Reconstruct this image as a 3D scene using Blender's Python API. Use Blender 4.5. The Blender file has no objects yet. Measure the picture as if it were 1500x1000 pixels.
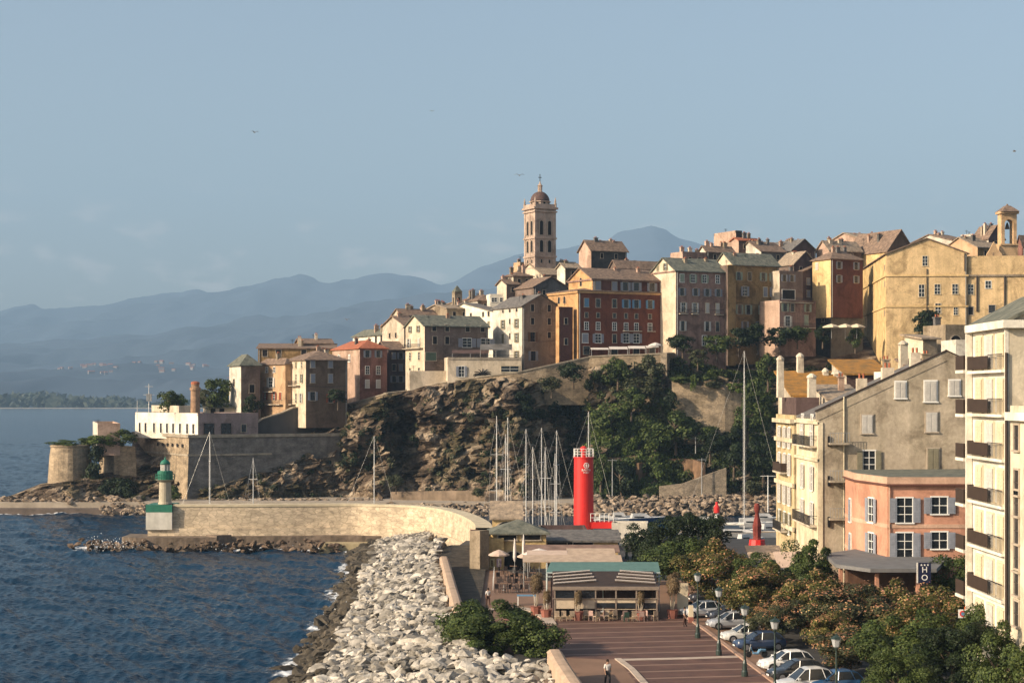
import bpy, math, random
import numpy as np
from mathutils import Vector, Matrix, noise
R=math.radians; rnd=random.Random(7); rs=np.random.RandomState(11)
SC=bpy.context.scene; COL=SC.collection
F=2600.0; CX=750.0; HY=580.0; CZ=24.0      # camera constants (photo is 1500x1000)
SUNAZ=Vector((-.906,-.423)); SUNEL=R(25)
def at(px,py,D): return Vector(((px-CX)*D/F, D, CZ-(py-HY)*D/F))
def gnd(px,py,z=4.0):
    D=F*(CZ-z)/(py-HY); return Vector(((px-CX)*D/F,D,z))
def zz(py,D): return CZ-(py-HY)*D/F
def xx(px,D): return (px-CX)*D/F
# ------------------------------------------------------------------ materials
def N(nt,t,**k):
    n=nt.nodes.new(t)
    for a,b in k.items():
        if a[0]=='i' and a[1:].isdigit(): n.inputs[int(a[1:])].default_value=b
        else: setattr(n,a,b)
    return n
def newmat(name):
    m=bpy.data.materials.new(name); m.use_nodes=True; nt=m.node_tree; nt.nodes.clear()
    o=nt.nodes.new('ShaderNodeOutputMaterial'); b=nt.nodes.new('ShaderNodeBsdfPrincipled')
    nt.links.new(b.outputs[0],o.inputs[0]); return m,nt,b
def hexc(c):
    return (c[0],c[1],c[2],1)
_M={}
def mat(name,c,rough=.85,var=.25,sc=.5,stretch=(1,1,1),bump=0.,bsc=6.,metal=0.,streak=0.,c2=None,spec=.3,voro=0.,vsc=1.,det=4,patch=0.):
    if name in _M: return _M[name]
    m,nt,b=newmat(name); L=nt.links
    g=N(nt,'ShaderNodeNewGeometry'); mp=N(nt,'ShaderNodeMapping'); mp.inputs[3].default_value=stretch
    L.new(g.outputs['Position'],mp.inputs[0])
    n=N(nt,'ShaderNodeTexNoise'); n.inputs['Scale'].default_value=sc; n.inputs['Detail'].default_value=det; n.inputs['Roughness'].default_value=.62
    L.new(mp.outputs[0],n.inputs[0])
    r=N(nt,'ShaderNodeValToRGB'); L.new(n.outputs[0],r.inputs[0])
    lo=[x*(1-var) for x in c]; hi=[min(1,x*(1+var*.7)) for x in c]
    if c2: lo=list(c2)
    r.color_ramp.elements[0].position=.32; r.color_ramp.elements[0].color=hexc(lo)
    r.color_ramp.elements[1].position=.68; r.color_ramp.elements[1].color=hexc(hi)
    out=r.outputs[0]
    if streak:
        m2=N(nt,'ShaderNodeMapping'); m2.inputs[3].default_value=(.55,.55,.07); L.new(g.outputs['Position'],m2.inputs[0])
        n2=N(nt,'ShaderNodeTexNoise'); n2.inputs['Scale'].default_value=1.0; n2.inputs['Detail'].default_value=7; n2.inputs['Roughness'].default_value=.6; n2.inputs['Distortion'].default_value=.5; L.new(m2.outputs[0],n2.inputs[0])
        r2=N(nt,'ShaderNodeValToRGB'); L.new(n2.outputs[0],r2.inputs[0])
        r2.color_ramp.elements[0].position=.3; r2.color_ramp.elements[0].color=(1-streak,1-streak,1-streak*1.1,1)
        r2.color_ramp.elements[1].position=.6; r2.color_ramp.elements[1].color=(1,1,1,1)
        x=N(nt,'ShaderNodeMix',data_type='RGBA',blend_type='MULTIPLY'); x.inputs[0].default_value=1
        L.new(out,x.inputs[6]); L.new(r2.outputs[0],x.inputs[7]); out=x.outputs[2]
    if patch:
        n4=N(nt,'ShaderNodeTexNoise'); n4.inputs['Scale'].default_value=.22; n4.inputs['Detail'].default_value=9; n4.inputs['Roughness'].default_value=.72; n4.inputs['Distortion'].default_value=.8; L.new(g.outputs['Position'],n4.inputs[0])
        r4=N(nt,'ShaderNodeValToRGB'); L.new(n4.outputs[0],r4.inputs[0]); e=r4.color_ramp.elements; e[0].position=.40; e[0].color=(1-patch,1-patch*1.05,1-patch*1.1,1); e[1].position=.50; e[1].color=(1,1,1,1); q=e.new(.66); q.color=(1+patch*.12,1+patch*.12,1+patch*.16,1)
        n5=N(nt,'ShaderNodeTexNoise'); n5.inputs['Scale'].default_value=3.5; n5.inputs['Detail'].default_value=6; L.new(g.outputs['Position'],n5.inputs[0]); m5=N(nt,'ShaderNodeMapRange'); m5.inputs[1].default_value=.3; m5.inputs[2].default_value=.7; m5.inputs[3].default_value=1-patch*.5; m5.inputs[4].default_value=1+patch*.2; L.new(n5.outputs[0],m5.inputs[0])
        for src in (r4.outputs[0],m5.outputs[0]):
            x=N(nt,'ShaderNodeMix',data_type='RGBA',blend_type='MULTIPLY'); x.inputs[0].default_value=1; L.new(out,x.inputs[6]); L.new(src,x.inputs[7]); out=x.outputs[2]
    if voro:
        v=N(nt,'ShaderNodeTexVoronoi',feature='DISTANCE_TO_EDGE'); v.inputs['Scale'].default_value=vsc; L.new(mp.outputs[0],v.inputs[0])
        rr=N(nt,'ShaderNodeValToRGB'); L.new(v.outputs[0],rr.inputs[0]); rr.color_ramp.elements[0].color=(1-voro,)*3+(1,); rr.color_ramp.elements[1].position=.09; rr.color_ramp.elements[1].color=(1,1,1,1)
        v2=N(nt,'ShaderNodeTexVoronoi'); v2.inputs['Scale'].default_value=vsc; L.new(mp.outputs[0],v2.inputs[0])
        bw=N(nt,'ShaderNodeMapRange'); L.new(v2.outputs['Color'],bw.inputs[0]); bw.inputs[3].default_value=1-voro*.6; bw.inputs[4].default_value=1.1
        x=N(nt,'ShaderNodeMix',data_type='RGBA',blend_type='MULTIPLY'); x.inputs[0].default_value=1
        L.new(out,x.inputs[6]); L.new(rr.outputs[0],x.inputs[7])
        y=N(nt,'ShaderNodeMix',data_type='RGBA',blend_type='MULTIPLY'); y.inputs[0].default_value=1
        L.new(x.outputs[2],y.inputs[6]); L.new(bw.outputs[0],y.inputs[7]); out=y.outputs[2]
    L.new(out,b.inputs['Base Color'])
    b.inputs['Roughness'].default_value=rough; b.inputs['Metallic'].default_value=metal; b.inputs['Specular IOR Level'].default_value=spec
    if bump:
        bn=N(nt,'ShaderNodeTexNoise'); bn.inputs['Scale'].default_value=bsc; bn.inputs['Detail'].default_value=5; L.new(mp.outputs[0],bn.inputs[0])
        bb=N(nt,'ShaderNodeBump'); bb.inputs['Strength'].default_value=1; bb.inputs['Distance'].default_value=bump
        L.new(bn.outputs[0],bb.inputs['Height']); L.new(bb.outputs[0],b.inputs['Normal'])
    _M[name]=m; return m
def plaster(name,c,streak=.3,var=.16): return mat(name,c,rough=.9,var=var,sc=.35,streak=streak,bump=.03,bsc=5,spec=.12,patch=.12+streak*.75)
def leafmat(name,cols,trans=.25,pal=None):
    if name in _M: return _M[name]
    m,nt,b=newmat(name); L=nt.links
    g=N(nt,'ShaderNodeNewGeometry'); r=N(nt,'ShaderNodeValToRGB'); L.new(g.outputs['Random Per Island'],r.inputs[0])
    cr=r.color_ramp
    while len(cr.elements)<len(cols): cr.elements.new(.5)
    for i,c in enumerate(cols): cr.elements[i].position=i/(len(cols)-1); cr.elements[i].color=hexc(c)
    n=N(nt,'ShaderNodeTexNoise'); n.inputs['Scale'].default_value=.55; n.inputs['Detail'].default_value=2; L.new(g.outputs['Position'],n.inputs[0])
    mr=N(nt,'ShaderNodeMapRange'); mr.inputs[1].default_value=.3; mr.inputs[2].default_value=.7; mr.inputs[3].default_value=.65; mr.inputs[4].default_value=1.3; L.new(n.outputs[0],mr.inputs[0])
    x=N(nt,'ShaderNodeMix',data_type='RGBA',blend_type='MULTIPLY'); x.inputs[0].default_value=1; L.new(r.outputs[0],x.inputs[6]); L.new(mr.outputs[0],x.inputs[7])
    L.new(x.outputs[2],b.inputs['Base Color']); b.inputs['Roughness'].default_value=.6; b.inputs['Specular IOR Level'].default_value=.25
    t=N(nt,'ShaderNodeBsdfTranslucent'); L.new(x.outputs[2],t.inputs[0]); ms=N(nt,'ShaderNodeMixShader'); ms.inputs[0].default_value=trans
    L.new(b.outputs[0],ms.inputs[1]); L.new(t.outputs[0],ms.inputs[2])
    o=[q for q in nt.nodes if q.type=='OUTPUT_MATERIAL'][0]; L.new(ms.outputs[0],o.inputs[0])
    _M[name]=m; return m
GLASS=mat('dark_glass',(.018,.022,.027),rough=.12,var=.5,sc=.8,spec=.6)
DARK=mat('dark_opening',(.012,.010,.010),rough=.9,var=.3)
WHITE=mat('white_paint',(.74,.72,.66),rough=.6,var=.08,sc=1)
CREAMP=mat('cream_paint',(.62,.52,.36),rough=.8,var=.1,sc=1)
BLACKM=mat('black_metal',(.02,.02,.022),rough=.5,var=.2,sc=2,spec=.4)
BROWNM=mat('brown_rail',(.045,.028,.018),rough=.6,var=.2,sc=2)
GREYM=mat('grey_metal',(.30,.30,.29),rough=.45,var=.15,sc=2,metal=.3)
ALU=mat('mast_metal',(.62,.60,.56),rough=.4,var=.1,sc=2,metal=.2)
SHUT={'g':mat('green_shutter',(.09,.13,.09),var=.2,sc=3),'b':mat('blue_shutter',(.12,.24,.36),var=.15,sc=3),'w':mat('white_shutter',(.50,.47,.42),var=.12,sc=3),
 'br':mat('brown_shutter',(.13,.075,.04),var=.25,sc=3),'gr':mat('grey_shutter',(.24,.25,.28),var=.15,sc=3),'ol':mat('olive_shutter',(.20,.18,.12),var=.15,sc=3),'lg':mat('pale_green_shutter',(.28,.32,.24),var=.15,sc=3),'rd':mat('red_shutter',(.25,.06,.03),var=.15,sc=3)}
FR={'n':mat('stone_surround',(.40,.33,.25),var=.15,sc=2),'w':WHITE,'d':mat('dark_frame',(.06,.045,.035),var=.2,sc=2),'c':CREAMP}
ROOF={'grey':mat('slate_roof',(.15,.135,.12),var=.45,sc=1.6,bump=.08,bsc=3,c2=(.07,.065,.06),det=7),
 'green':mat('mossy_slate_roof',(.155,.15,.115),var=.4,sc=1.2,bump=.08,bsc=3,c2=(.06,.07,.055),det=7),
 'brown':mat('brown_tile_roof',(.22,.15,.105),var=.4,sc=1.4,bump=.08,bsc=3,c2=(.10,.07,.05),det=7),
 'red':mat('terracotta_roof',(.36,.12,.06),var=.3,sc=1.5,bump=.08,bsc=3,det=7),
 'tan':mat('weathered_tan_roof',(.34,.26,.18),var=.35,sc=1.6,bump=.08,bsc=3,c2=(.15,.12,.09),det=7),
 'orange':mat('lichen_orange_roof',(.33,.15,.025),var=.35,sc=1.1,bump=.05,bsc=4,c2=(.16,.10,.035),det=7)}
STONE=mat('rubble_masonry',(.34,.27,.19),var=.35,sc=.6,stretch=(1,1,1.7),voro=.45,vsc=1.6,bump=.08,bsc=4,det=6)
ROCK=mat('cliff_rock',(.30,.215,.14),var=.5,sc=.35,bump=.5,bsc=1.2,c2=(.11,.08,.055),voro=.35,vsc=.55,det=8)
CONC=mat('weathered_concrete',(.36,.30,.22),var=.3,sc=.7,streak=.3,bump=.04,bsc=3,det=6)
# ------------------------------------------------------------------ mesh builder
class MB:
    def __init__(s): s.v=[]; s.f=[]; s.m=[]
    def add(s,vs,fs,m=0):
        o=len(s.v); s.v+= [tuple(v) for v in vs]; s.f+=[tuple(i+o for i in f) for f in fs]; s.m+=[m]*len(fs); return s
    def box(s,x0,x1,y0,y1,z0,z1,m=0,bat=0):
        b=bat
        return s.add([(x0-b,y0-b,z0),(x1+b,y0-b,z0),(x1+b,y1+b,z0),(x0-b,y1+b,z0),(x0,y0,z1),(x1,y0,z1),(x1,y1,z1),(x0,y1,z1)],
          [(0,1,5,4),(1,2,6,5),(2,3,7,6),(3,0,4,7),(4,5,6,7),(3,2,1,0)],m)
    def prism(s,poly,z0,z1,m=0,mt=None):
        n=len(poly)
        s.add([(p[0],p[1],z0) for p in poly]+[(p[0],p[1],z1) for p in poly],[(i,(i+1)%n,(i+1)%n+n,i+n) for i in range(n)]+[tuple(range(n-1,-1,-1))],m)
        o=len(s.v)-n; s.f.append(tuple(range(o,o+n))); s.m.append(m if mt is None else mt); return s
    def tube(s,pts,rad,n=6,m=0,cap=True):
        pts=[Vector(p) for p in pts]; rad=rad if isinstance(rad,(list,tuple)) else [rad]*len(pts)
        vs=[];fs=[]
        for i,p in enumerate(pts):
            d=(pts[min(i+1,len(pts)-1)]-pts[max(i-1,0)]).normalized()
            a=d.cross(Vector((0,0,1)) if abs(d.z)<.9 else Vector((1,0,0))).normalized(); b=d.cross(a)
            for k in range(n):
                t=2*math.pi*k/n; vs.append(p+(a*math.cos(t)+b*math.sin(t))*rad[i])
        for i in range(len(pts)-1):
            for k in range(n): fs.append((i*n+k,i*n+(k+1)%n,(i+1)*n+(k+1)%n,(i+1)*n+k))
        if cap: fs.append(tuple(range(n-1,-1,-1))); fs.append(tuple(range((len(pts)-1)*n,len(pts)*n)))
        return s.add(vs,fs,m)
    def lathe(s,prof,n=16,m=0,c=(0,0),ms=None,ph=0):
        vs=[];fs=[]
        for r,z in prof:
            for k in range(n):
                t=2*math.pi*k/n+ph; vs.append((c[0]+r*math.cos(t),c[1]+r*math.sin(t),z))
        for i in range(len(prof)-1):
            for k in range(n): fs.append((i*n+k,i*n+(k+1)%n,(i+1)*n+(k+1)%n,(i+1)*n+k))
        fs.append(tuple(range(n-1,-1,-1))); fs.append(tuple(range((len(prof)-1)*n,len(prof)*n)))
        return s.add(vs,fs,m)
    def mesh(s,name,mats,smooth=False):
        me=bpy.data.meshes.new(name); me.from_pydata(s.v,[],s.f)
        for m in (mats if isinstance(mats,(list,tuple)) else [mats]): me.materials.append(m)
        me.polygons.foreach_set('material_index',s.m)
        if smooth: me.polygons.foreach_set('use_smooth',[True]*len(s.f))
        me.update(); return me
    def build(s,name,mats,parent=None,loc=None,rz=0,smooth=False):
        return obj(name,s.mesh(name,mats,smooth),parent,loc,rz)
def obj(name,me,parent=None,loc=None,rz=0,sc=None):
    o=bpy.data.objects.new(name,me); COL.objects.link(o)
    if parent: o.parent=parent
    if loc is not None: o.location=loc
    if rz: o.rotation_euler=(0,0,rz)
    if sc is not None: o.scale=sc
    return o
def tag(o,label=None,cat=None,group=None,kind=None):
    for k,v in (('label',label),('category',cat),('group',group),('kind',kind)):
        if v: o[k]=v
    return o
def empty(name,loc,rz,label,cat,group=None):
    o=bpy.data.objects.new(name,None); COL.objects.link(o); o.location=loc; o.rotation_euler=(0,0,rz); o.empty_display_size=.5
    return tag(o,label,cat,group)
def copy_tree(o,parent=None):
    c=o.copy(); COL.objects.link(c); c.parent=parent
    for ch in list(o.children): copy_tree(ch,c)
    return c
def np_mesh(name,V,Fq,mats,mi=None,smooth=False):
    """V (n,3), Fq (m,k) arrays with a constant face size"""
    me=bpy.data.meshes.new(name); n=len(V); m,k=Fq.shape
    me.vertices.add(n); me.vertices.foreach_set('co',np.asarray(V,dtype=np.float32).ravel())
    me.loops.add(m*k); me.loops.foreach_set('vertex_index',np.asarray(Fq,dtype=np.int32).ravel())
    me.polygons.add(m); me.polygons.foreach_set('loop_start',np.arange(0,m*k,k,dtype=np.int32))
    for q in (mats if isinstance(mats,(list,tuple)) else [mats]): me.materials.append(q)
    if mi is not None: me.polygons.foreach_set('material_index',np.asarray(mi,dtype=np.int32))
    me.polygons.foreach_set('use_smooth',np.full(m,smooth,dtype=bool))
    me.update(calc_edges=True); me.validate(); return me
# ------------------------------------------------------------------ camera, light, air
cam=bpy.data.cameras.new('camera'); cam.sensor_width=36; cam.lens=36*F/1500; cam.shift_y=(HY-500)/1500; cam.clip_end=60000; cam.clip_start=1
co=bpy.data.objects.new('camera',cam); COL.objects.link(co); co.location=(0,0,CZ); co.rotation_euler=(R(90),0,0); SC.camera=co
sd=Vector((SUNAZ.x*math.cos(SUNEL),SUNAZ.y*math.cos(SUNEL),math.sin(SUNEL)))
sl=bpy.data.lights.new('sun','SUN'); sl.energy=5.0; sl.angle=R(.5); sl.color=(1,.82,.61)
so=bpy.data.objects.new('sun',sl); COL.objects.link(so); so.rotation_euler=sd.to_track_quat('Z','Y').to_euler(); so.location=(-200,-100,200)
w=bpy.data.worlds.new('World'); SC.world=w; w.use_nodes=True; nt=w.node_tree; nt.nodes.clear(); L=nt.links
wo=N(nt,'ShaderNodeOutputWorld'); bg=N(nt,'ShaderNodeBackground'); sky=N(nt,'ShaderNodeTexSky'); sky.sky_type='NISHITA'; sky.sun_disc=False
sky.sun_elevation=SUNEL; sky.sun_rotation=math.atan2(SUNAZ.x,SUNAZ.y)%(2*math.pi); sky.air_density=1.0; sky.dust_density=2.6; sky.ozone_density=1.2; sky.altitude=20
# thin cloud puffs near the horizon
tc=N(nt,'ShaderNodeTexCoord'); mp=N(nt,'ShaderNodeMapping'); mp.inputs[3].default_value=(1,1,2.6); L.new(tc.outputs['Generated'],mp.inputs[0])
cn=N(nt,'ShaderNodeTexNoise'); cn.inputs['Scale'].default_value=29; cn.inputs['Detail'].default_value=6; L.new(mp.outputs[0],cn.inputs[0])
cr=N(nt,'ShaderNodeMapRange',interpolation_type='SMOOTHSTEP'); cr.inputs[1].default_value=.52; cr.inputs[2].default_value=.68; cr.inputs[4].default_value=.42; L.new(cn.outputs[0],cr.inputs[0])
sx=N(nt,'ShaderNodeSeparateXYZ'); L.new(tc.outputs['Generated'],sx.inputs[0])
ez=N(nt,'ShaderNodeMapRange',interpolation_type='SMOOTHSTEP'); ez.inputs[1].default_value=.125; ez.inputs[2].default_value=.085; ez.inputs[3].default_value=0; ez.inputs[4].default_value=1; L.new(sx.outputs[2],ez.inputs[0])
mu=N(nt,'ShaderNodeMath',operation='MULTIPLY'); L.new(cr.outputs[0],mu.inputs[0]); L.new(ez.outputs[0],mu.inputs[1])
hs=N(nt,'ShaderNodeHueSaturation'); hs.inputs['Saturation'].default_value=.80; hs.inputs['Value'].default_value=1.0; L.new(sky.outputs[0],hs.inputs['Color'])
mx=N(nt,'ShaderNodeMix',data_type='RGBA'); L.new(mu.outputs[0],mx.inputs[0]); L.new(hs.outputs[0],mx.inputs[6]); mx.inputs[7].default_value=(5.6,5.0,4.6,1)
tn=N(nt,'ShaderNodeMix',data_type='RGBA',blend_type='MULTIPLY'); tn.inputs[0].default_value=1; tn.inputs[7].default_value=(1.0,1.0,.99,1); L.new(mx.outputs[2],tn.inputs[6]); L.new(tn.outputs[2],bg.inputs[0]); bg.inputs[1].default_value=.128; L.new(bg.outputs[0],wo.inputs[0])
SC.view_settings.view_transform='Standard'; SC.view_settings.look='None'; SC.view_settings.exposure=.35; SC.view_settings.gamma=1
SC.render.engine='CYCLES'; SC.cycles.use_denoising=True; SC.cycles.max_bounces=6; SC.cycles.diffuse_bounces=2; SC.cycles.glossy_bounces=2; SC.cycles.transmission_bounces=2; SC.cycles.volume_bounces=0; SC.cycles.transparent_max_bounces=4
hz=MB().box(-14000,14000,-60,16500,-3,1900); m,nt,b=newmat('haze'); nt.nodes.remove(b); pv=N(nt,'ShaderNodeVolumePrincipled'); pv.inputs['Color'].default_value=(.46,.71,1,1); pv.inputs['Density'].default_value=8.6e-5; pv.inputs['Anisotropy'].default_value=0.0
nt.links.new(pv.outputs[0],nt.nodes[0].inputs['Volume']); HZ=tag(hz.build('haze',m),'faint blue haze veiling the far mountains','haze',kind='stuff')
# ------------------------------------------------------------------ SETTING: mountains, plain, sea, cliff
HILL=mat('mountain_slope',(.06,.083,.115),var=.3,sc=.0012,det=8)  # part of the blue distance haze is put into this colour
def ridge(name,D,depth,pts,seed,amp,label):
    pxs=np.array([p[0] for p in pts],float); pys=np.array([p[1] for p in pts],float)
    nx,ny=420,26; V=np.zeros((nx*ny,3)); x0,x1=pxs[0],pxs[-1]
    for i in range(nx):
        px=x0+(x1-x0)*i/(nx-1); ztop=zz(np.interp(px,pxs,pys),D); X=xx(px,D)
        for j in range(ny):
            v=j/(ny-1); y=D-depth*(1-v)
            h=ztop*(v**.85)
            nz=noise.fractal(Vector((X*.0011+seed,y*.0011,0)),.9,2.1,5); rd=1-abs(nz)*2
            h+= amp*(rd-.6)*min(1,v*2.2)*(1-.75*v)+ amp*.22*noise.noise(Vector((X*.004+seed,y*.004,3)))*v
            V[i*ny+j]=(X,y,h-3)
    q=[(i*ny+j,(i+1)*ny+j,(i+1)*ny+j+1,i*ny+j+1) for i in range(nx-1) for j in range(ny-1)]
    # back slope so the range is solid
    me=np_mesh(name,V,np.array(q),HILL,smooth=True); o=obj(name,me); tag(o,label,'mountains',kind='structure'); return V,nx,ny
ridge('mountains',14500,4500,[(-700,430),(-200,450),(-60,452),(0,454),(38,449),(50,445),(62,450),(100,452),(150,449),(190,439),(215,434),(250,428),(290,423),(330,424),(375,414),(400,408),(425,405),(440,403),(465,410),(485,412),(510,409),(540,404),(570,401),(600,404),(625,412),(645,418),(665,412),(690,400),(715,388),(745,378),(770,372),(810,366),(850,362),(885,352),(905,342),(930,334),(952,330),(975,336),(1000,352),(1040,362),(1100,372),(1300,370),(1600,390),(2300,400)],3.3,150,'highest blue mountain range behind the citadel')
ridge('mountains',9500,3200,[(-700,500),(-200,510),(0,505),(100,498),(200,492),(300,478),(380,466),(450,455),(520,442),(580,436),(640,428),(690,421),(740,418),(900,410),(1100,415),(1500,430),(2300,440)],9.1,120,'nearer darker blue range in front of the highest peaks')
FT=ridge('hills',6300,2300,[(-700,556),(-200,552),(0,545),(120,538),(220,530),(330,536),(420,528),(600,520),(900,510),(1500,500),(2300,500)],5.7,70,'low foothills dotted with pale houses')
# village houses on the foothills
hm=MB(); hm.box(-9,9,-6,6,-4,7,0); hm.add([(-10,-7,7),(10,-7,7),(10,7,7),(-10,7,7),(-10,0,10),(10,0,10)],[(0,1,5,4),(2,3,4,5),(1,2,5),(3,0,4)],1)
hme=hm.mesh('distant_house',[mat('far_house_wall',(.27,.25,.23),var=.1,sc=.01),ROOF['red']])
Vf,fx,fy=FT
vr=random.Random(3); cl=[(130,528,36,14,9),(165,540,30,10,7),(95,503,8,3,2),(140,500,12,2,2),(255,540,45,12,8),(335,560,50,8,6),(220,520,35,8,3),(290,530,40,8,4),(60,565,60,3,4)]
for (cx,cy,sx_,sy_,n) in cl:
    for k in range(n):
        px=vr.gauss(cx,sx_*.5); t=(px+700)/3000*(fx-1); i=int(min(max(t,0),fx-1)); py=cy+vr.uniform(-sy_,sy_)
        col=Vf[i*fy:(i+1)*fy]; sy=HY-(col[:,2]-CZ)*F/col[:,1]; j=int(np.argmin(abs(sy-py))); p=col[j]
        o=obj('distant_house',hme,None,(xx(px,p[1]),p[1],p[2]+1),vr.uniform(-.6,.6),(vr.uniform(.5,1.1),.8,vr.uniform(.5,.9)))
        tag(o,'tiny pale house scattered on the hazy foothills above the far shore','house','tiny houses on the hazy foothills')
# coastal plain: land sheet, sand strip and far-off wood
pl=MB().prism([(-3000,3470),(-900,3470),(-200,3480),(1200,3500),(3000,3500),(3000,9000),(-3000,9000)],-3,1.2); tag(pl.build('land',HILL),'low coastal plain beyond the sea','land',kind='structure')
sb=MB().prism([(-3000,3446),(-900,3440),(-300,3446),(1200,3460),(1200,3500),(-3000,3500)],-2,.9); tag(sb.build('beach',mat('sand',(.55,.48,.38),var=.15,sc=.02)),'thin pale strip of sand on the far shore','beach',kind='structure')
def blobs_np(n,c,r,seed,sub=1):
    pass
def leaves(cent,nrm,size,rng,asp=.6,jit=.9):
    """one quad per centre, roughly facing nrm"""
    n=len(cent); d=nrm+rng.normal(0,jit,(n,3)); d/=np.linalg.norm(d,axis=1)[:,None]+1e-9
    a=np.cross(d,rng.normal(0,1,(n,3))); a/=np.linalg.norm(a,axis=1)[:,None]+1e-9; b=np.cross(d,a)
    s=(size*rng.uniform(.6,1.3,n))[:,None]; a=a*s*.5; b=b*s*.5*asp
    V=np.stack([cent-a-b*.3,cent-b,cent+a-b*.1,cent+b],axis=1).reshape(-1,3); Fq=np.arange(4*n).reshape(n,4); return V,Fq
WOODM=leafmat('far_wood',[(.03,.045,.03),(.045,.06,.04),(.06,.07,.045)],0)
n=9000; C=np.stack([rs.uniform(-1500,1500,n),rs.uniform(3510,3900,n),np.zeros(n)],1); C[:,2]=rs.uniform(0,1,n)**.7*(17+9*np.sin(C[:,0]*.011)+5*np.sin(C[:,0]*.037+1))
V,Q=leaves(C,np.tile([0,-1,.5],(n,1)),np.full(n,17.),rs); tag(obj('woods',np_mesh('woods',V,Q,WOODM)),'dark pine wood along the far shore','woods',kind='stuff')
# ---- shoreline of the riprap, used for foam and rocks
SH=[(-40,60),(-24,100),(-19.2,135),(-18.8,150),(-18.9,164),(-19.5,195),(-20.7,215),(-22.0,240),(-23.4,262),(-25,282)]
def shx(y): return float(np.interp(y,[p[1] for p in SH],[p[0] for p in SH]))
# ---- sea
WX=np.concatenate([np.linspace(-1,1,521)]); ys=[]; y=100.
while y<900: ys.append(y); y*=1+.0019*(1 if y<420 else 2.2)
ys=np.array(ys); U,Yg=np.meshgrid(WX,ys); 
Xg=np.where(True,-.35*Yg+(U+1)*.5*Yg*.515,0)
wr=np.random.RandomState(5); H=np.zeros_like(Xg)
for k in range(48):
    lam=.9*1.062**k; th=wr.normal(math.radians(-150),.5); amp=.0125*lam**.56; kk=2*math.pi/lam
    phs=wr.uniform(0,6.28); warp=.35*np.sin(Xg*.11+Yg*.07+k)+.3*np.sin(Xg*.05-Yg*.09+2*k)
    q=np.sin(kk*(Xg*math.cos(th)+Yg*math.sin(th))+phs+warp*1.6)
    res=Yg*.47/520*2.2; fade=np.clip((lam-res)/(res+.01),0,1)
    H+=amp*fade*((q*.5+.5)**2.2*2.2-.8) if k%2==0 else amp*fade*q
H-=H.mean(); calm=np.clip((Xg+2)/6,0,1)*np.clip((Yg-236)/8,0,1); behind=np.clip((Yg-286)/8,0,1)*np.clip((Xg+56)/8,0,1)
H*=1-.8*np.maximum(calm,behind)
ny,nx=Xg.shape; V=np.stack([Xg,Yg,H],-1).reshape(-1,3); ii=np.arange(ny*nx).reshape(ny,nx)
Q=np.stack([ii[:-1,:-1],ii[:-1,1:],ii[1:,1:],ii[1:,:-1]],-1).reshape(-1,4)
m,nt,b=newmat('sea_water'); L=nt.links; _M['sea']=m
b.inputs['IOR'].default_value=1.33; b.inputs['Specular IOR Level'].default_value=.07
g=N(nt,'ShaderNodeNewGeometry'); mp=N(nt,'ShaderNodeMapping'); mp.inputs[3].default_value=(.8,1,1); mp.inputs[2].default_value=(0,0,.3); L.new(g.outputs['Position'],mp.inputs[0])
n1=N(nt,'ShaderNodeTexNoise'); n1.inputs['Scale'].default_value=1.5; n1.inputs['Detail'].default_value=5; L.new(mp.outputs[0],n1.inputs[0])
bb=N(nt,'ShaderNodeBump'); bb.inputs['Distance'].default_value=.22; bb.inputs['Strength'].default_value=1; L.new(n1.outputs[0],bb.inputs['Height']); L.new(bb.outputs[0],b.inputs['Normal'])
fa=N(nt,'ShaderNodeAttribute',attribute_name='foam'); n2=N(nt,'ShaderNodeTexNoise'); n2.inputs['Scale'].default_value=.9; n2.inputs['Detail'].default_value=8; n2.inputs['Roughness'].default_value=.7; L.new(g.outputs['Position'],n2.inputs[0])
ad=N(nt,'ShaderNodeMath',operation='ADD'); L.new(fa.outputs['Fac'],ad.inputs[0]); L.new(n2.outputs[0],ad.inputs[1])
fr=N(nt,'ShaderNodeMapRange',interpolation_type='SMOOTHSTEP'); fr.inputs[1].default_value=1.0; fr.inputs[2].default_value=1.22; L.new(ad.outputs[0],fr.inputs[0])
n3=N(nt,'ShaderNodeTexNoise'); n3.inputs['Scale'].default_value=.02; n3.inputs['Detail'].default_value=5; L.new(g.outputs['Position'],n3.inputs[0])
cr=N(nt,'ShaderNodeValToRGB'); L.new(n3.outputs[0],cr.inputs[0]); cr.color_ramp.elements[0].position=.35; cr.color_ramp.elements[0].color=(.003,.018,.040,1); cr.color_ramp.elements[1].position=.7; cr.color_ramp.elements[1].color=(.006,.029,.060,1)
mx=N(nt,'ShaderNodeMix',data_type='RGBA'); L.new(fr.outputs[0],mx.inputs[0]); L.new(cr.outputs[0],mx.inputs[6]); mx.inputs[7].default_value=(.75,.76,.76,1)
L.new(mx.outputs[2],b.inputs['Base Color'])
rr=N(nt,'ShaderNodeMapRange'); rr.inputs[3].default_value=.13; rr.inputs[4].default_value=.8; L.new(fr.outputs[0],rr.inputs[0]); L.new(rr.outputs[0],b.inputs['Roughness'])
me=np_mesh('sea',V,Q,m,smooth=True)
MOL=[(-62,288.5),(-57.6,279.3),(-42,279.2),(-15,280.8),(-14,270),(-13,262)]
def segd(X,Y,P):
    d=np.full(X.shape,1e9)
    for (a,b_) in zip(P[:-1],P[1:]):
        ax,ay=a; bx,by=b_; t=np.clip(((X-ax)*(bx-ax)+(Y-ay)*(by-ay))/((bx-ax)**2+(by-ay)**2),0,1)
        d=np.minimum(d,np.hypot(X-ax-t*(bx-ax),Y-ay-t*(by-ay)))
    return d
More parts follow.
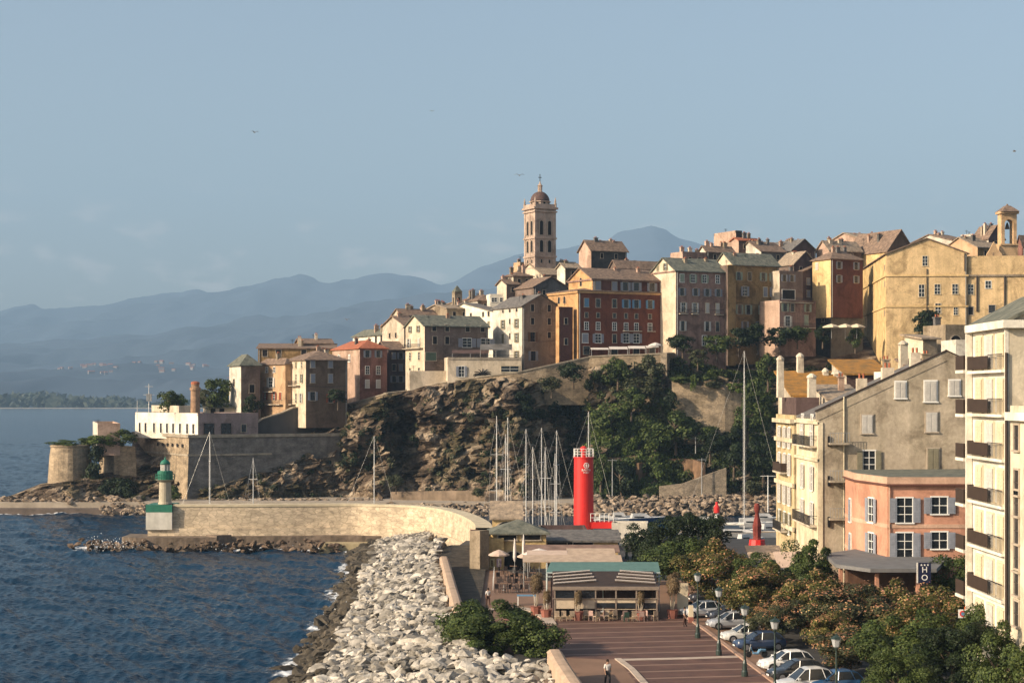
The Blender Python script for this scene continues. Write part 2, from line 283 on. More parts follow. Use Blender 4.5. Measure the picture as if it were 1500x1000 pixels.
d1=segd(Xg,Yg,SH); d2=segd(Xg,Yg,[(-68,280),(-57,277.5),(-42,277.8),(-20,279.5)]); d3=segd(Xg,Yg,[(-110,362),(-54,364),(-20,364)])
foam=np.maximum(.66-d1*.13+.12*np.sin(Yg*.21),.72-d2*.16); foam=np.maximum(foam,.7-d3*.25); foam=np.maximum(foam,.80-np.hypot(Xg+65,(Yg-281)*.8)*.09)
foam=np.clip(foam,0,1).ravel().astype(np.float32)
at_=me.attributes.new('foam','FLOAT','POINT'); at_.data.foreach_set('value',foam); SEA=obj('sea',me); tag(SEA,'wind ruffled dark blue sea','sea',kind='structure')
sf=MB().add([(-9000,890,-.02),(9000,890,-.02),(9000,16000,-.02),(-9000,16000,-.02)],[(0,1,2,3)]); sf.add([(-9000,-50,-.9),(9000,-50,-.9),(9000,1000,-.9),(-9000,1000,-.9)],[(0,1,2,3)]); tag(sf.build('sea',m),'open sea reaching the far shore','sea',kind='structure')
# ---- cliff under the citadel
CL=[(-20,[(741,371),(740,372),(739,373),(738,374),(737,384)]),
(20,[(739,371),(737,372),(732,373),(727,375),(724,384)]),
(60,[(739,370),(728,371),(718,373),(711,376),(708,386)]),
(110,[(739,369),(722,370),(708,373),(703,377),(702,386)]),
(160,[(739,371),(718,376),(700,380),(692,384),(690,392)]),
(200,[(739,376),(722,381),(700,386),(690,391),(650,405)]),
(270,[(739,378),(722,381),(690,386),(655,391),(640,420)]),
(340,[(738,375),(712,378),(690,386),(650,398),(615,440)]),
(400,[(738,378),(700,382),(668,390),(645,402),(610,440)]),
(450,[(738,382),(690,387),(655,392),(640,402),(605,440)]),
(500,[(737,387),(690,391),(640,396),(602,400),(592,440)]),
(530,[(736,384),(690,388),(640,390),(596,394),(588,440)]),
(560,[(734,377),(690,383),(640,387),(585,391),(582,440)]),
(585,[(733,384),(680,394),(630,399),(577,396),(575,440)]),
(612,[(732,385),(680,396),(620,403),(572,399),(570,440)]),
(630,[(732,378),(680,383),(620,388),(567,393),(563,440)]),
(700,[(732,374),(680,381),(620,387),(558,394),(555,440)]),
(765,[(732,370),(680,377),(620,384),(550,394),(547,440)]),
(800,[(732,378),(680,387),(612,396),(545,399),(535,440)]),
(850,[(732,384),(680,396),(610,406),(540,403),(527,440)]),
(880,[(732,373),(680,381),(600,389),(538,397),(515,440)]),
(960,[(732,370),(680,377),(600,387),(530,396),(515,440)]),
(990,[(732,373),(680,383),(600,394),(530,404),(512,440)]),
(1060,[(732,371),(680,379),(620,389),(560,400),(510,440)]),
(1140,[(730,369),(680,378),(620,392),(560,404),(502,440)]),
(1270,[(725,368),(660,382),(598,396),(540,408),(492,440)]),
(1400,[(725,366),(650,382),(580,396),(520,406),(490,440)]),
(1560,[(725,366),(650,382),(580,396),(520,406),(490,440)]),
(2300,[(725,366),(650,382),(585,396),(530,406),(500,440)])]
def ss(t): return t*t*(3-2*t)
def cliff_pt(px,v):
    v=min(max(v,0),.9999)*4; k=int(v); f=v-k
    i=0
    while i<len(CL)-2 and CL[i+1][0]<px: i+=1
    a,b=CL[i],CL[i+1]; t=min(max((px-a[0])/(b[0]-a[0]),0),1)
    q=[]
    for kk in (k,k+1):
        py=a[1][kk][0]*(1-t)+b[1][kk][0]*t; D=a[1][kk][1]*(1-t)+b[1][kk][1]*t; q.append(at(px,py,D))
    return q[0].lerp(q[1],f)
def cdisp(p,s=1.):
    n1=noise.noise(p*.055+Vector((9,0,0))); n2=noise.fractal(p*.16,.75,2.2,6); n3=abs(noise.noise(Vector((p.x*.35,p.y*.35,p.z*.16))))
    k2=noise.cell_vector(Vector((p.x*.75+n2,p.y*.6,p.z*.55+n2*.6))); c=noise.cell_vector(Vector((p.x*.28+n2*1.2,p.y*.28,p.z*.2+n2*1.2)))
    n4=noise.turbulence(p*.55,4,False)-.5; n2=n2*1.15; return Vector((n4*.9+n1*2.6+n2*2.6+(c.x-.5)*1.1+(k2.x-.5)*.9,n1*2.6+n2*3.0-n3*3.4-n4*1.8+(c.y-.5)*1.5+(k2.y-.5)*1.2,n2*1.0+(c.z-.5)*.6+(k2.z-.5)*.5))*s
nv=128; pxs=np.concatenate([np.arange(-20,1561,2.4),np.arange(1565,2300,9.)]); nu=len(pxs); V=np.zeros((nu*nv,3))
for i,px in enumerate(pxs):
    for j in range(nv):
        v=j/(nv-1); p=cliff_pt(px,v); am=min(1,v*5+.15)*(1 if v<.72 else max(0,1-(v-.72)*7))
        am*=.55 if px<200 else 1.0
        V[i*nv+j]=p+cdisp(p,am*.95)
ii=np.arange(nu*nv).reshape(nu,nv); Q=np.stack([ii[:-1,:-1],ii[1:,:-1],ii[1:,1:],ii[:-1,1:]],-1).reshape(-1,4)
# rock with a shader split: dry grass/soil on the gentle parts
m,nt,b=newmat('cliff'); L=nt.links
g=N(nt,'ShaderNodeNewGeometry')
def nz(sc,det,st=(1,1,1)):
    mp=N(nt,'ShaderNodeMapping'); mp.inputs[3].default_value=st; L.new(g.outputs['Position'],mp.inputs[0])
    n=N(nt,'ShaderNodeTexNoise'); n.inputs['Scale'].default_value=sc; n.inputs['Detail'].default_value=det; n.inputs['Roughness'].default_value=.65; L.new(mp.outputs[0],n.inputs[0]); return n.outputs[0]
r1=N(nt,'ShaderNodeValToRGB'); L.new(nz(.22,9),r1.inputs[0]); e=r1.color_ramp.elements; e[0].position=.33; e[0].color=(.018,.014,.010,1); e[1].position=.64; e[1].color=(.46,.36,.25,1); x=r1.color_ramp.elements.new(.5); x.color=(.15,.108,.074,1)
r2=N(nt,'ShaderNodeValToRGB'); L.new(nz(.09,5),r2.inputs[0]); e=r2.color_ramp.elements; e[0].position=.5; e[0].color=(0,0,0,1); e[1].position=.6; e[1].color=(1,1,1,1)
r3=N(nt,'ShaderNodeValToRGB'); L.new(nz(.8,6),r3.inputs[0]); e=r3.color_ramp.elements; e[0].position=.35; e[0].color=(.028,.03,.012,1); e[1].position=.7; e[1].color=(.13,.11,.045,1)
mx=N(nt,'ShaderNodeMix',data_type='RGBA'); fm=N(nt,'ShaderNodeMath',operation='MULTIPLY'); fm.inputs[1].default_value=.55; L.new(r2.outputs[0],fm.inputs[0]); L.new(fm.outputs[0],mx.inputs[0]); L.new(r1.outputs[0],mx.inputs[6]); L.new(r3.outputs[0],mx.inputs[7])
L.new(mx.outputs[2],b.inputs['Base Color']); b.inputs['Roughness'].default_value=.95; b.inputs['Specular IOR Level'].default_value=.1
bb=N(nt,'ShaderNodeBump'); bb.inputs['Distance'].default_value=.9; L.new(nz(1.3,10,(1,1,.7)),bb.inputs['Height']); L.new(bb.outputs[0],b.inputs['Normal'])
tag(obj('cliff',np_mesh('cliff',V,Q,m)),'craggy brown cliff under the old town','cliff',kind='structure')
CV=V; CNU=nu
def cliff_at(px,v):
    i=int(min(max((px+20)/2.4,0),nu-1)); j=int(min(max(v,0),1)*(nv-1)); return Vector(CV[i*nv+j])
def cliff_v(px,py):
    """v for which the cliff base surface projects to row py"""
    best=0;bd=1e9
    for k in range(60):
        p=cliff_pt(px,k/60*.8); d=abs(HY-(p.z-CZ)*F/p.y-py)
        if d<bd: bd=d;best=k/60*.8
    return best
# plateau behind the cliff top
pp=[]
for (px,k) in [q_ for q_ in CL if q_[0]>=200]: p=at(px,k[4][0],k[4][1]); pp.append(p)
m_=MB(); n=len(pp); m_.add(pp+[Vector((p.x*1.5,p.y+260,p.z)) for p in pp],[(i,i+1,i+1+n,i+n) for i in range(n-1)]); tag(m_.build('hill',mat('dry_ground',(.22,.15,.08),var=.4,sc=.2,det=7)),'hilltop ground under the old town','hill',kind='structure')
# ------------------------------------------------------------------ HOUSES
TH=R(27); _W={}
def win_mesh(w,h,kind,fr):
    k=(round(w,2),round(h,2),kind,fr)
    if k in _W: return _W[k]
    b=MB(); f=min(.12,w*.12); a,c=w/2,h/2
    if kind in('plain','hole','sh','big','tall','shop'):
        b.add([(-a,-.02,-c),(a,-.02,-c),(a,-.02,c),(-a,-.02,c)],[(0,1,2,3)],1)
        b.box(-a-f,a+f,-.10,0.05,c,c+f,0); b.box(-a-f,-a,-.09,.05,-c,c,0); b.box(a,a+f,-.09,.05,-c,c,0); b.box(-a-f*1.5,a+f*1.5,-.18,.05,-c-f,-c,0)
        if kind!='hole':
            b.box(-.03,.03,-.05,-.021,-c,c,2)
            nb=2 if h>1.6 else 1
            for i in range(1,nb+1): z=-c+h*i/(nb+1); b.box(-a,a,-.045,-.021,z-.03,z+.03,2)
    elif kind=='arch':
        n=8; pr=[(-a,-c),(a,-c)]+[(a*math.cos(math.pi*i/n),c-a+a*math.sin(math.pi*i/n)) for i in range(n+1)]
        b.add([(x,-.03,z) for x,z in pr],[tuple(range(len(pr)))],1)
        po=[(x*(1+.25),z*1.06) for x,z in pr]
        vs=[(x,-.08,z) for x,z in pr]+[(x,-.08,z) for x,z in po]+[(x,.05,z) for x,z in po]; n2=len(pr)
        fs=[(i,i+n2,(i+1)%n2+n2,(i+1)%n2) for i in range(n2)]+[(i+n2,i+2*n2,(i+1)%n2+2*n2,(i+1)%n2+n2) for i in range(n2)]
        b.add(vs,fs,0)
    me=b.mesh('window',[FR[fr],GLASS if kind not in('arch','hole') else DARK,FR['w'] if fr in('w','c') and kind!='big' else FR['d']]); _W[k]=me; return me
def shut_mesh(w,h,c):
    k=('s',round(w,2),round(h,2),c)
    if k in _W: return _W[k]
    b=MB(); b.box(-w/2,w/2,-.05,0,-h/2,h/2,0)
    for z0,z1 in((-h*.44,-.03),(.03,h*.44)):
        n=4
        for i in range(n):
            z=z0+(z1-z0)*(i+.5)/n; b.box(-w*.36,w*.36,-.075,-.05,z-(z1-z0)/n*.3,z+(z1-z0)/n*.3,0)
    me=b.mesh('shutter',SHUT[c]); _W[k]=me; return me
class House: pass
def solve(c,l,r,D,th):
    X0=xx(c,D); ct,st=math.cos(th),math.sin(th)
    xr=(r-CX)/F; tf=(xr*D-X0)/(ct-xr*st)
    xl=(l-CX)/F; # left dir (-st,ct)
    tl=(X0-xl*D)/(st+xl*ct) if abs(st+xl*ct)>1e-4 else 8
    if tl<=0.5 or tl>60: tl=10
    return X0,tf,tl
_AX=[-13]
def house(name,label,c,l,r,D,yt,yb,fm,lm=None,roof=('hip',14,'grey'),th=TH,wins=(),group='houses of the old town on the rock',down=4,chim=1,depth=None,cat='house',over=.45,cornice=None,cmat=None):
    X0,tf,tl=solve(c,l,r,D,th)
    if depth: tl=depth
    z1=zz(yt,D); z0=zz(yb,D)-down; zb=zz(yb,D)
    h=House(); h.X0,h.D,h.th,h.tf,h.tl,h.z1,h.z0,h.zb=X0,D,th,tf,tl,z1,z0,zb
    root=empty(name,(X0,D,z0),th,label,cat,group); h.root=root; H=z1-z0; h.H=H
    rk,ry,rm=roof; rise=(ry if ry<0 else (yt-ry)*D/F) if ry is not None else 0
    b=MB(); b.add([(0,0,0),(tf,0,0),(tf,tl,0),(0,tl,0),(0,0,H),(tf,0,H),(tf,tl,H),(0,tl,H)],[(0,1,5,4),(1,2,6,5),(2,3,7,6),(3,2,1,0)],0)
    b.add([(0,0,0),(0,tl,0),(0,tl,H),(0,0,H)],[(0,3,2,1)][0:1],1)
    t=.22; rb=MB()
    e=over
    def slab(q):   # q: 4 pts (or 3) outline of a roof plane, give it thickness
        n=len(q); rb.add(list(q)+[(p[0],p[1],p[2]-t) for p in q],[tuple(range(n)),tuple(range(2*n-1,n-1,-1))]+[(i,i+n,(i+1)%n+n,(i+1)%n) for i in range(n)],0)
    if rk=='side':    # ridge parallel to front, gables on left/right
        b.add([(0,0,H),(0,tl,H),(0,tl/2,H+rise)],[(0,2,1)],1); b.add([(tf,0,H),(tf,tl,H),(tf,tl/2,H+rise)],[(0,1,2)],0)
        s=rise/(tl/2)*e
        slab([(-e,-e,H-s+t),(tf+e,-e,H-s+t),(tf+e,tl/2,H+rise+t),(-e,tl/2,H+rise+t)]); slab([(tf+e,tl+e,H-s+t),(-e,tl+e,H-s+t),(-e,tl/2,H+rise+t),(tf+e,tl/2,H+rise+t)])
    elif rk=='front': # ridge parallel to left side, gable on front
        b.add([(0,0,H),(tf,0,H),(tf/2,0,H+rise)],[(0,1,2)],0); b.add([(0,tl,H),(tf,tl,H),(tf/2,tl,H+rise)],[(0,2,1)],0)
        s=rise/(tf/2)*e
        slab([(-e,tl+e,H-s+t),(-e,-e,H-s+t),(tf/2,-e,H+rise+t),(tf/2,tl+e,H+rise+t)]); slab([(tf+e,-e,H-s+t),(tf+e,tl+e,H-s+t),(tf/2,tl+e,H+rise+t),(tf/2,-e,H+rise+t)])
    elif rk=='hip':
        if tf>tl: a1,a2=(tl/2,tl/2),(tf-tl/2,tl/2)
        else: a1,a2=(tf/2,tf/2),(tf/2,tl-tf/2)
        P=[(-e,-e,H+.05),(tf+e,-e,H+.05),(tf+e,tl+e,H+.05),(-e,tl+e,H+.05),(a1[0],a1[1],H+rise),(a2[0],a2[1],H+rise)]
        rb.add(P,[(0,1,5,4),(2,3,4,5),(1,2,5),(3,0,4)] if tf>tl else [(0,1,4),(1,2,5,4),(2,3,5),(3,0,4,5)],0)
        rb.box(-e,tf+e,-e,tl+e,H-.13,H+.04,0)
    elif rk=='shed':  # high at back
        slab([(-e,-e,H+.1),(tf+e,-e,H+.1),(tf+e,tl+e,H+rise),(-e,tl+e,H+rise)]); b.add([(0,0,H),(0,tl,H),(0,tl,H+rise-t)],[(0,2,1)],1); b.add([(tf,0,H),(tf,tl,H),(tf,tl,H+rise-t)],[(0,1,2)],0); b.add([(0,tl,H),(tf,tl,H),(tf,tl,H+rise-t),(0,tl,H+rise-t)],[(0,1,2,3)],0)
    else:
        rb.box(.15,tf-.15,.15,tl-.15,H-.3,H+.02,0)
        for q in((0,tf,-.02,.25),(0,tf,tl-.25,tl+.02)): b.box(q[0],q[1],q[2],q[3],H,H+.6,0)
        b.box(-.02,.25,.25,tl-.25,H,H+.597,1); b.box(tf-.25,tf+.02,.25,tl-.25,H,H+.597,0)
    fM=PL[fm]; b.build('wall',[fM,PL[lm] if lm else fM],root)  # several front plasters are darkened, putting part of the shade in their colour
    h.roof=rb.build('roof',ROOF[rm] if rm in ROOF else PL[rm],root); h.rise=rise
    if cornice:
        for z,hh,pr in cornice:
            q=MB(); z=(z if z>0 else H+z); q.box(-pr,tf+pr,-pr,-.001,z,z+hh); q.box(-pr,-.001,-.001,tl,z,z+hh-.003); q.build('cornice',PL[cmat] if cmat else CREAMP,root)
    for k in range(chim+(1 if D>430 and chim>2 else 0)):
        q=MB(); x=rnd.uniform(.15,.85)*tf; y=rnd.uniform(.3,.7)*tl; s_=rnd.uniform(.3,.5); hh=rnd.uniform(1.0,1.9)
        zr=H+rise*.55 if rk!='flat' else H
        q.box(x-s_,x+s_,y-.3,y+.3,zr-1.2,zr+hh,0); q.box(x-s_-.1,x+s_+.1,y-.4,y+.4,zr+hh,zr+hh+.15,0)
        for u in (-.2,.15): q.tube([(x+u,y,zr+hh+.15),(x+u,y,zr+hh+.5)],.1,6,1)
        ch=q.build('chimney',[rnd.choice([PL['cream'],PL['stone'],PL['pinkpale'],PL['grey']]),ROOF['red']],h.roof)
    for k in range(rnd.choice((0,1,1,2)) if D>380 else 0):
        x=rnd.uniform(.1,.9)*tf; y=rnd.uniform(.3,.7)*tl; zr=H+rise*.4; q=MB(); hh=rnd.uniform(1.2,2.2); q.tube([(x,y,zr-.5),(x,y,zr+hh)],.045,4)
        for j in range(3): q.tube([(x-.5+.1*j,y,zr+hh-.1-.22*j),(x+.5-.1*j,y,zr+hh-.1-.22*j)],.03,4)
        q.build('antenna',BLACKM,h.roof)
    if D>380 and tf>7 and roof[0]!='flat':
        x=rnd.choice((.35,tf-.35)); MB().tube([(x,-.12,0),(x,-.12,H-.3),(x,-.35,H-.05)],.09,5).build('drainpipe',GREYM,root)
        if rnd.random()<.6: MB().tube([(0.05,-.08,H*.62),(tf*.5,-.08,H*.60),(tf-.05,-.08,H*.62)],.035,4).build('cable',BLACKM,root)
    for wv in wins: addwins(h,*wv)
    return h
def fpos(h,face,px,py=None):
    """photo pixel -> local (x,y) on the face and z from the row at the corner depth"""
    if face=='f':
        xr=(px-CX)/F; t=(xr*h.D-h.X0)/(math.cos(h.th)-xr*math.sin(h.th)); t0=(t,0)
    else:
        xl=(px-CX)/F; t=(h.X0-xl*h.D)/(math.sin(h.th)+xl*math.cos(h.th)); t0=(0,t)
    return t0[0],t0[1],(zz(py,h.D)-h.z0 if py is not None else 0)
def addwins(h,face,pxs,pys,w=1.0,hh=1.7,kind='plain',sc=None,fr='n',closed=False):
    rz=0 if face=='f' else R(-90)
    for py in pys:
        for px in pxs:
            x,y,z=fpos(h,face,px,py)
            if face=='f': loc=(x,-.0,z)
            else: loc=(0,y,z)
            o=obj('window',win_mesh(w,hh,kind,fr),h.root,loc,rz)
            cl2=closed or (sc and h.D>380 and rnd.random()<.22)
            if sc and not(h.D>380 and rnd.random()<.12):
                for s in(-1,1):
                    dx=s*(w/4+.0) if cl2 else s*(w/2+w/4+.05)
                    obj('shutter',shut_mesh(w/2-.02,hh,sc),o,(dx,-.11,0))
def balcony(h,face,p0,p1,py,dep=1.0,rail='bars',rm=None,hh=1.0,slab=.16,n=None):
    x0,y0,z=fpos(h,face,p0,py); x1,y1,_=fpos(h,face,p1,py)
    L0,L1=(x0,x1) if face=='f' else (y0,y1)
    if face=='l': L0,L1=min(L0,L1),max(L0,L1)
    b=MB(); b.box(0,L1-L0,-dep,0,-slab,0)
    rot=0 if face=='f' else R(-90)
    # for left face local x points to -y: start from the far end
    loc=(L0,-.003,z) if face=='f' else (-.003,L1,z)
    sl_=b.build('balcony',PL['cream'] if rail!='bars2' else CONC,h.root,loc,rot)
    q=MB(); W=L1-L0; y=-dep+.05
    if rail=='panel':
        q.box(.02,W-.02,y-.02,y+.02,.08,hh); q.box(.02,.06,y+.02,-.02,.08,hh); q.box(W-.06,W-.02,y+.02,-.02,.08,hh)
    else:
        q.box(0,W,y-.03,y+.03,hh-.05,hh)
        k=n or max(3,int(W/.28))
        for i in range(k+1): x=W*i/k; q.box(x-.018,x+.018,y-.018,y+.018,0,hh-.05)
        for xx_ in(0,W-.04): q.box(xx_,xx_+.04,y+.03,-.02,hh-.05,hh)
    q.build('railing',rm or BLACKM,sl_); return sl_
def pl(n,c,s=.3,v=.16): PL[n]=plaster('plaster_'+n,c,s,v)
PL={}
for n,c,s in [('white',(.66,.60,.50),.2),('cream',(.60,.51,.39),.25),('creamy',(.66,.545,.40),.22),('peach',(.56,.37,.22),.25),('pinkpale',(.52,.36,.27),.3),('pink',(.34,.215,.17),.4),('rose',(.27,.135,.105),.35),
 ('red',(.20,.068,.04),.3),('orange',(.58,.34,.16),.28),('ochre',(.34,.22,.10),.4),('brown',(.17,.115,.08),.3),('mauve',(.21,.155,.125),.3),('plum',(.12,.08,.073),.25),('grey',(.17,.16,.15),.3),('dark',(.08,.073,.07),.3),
 ('stone',(.34,.27,.19),.4),('yellow',(.72,.51,.245),.25),('yellow2',(.70,.50,.265),.32),('shade_taupe',(.27,.21,.16),.3),('coral',(.54,.275,.18),.15),('coralpale',(.56,.36,.25),.12),('purpgrey',(.33,.25,.23),.25),('bright',(.76,.70,.58),.12),('redbrown',(.14,.06,.045),.3),('wallgrey',(.10,.095,.09),.35)]: pl(n,c,s)
G1='houses of the old town on the rock'
# left tip of the citadel
h=house('restaurant','low white clifftop building with a row of tall narrow openings above the lit bastion',290,198,378,379,609,637,'purpgrey','bright',('flat',None,'grey'),th=R(40),chim=0,down=1,cat='restaurant',group=None,
 wins=[('l',[205,213.5,226,236,245,254,264,274.5,283.5],[628],.85,2.1,'hole',None,'w'),('f',[306,331],[628],2.3,2.1,'big',None,'d'),('f',[357],[628],1.2,1.6,'big')])
h=house('cottage','long low pavilion with mossy green roof behind the white clifftop restaurant',300,240,382,402,597,610,'cream','cream',('shed',585,'green'),th=R(12),chim=0,group=G1,depth=9,wins=[('f',[312,325,350],[602],1.1,1.2,'hole')])
h=house('cottage','small flat cream annex with parapet beside the round brick chimney',262,222,285,392,598,610,'cream','cream',('flat',None,'grey'),th=R(25),chim=0)
h=house('hut','small pinkish box hut on top of the overgrown bastion',143,136,176,384,624,640,'pinkpale','white',('flat',None,'grey'),th=R(15),chim=0,group=None,cat='hut')
b=MB(); b.lathe([(1.05,0),(1.0,6.2),(1.2,6.3),(1.2,6.9),(.9,7.0),(.9,7.6)],14); p=at(286,607,388); t=empty('chimney_stack',(p.x,p.y,p.z-1),0,'round brick chimney tower rising behind the white restaurant','chimney'); b.build('shaft',[mat('brick',(.36,.22,.13),var=.35,sc=1,voro=.3,vsc=3)],t); MB().lathe([(.95,7.6),(.95,8.1),(.3,8.3)],12).build('cap',ROOF['red'],t)
# houses row (left)
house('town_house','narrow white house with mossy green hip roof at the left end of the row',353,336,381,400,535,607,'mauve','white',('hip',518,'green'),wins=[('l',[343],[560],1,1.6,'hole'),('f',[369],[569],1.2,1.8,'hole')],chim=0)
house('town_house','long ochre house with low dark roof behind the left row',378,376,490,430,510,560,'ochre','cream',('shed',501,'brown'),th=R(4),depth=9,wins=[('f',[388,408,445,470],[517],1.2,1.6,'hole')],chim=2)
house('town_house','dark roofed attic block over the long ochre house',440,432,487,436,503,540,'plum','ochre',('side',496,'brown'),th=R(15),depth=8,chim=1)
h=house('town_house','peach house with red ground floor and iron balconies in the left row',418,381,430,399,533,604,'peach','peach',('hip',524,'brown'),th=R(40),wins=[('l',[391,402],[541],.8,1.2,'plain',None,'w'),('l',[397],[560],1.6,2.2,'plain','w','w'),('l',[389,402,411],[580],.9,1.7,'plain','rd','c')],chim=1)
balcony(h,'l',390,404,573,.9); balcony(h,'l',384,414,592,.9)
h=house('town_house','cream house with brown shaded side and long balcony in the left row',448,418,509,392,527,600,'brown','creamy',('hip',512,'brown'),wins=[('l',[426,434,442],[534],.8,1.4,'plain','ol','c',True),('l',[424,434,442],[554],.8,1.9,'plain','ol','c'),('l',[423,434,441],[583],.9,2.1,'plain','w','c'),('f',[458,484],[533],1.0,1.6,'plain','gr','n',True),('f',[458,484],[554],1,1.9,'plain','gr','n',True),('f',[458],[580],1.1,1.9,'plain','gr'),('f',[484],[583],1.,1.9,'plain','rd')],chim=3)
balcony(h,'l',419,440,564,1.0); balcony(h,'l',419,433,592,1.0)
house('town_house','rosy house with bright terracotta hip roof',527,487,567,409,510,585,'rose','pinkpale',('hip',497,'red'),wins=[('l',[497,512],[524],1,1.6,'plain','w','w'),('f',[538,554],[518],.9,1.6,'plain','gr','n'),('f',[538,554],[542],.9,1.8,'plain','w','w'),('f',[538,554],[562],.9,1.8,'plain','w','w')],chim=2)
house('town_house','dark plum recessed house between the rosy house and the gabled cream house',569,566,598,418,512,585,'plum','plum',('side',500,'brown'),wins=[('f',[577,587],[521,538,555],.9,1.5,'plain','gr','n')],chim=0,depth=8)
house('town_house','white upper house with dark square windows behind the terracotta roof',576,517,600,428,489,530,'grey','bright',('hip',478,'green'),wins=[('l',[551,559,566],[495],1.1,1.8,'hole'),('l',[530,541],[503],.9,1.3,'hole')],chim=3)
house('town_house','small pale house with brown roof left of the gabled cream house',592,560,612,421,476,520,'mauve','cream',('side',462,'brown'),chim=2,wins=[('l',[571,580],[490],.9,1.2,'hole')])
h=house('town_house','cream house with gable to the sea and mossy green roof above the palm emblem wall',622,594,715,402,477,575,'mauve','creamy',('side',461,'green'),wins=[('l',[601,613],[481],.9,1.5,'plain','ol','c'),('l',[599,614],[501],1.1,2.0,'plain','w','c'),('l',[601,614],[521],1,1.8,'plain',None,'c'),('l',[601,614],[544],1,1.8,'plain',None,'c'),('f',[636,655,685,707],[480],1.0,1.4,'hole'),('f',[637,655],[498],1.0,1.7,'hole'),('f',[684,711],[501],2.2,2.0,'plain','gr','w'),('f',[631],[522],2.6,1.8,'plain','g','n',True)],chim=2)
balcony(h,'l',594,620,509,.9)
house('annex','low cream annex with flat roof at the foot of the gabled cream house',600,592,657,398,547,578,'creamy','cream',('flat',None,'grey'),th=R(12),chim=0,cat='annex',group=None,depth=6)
# palm emblem restaurant
h=house('restaurant','cream terrace wall with dark palm fan emblem and railing on top',656,650,764,396,527,575,'creamy','cream',('flat',None,'grey'),th=R(8),chim=0,cat='restaurant',group=None,depth=9,wins=[('f',[676],[544],1.2,2.3,'plain','gr','w'),('f',[747],[540],4.0,1.3,'shop',None,'c')])
q=MB(); x,y,z=fpos(h,'f',707,547)
for k in range(9):
    a=math.pi*(k+.5)/9; Lr=2.5-(.7*math.sin(a)); pts=[]
    for s in range(8):
        u=s/7; aa=a+(.75*(u**2))*(1 if a<math.pi/2 else -1)*abs(math.cos(a))*-1
        pts.append((x+Lr*1.05*u*math.cos(aa),-.06,z-.3+Lr*.85*u*math.sin(aa)))
    q.tube(pts,[.05,.1,.12,.13,.12,.1,.07,.03],4)
for s in(-1,1): q.tube([(x+s*.4,-.06,z-.35),(x+s*2.0,-.06,z-.25)],[.1,.04],4)
q.build('emblem',DARK,h.root)
balcony(h,'f',658,762,526,.15,rm=BLACKM,slab=.05)
def awning(name,label,px0,px1,py0,py1,D,dep,m,group=None,posts=3,slope=.8,cat='awning',zf=None,base=None,stripes=None,th=0):
    p0=at(px0,py0,D); p1=at(px1,py0,D); W=p1.x-p0.x; zf=zz(py1,D); t=empty(name,(p0.x,D,zf-(2.2 if base is None else zf-base)),th,label,cat,group)
    o=t.location.z; q=MB(); z=p0.z-o; z1=zf-o
    if stripes:
        n=stripes
        for i in range(n):
            a,b=W*i/n,W*(i+1)/n; q.add([(a,0,z1),(b,0,z1),(b,dep,z),(a,dep,z),(a,0,z1-.06),(b,0,z1-.06),(b,dep,z-.06),(a,dep,z-.06)],[(0,1,2,3),(7,6,5,4),(0,4,5,1),(2,6,7,3)],i%2)
    else: q.add([(0,0,z1),(W,0,z1),(W,dep,z),(0,dep,z),(0,0,z1-.08),(W,0,z1-.08),(W,dep,z-.08),(0,dep,z-.08)],[(0,1,2,3),(7,6,5,4),(0,4,5,1),(1,5,6,2),(2,6,7,3),(3,7,4,0)],0)
    q.build('canopy',m,t)
    for i in range(posts):
        x=W*i/max(1,posts-1); x=min(max(x,.1),W-.1); MB().tube([(x,.1,0),(x,.1,z1-.08)],.05,6).build('post',GREYM,t)
    return t
awning('terrace_awning','long dark awning with pale edge over the clifftop terrace',662,716,512,517,401,3,[PL['plum']],base=zz(526,401))
awning('terrace_awning','glazed lean-to awning with pale slanted roof over the clifftop terrace',703,750,503,512,399,4,[PL['grey']],base=zz(526,399))
q=MB(); 
# upper white pair
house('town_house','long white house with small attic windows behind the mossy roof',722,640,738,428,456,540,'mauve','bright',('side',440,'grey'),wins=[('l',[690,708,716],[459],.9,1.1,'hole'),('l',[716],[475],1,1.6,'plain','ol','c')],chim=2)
h=house('town_house','tall cream house with shade-toned gable front and brown shuttered windows',765,722,819,405,448,552,'shade_taupe','white',('front',431,'grey'),wins=[('l',[737,747,757],[453],.8,.8,'arch'),('l',[737,757],[473],1.0,2.1,'plain','ol','c'),('l',[747],[469],.6,1.1,'plain'),('l',[737,757],[494],1.0,2.2,'plain','ol','c'),('l',[747],[491],.6,1.3,'plain'),('l',[757],[519],1.2,1.7,'plain','ol','c'),('f',[780,804.5],[450.5],.85,1.6,'hole'),('f',[780,804.5],[470],.85,1.5,'hole'),('f',[804.5],[490],.85,1.4,'hole'),('f',[780],[493],1.2,2.2,'plain','br','n'),('f',[781],[521],1.2,2.2,'plain','gr','n')],chim=3)
house('town_house','white flat attic with terrace between the two white houses',718,712,752,441,434,450,'bright','bright',('flat',None,'grey'),th=R(10),chim=0,wins=[('f',[724,736,745],[439],1.3,1.0,'plain',None,'w')],depth=6)
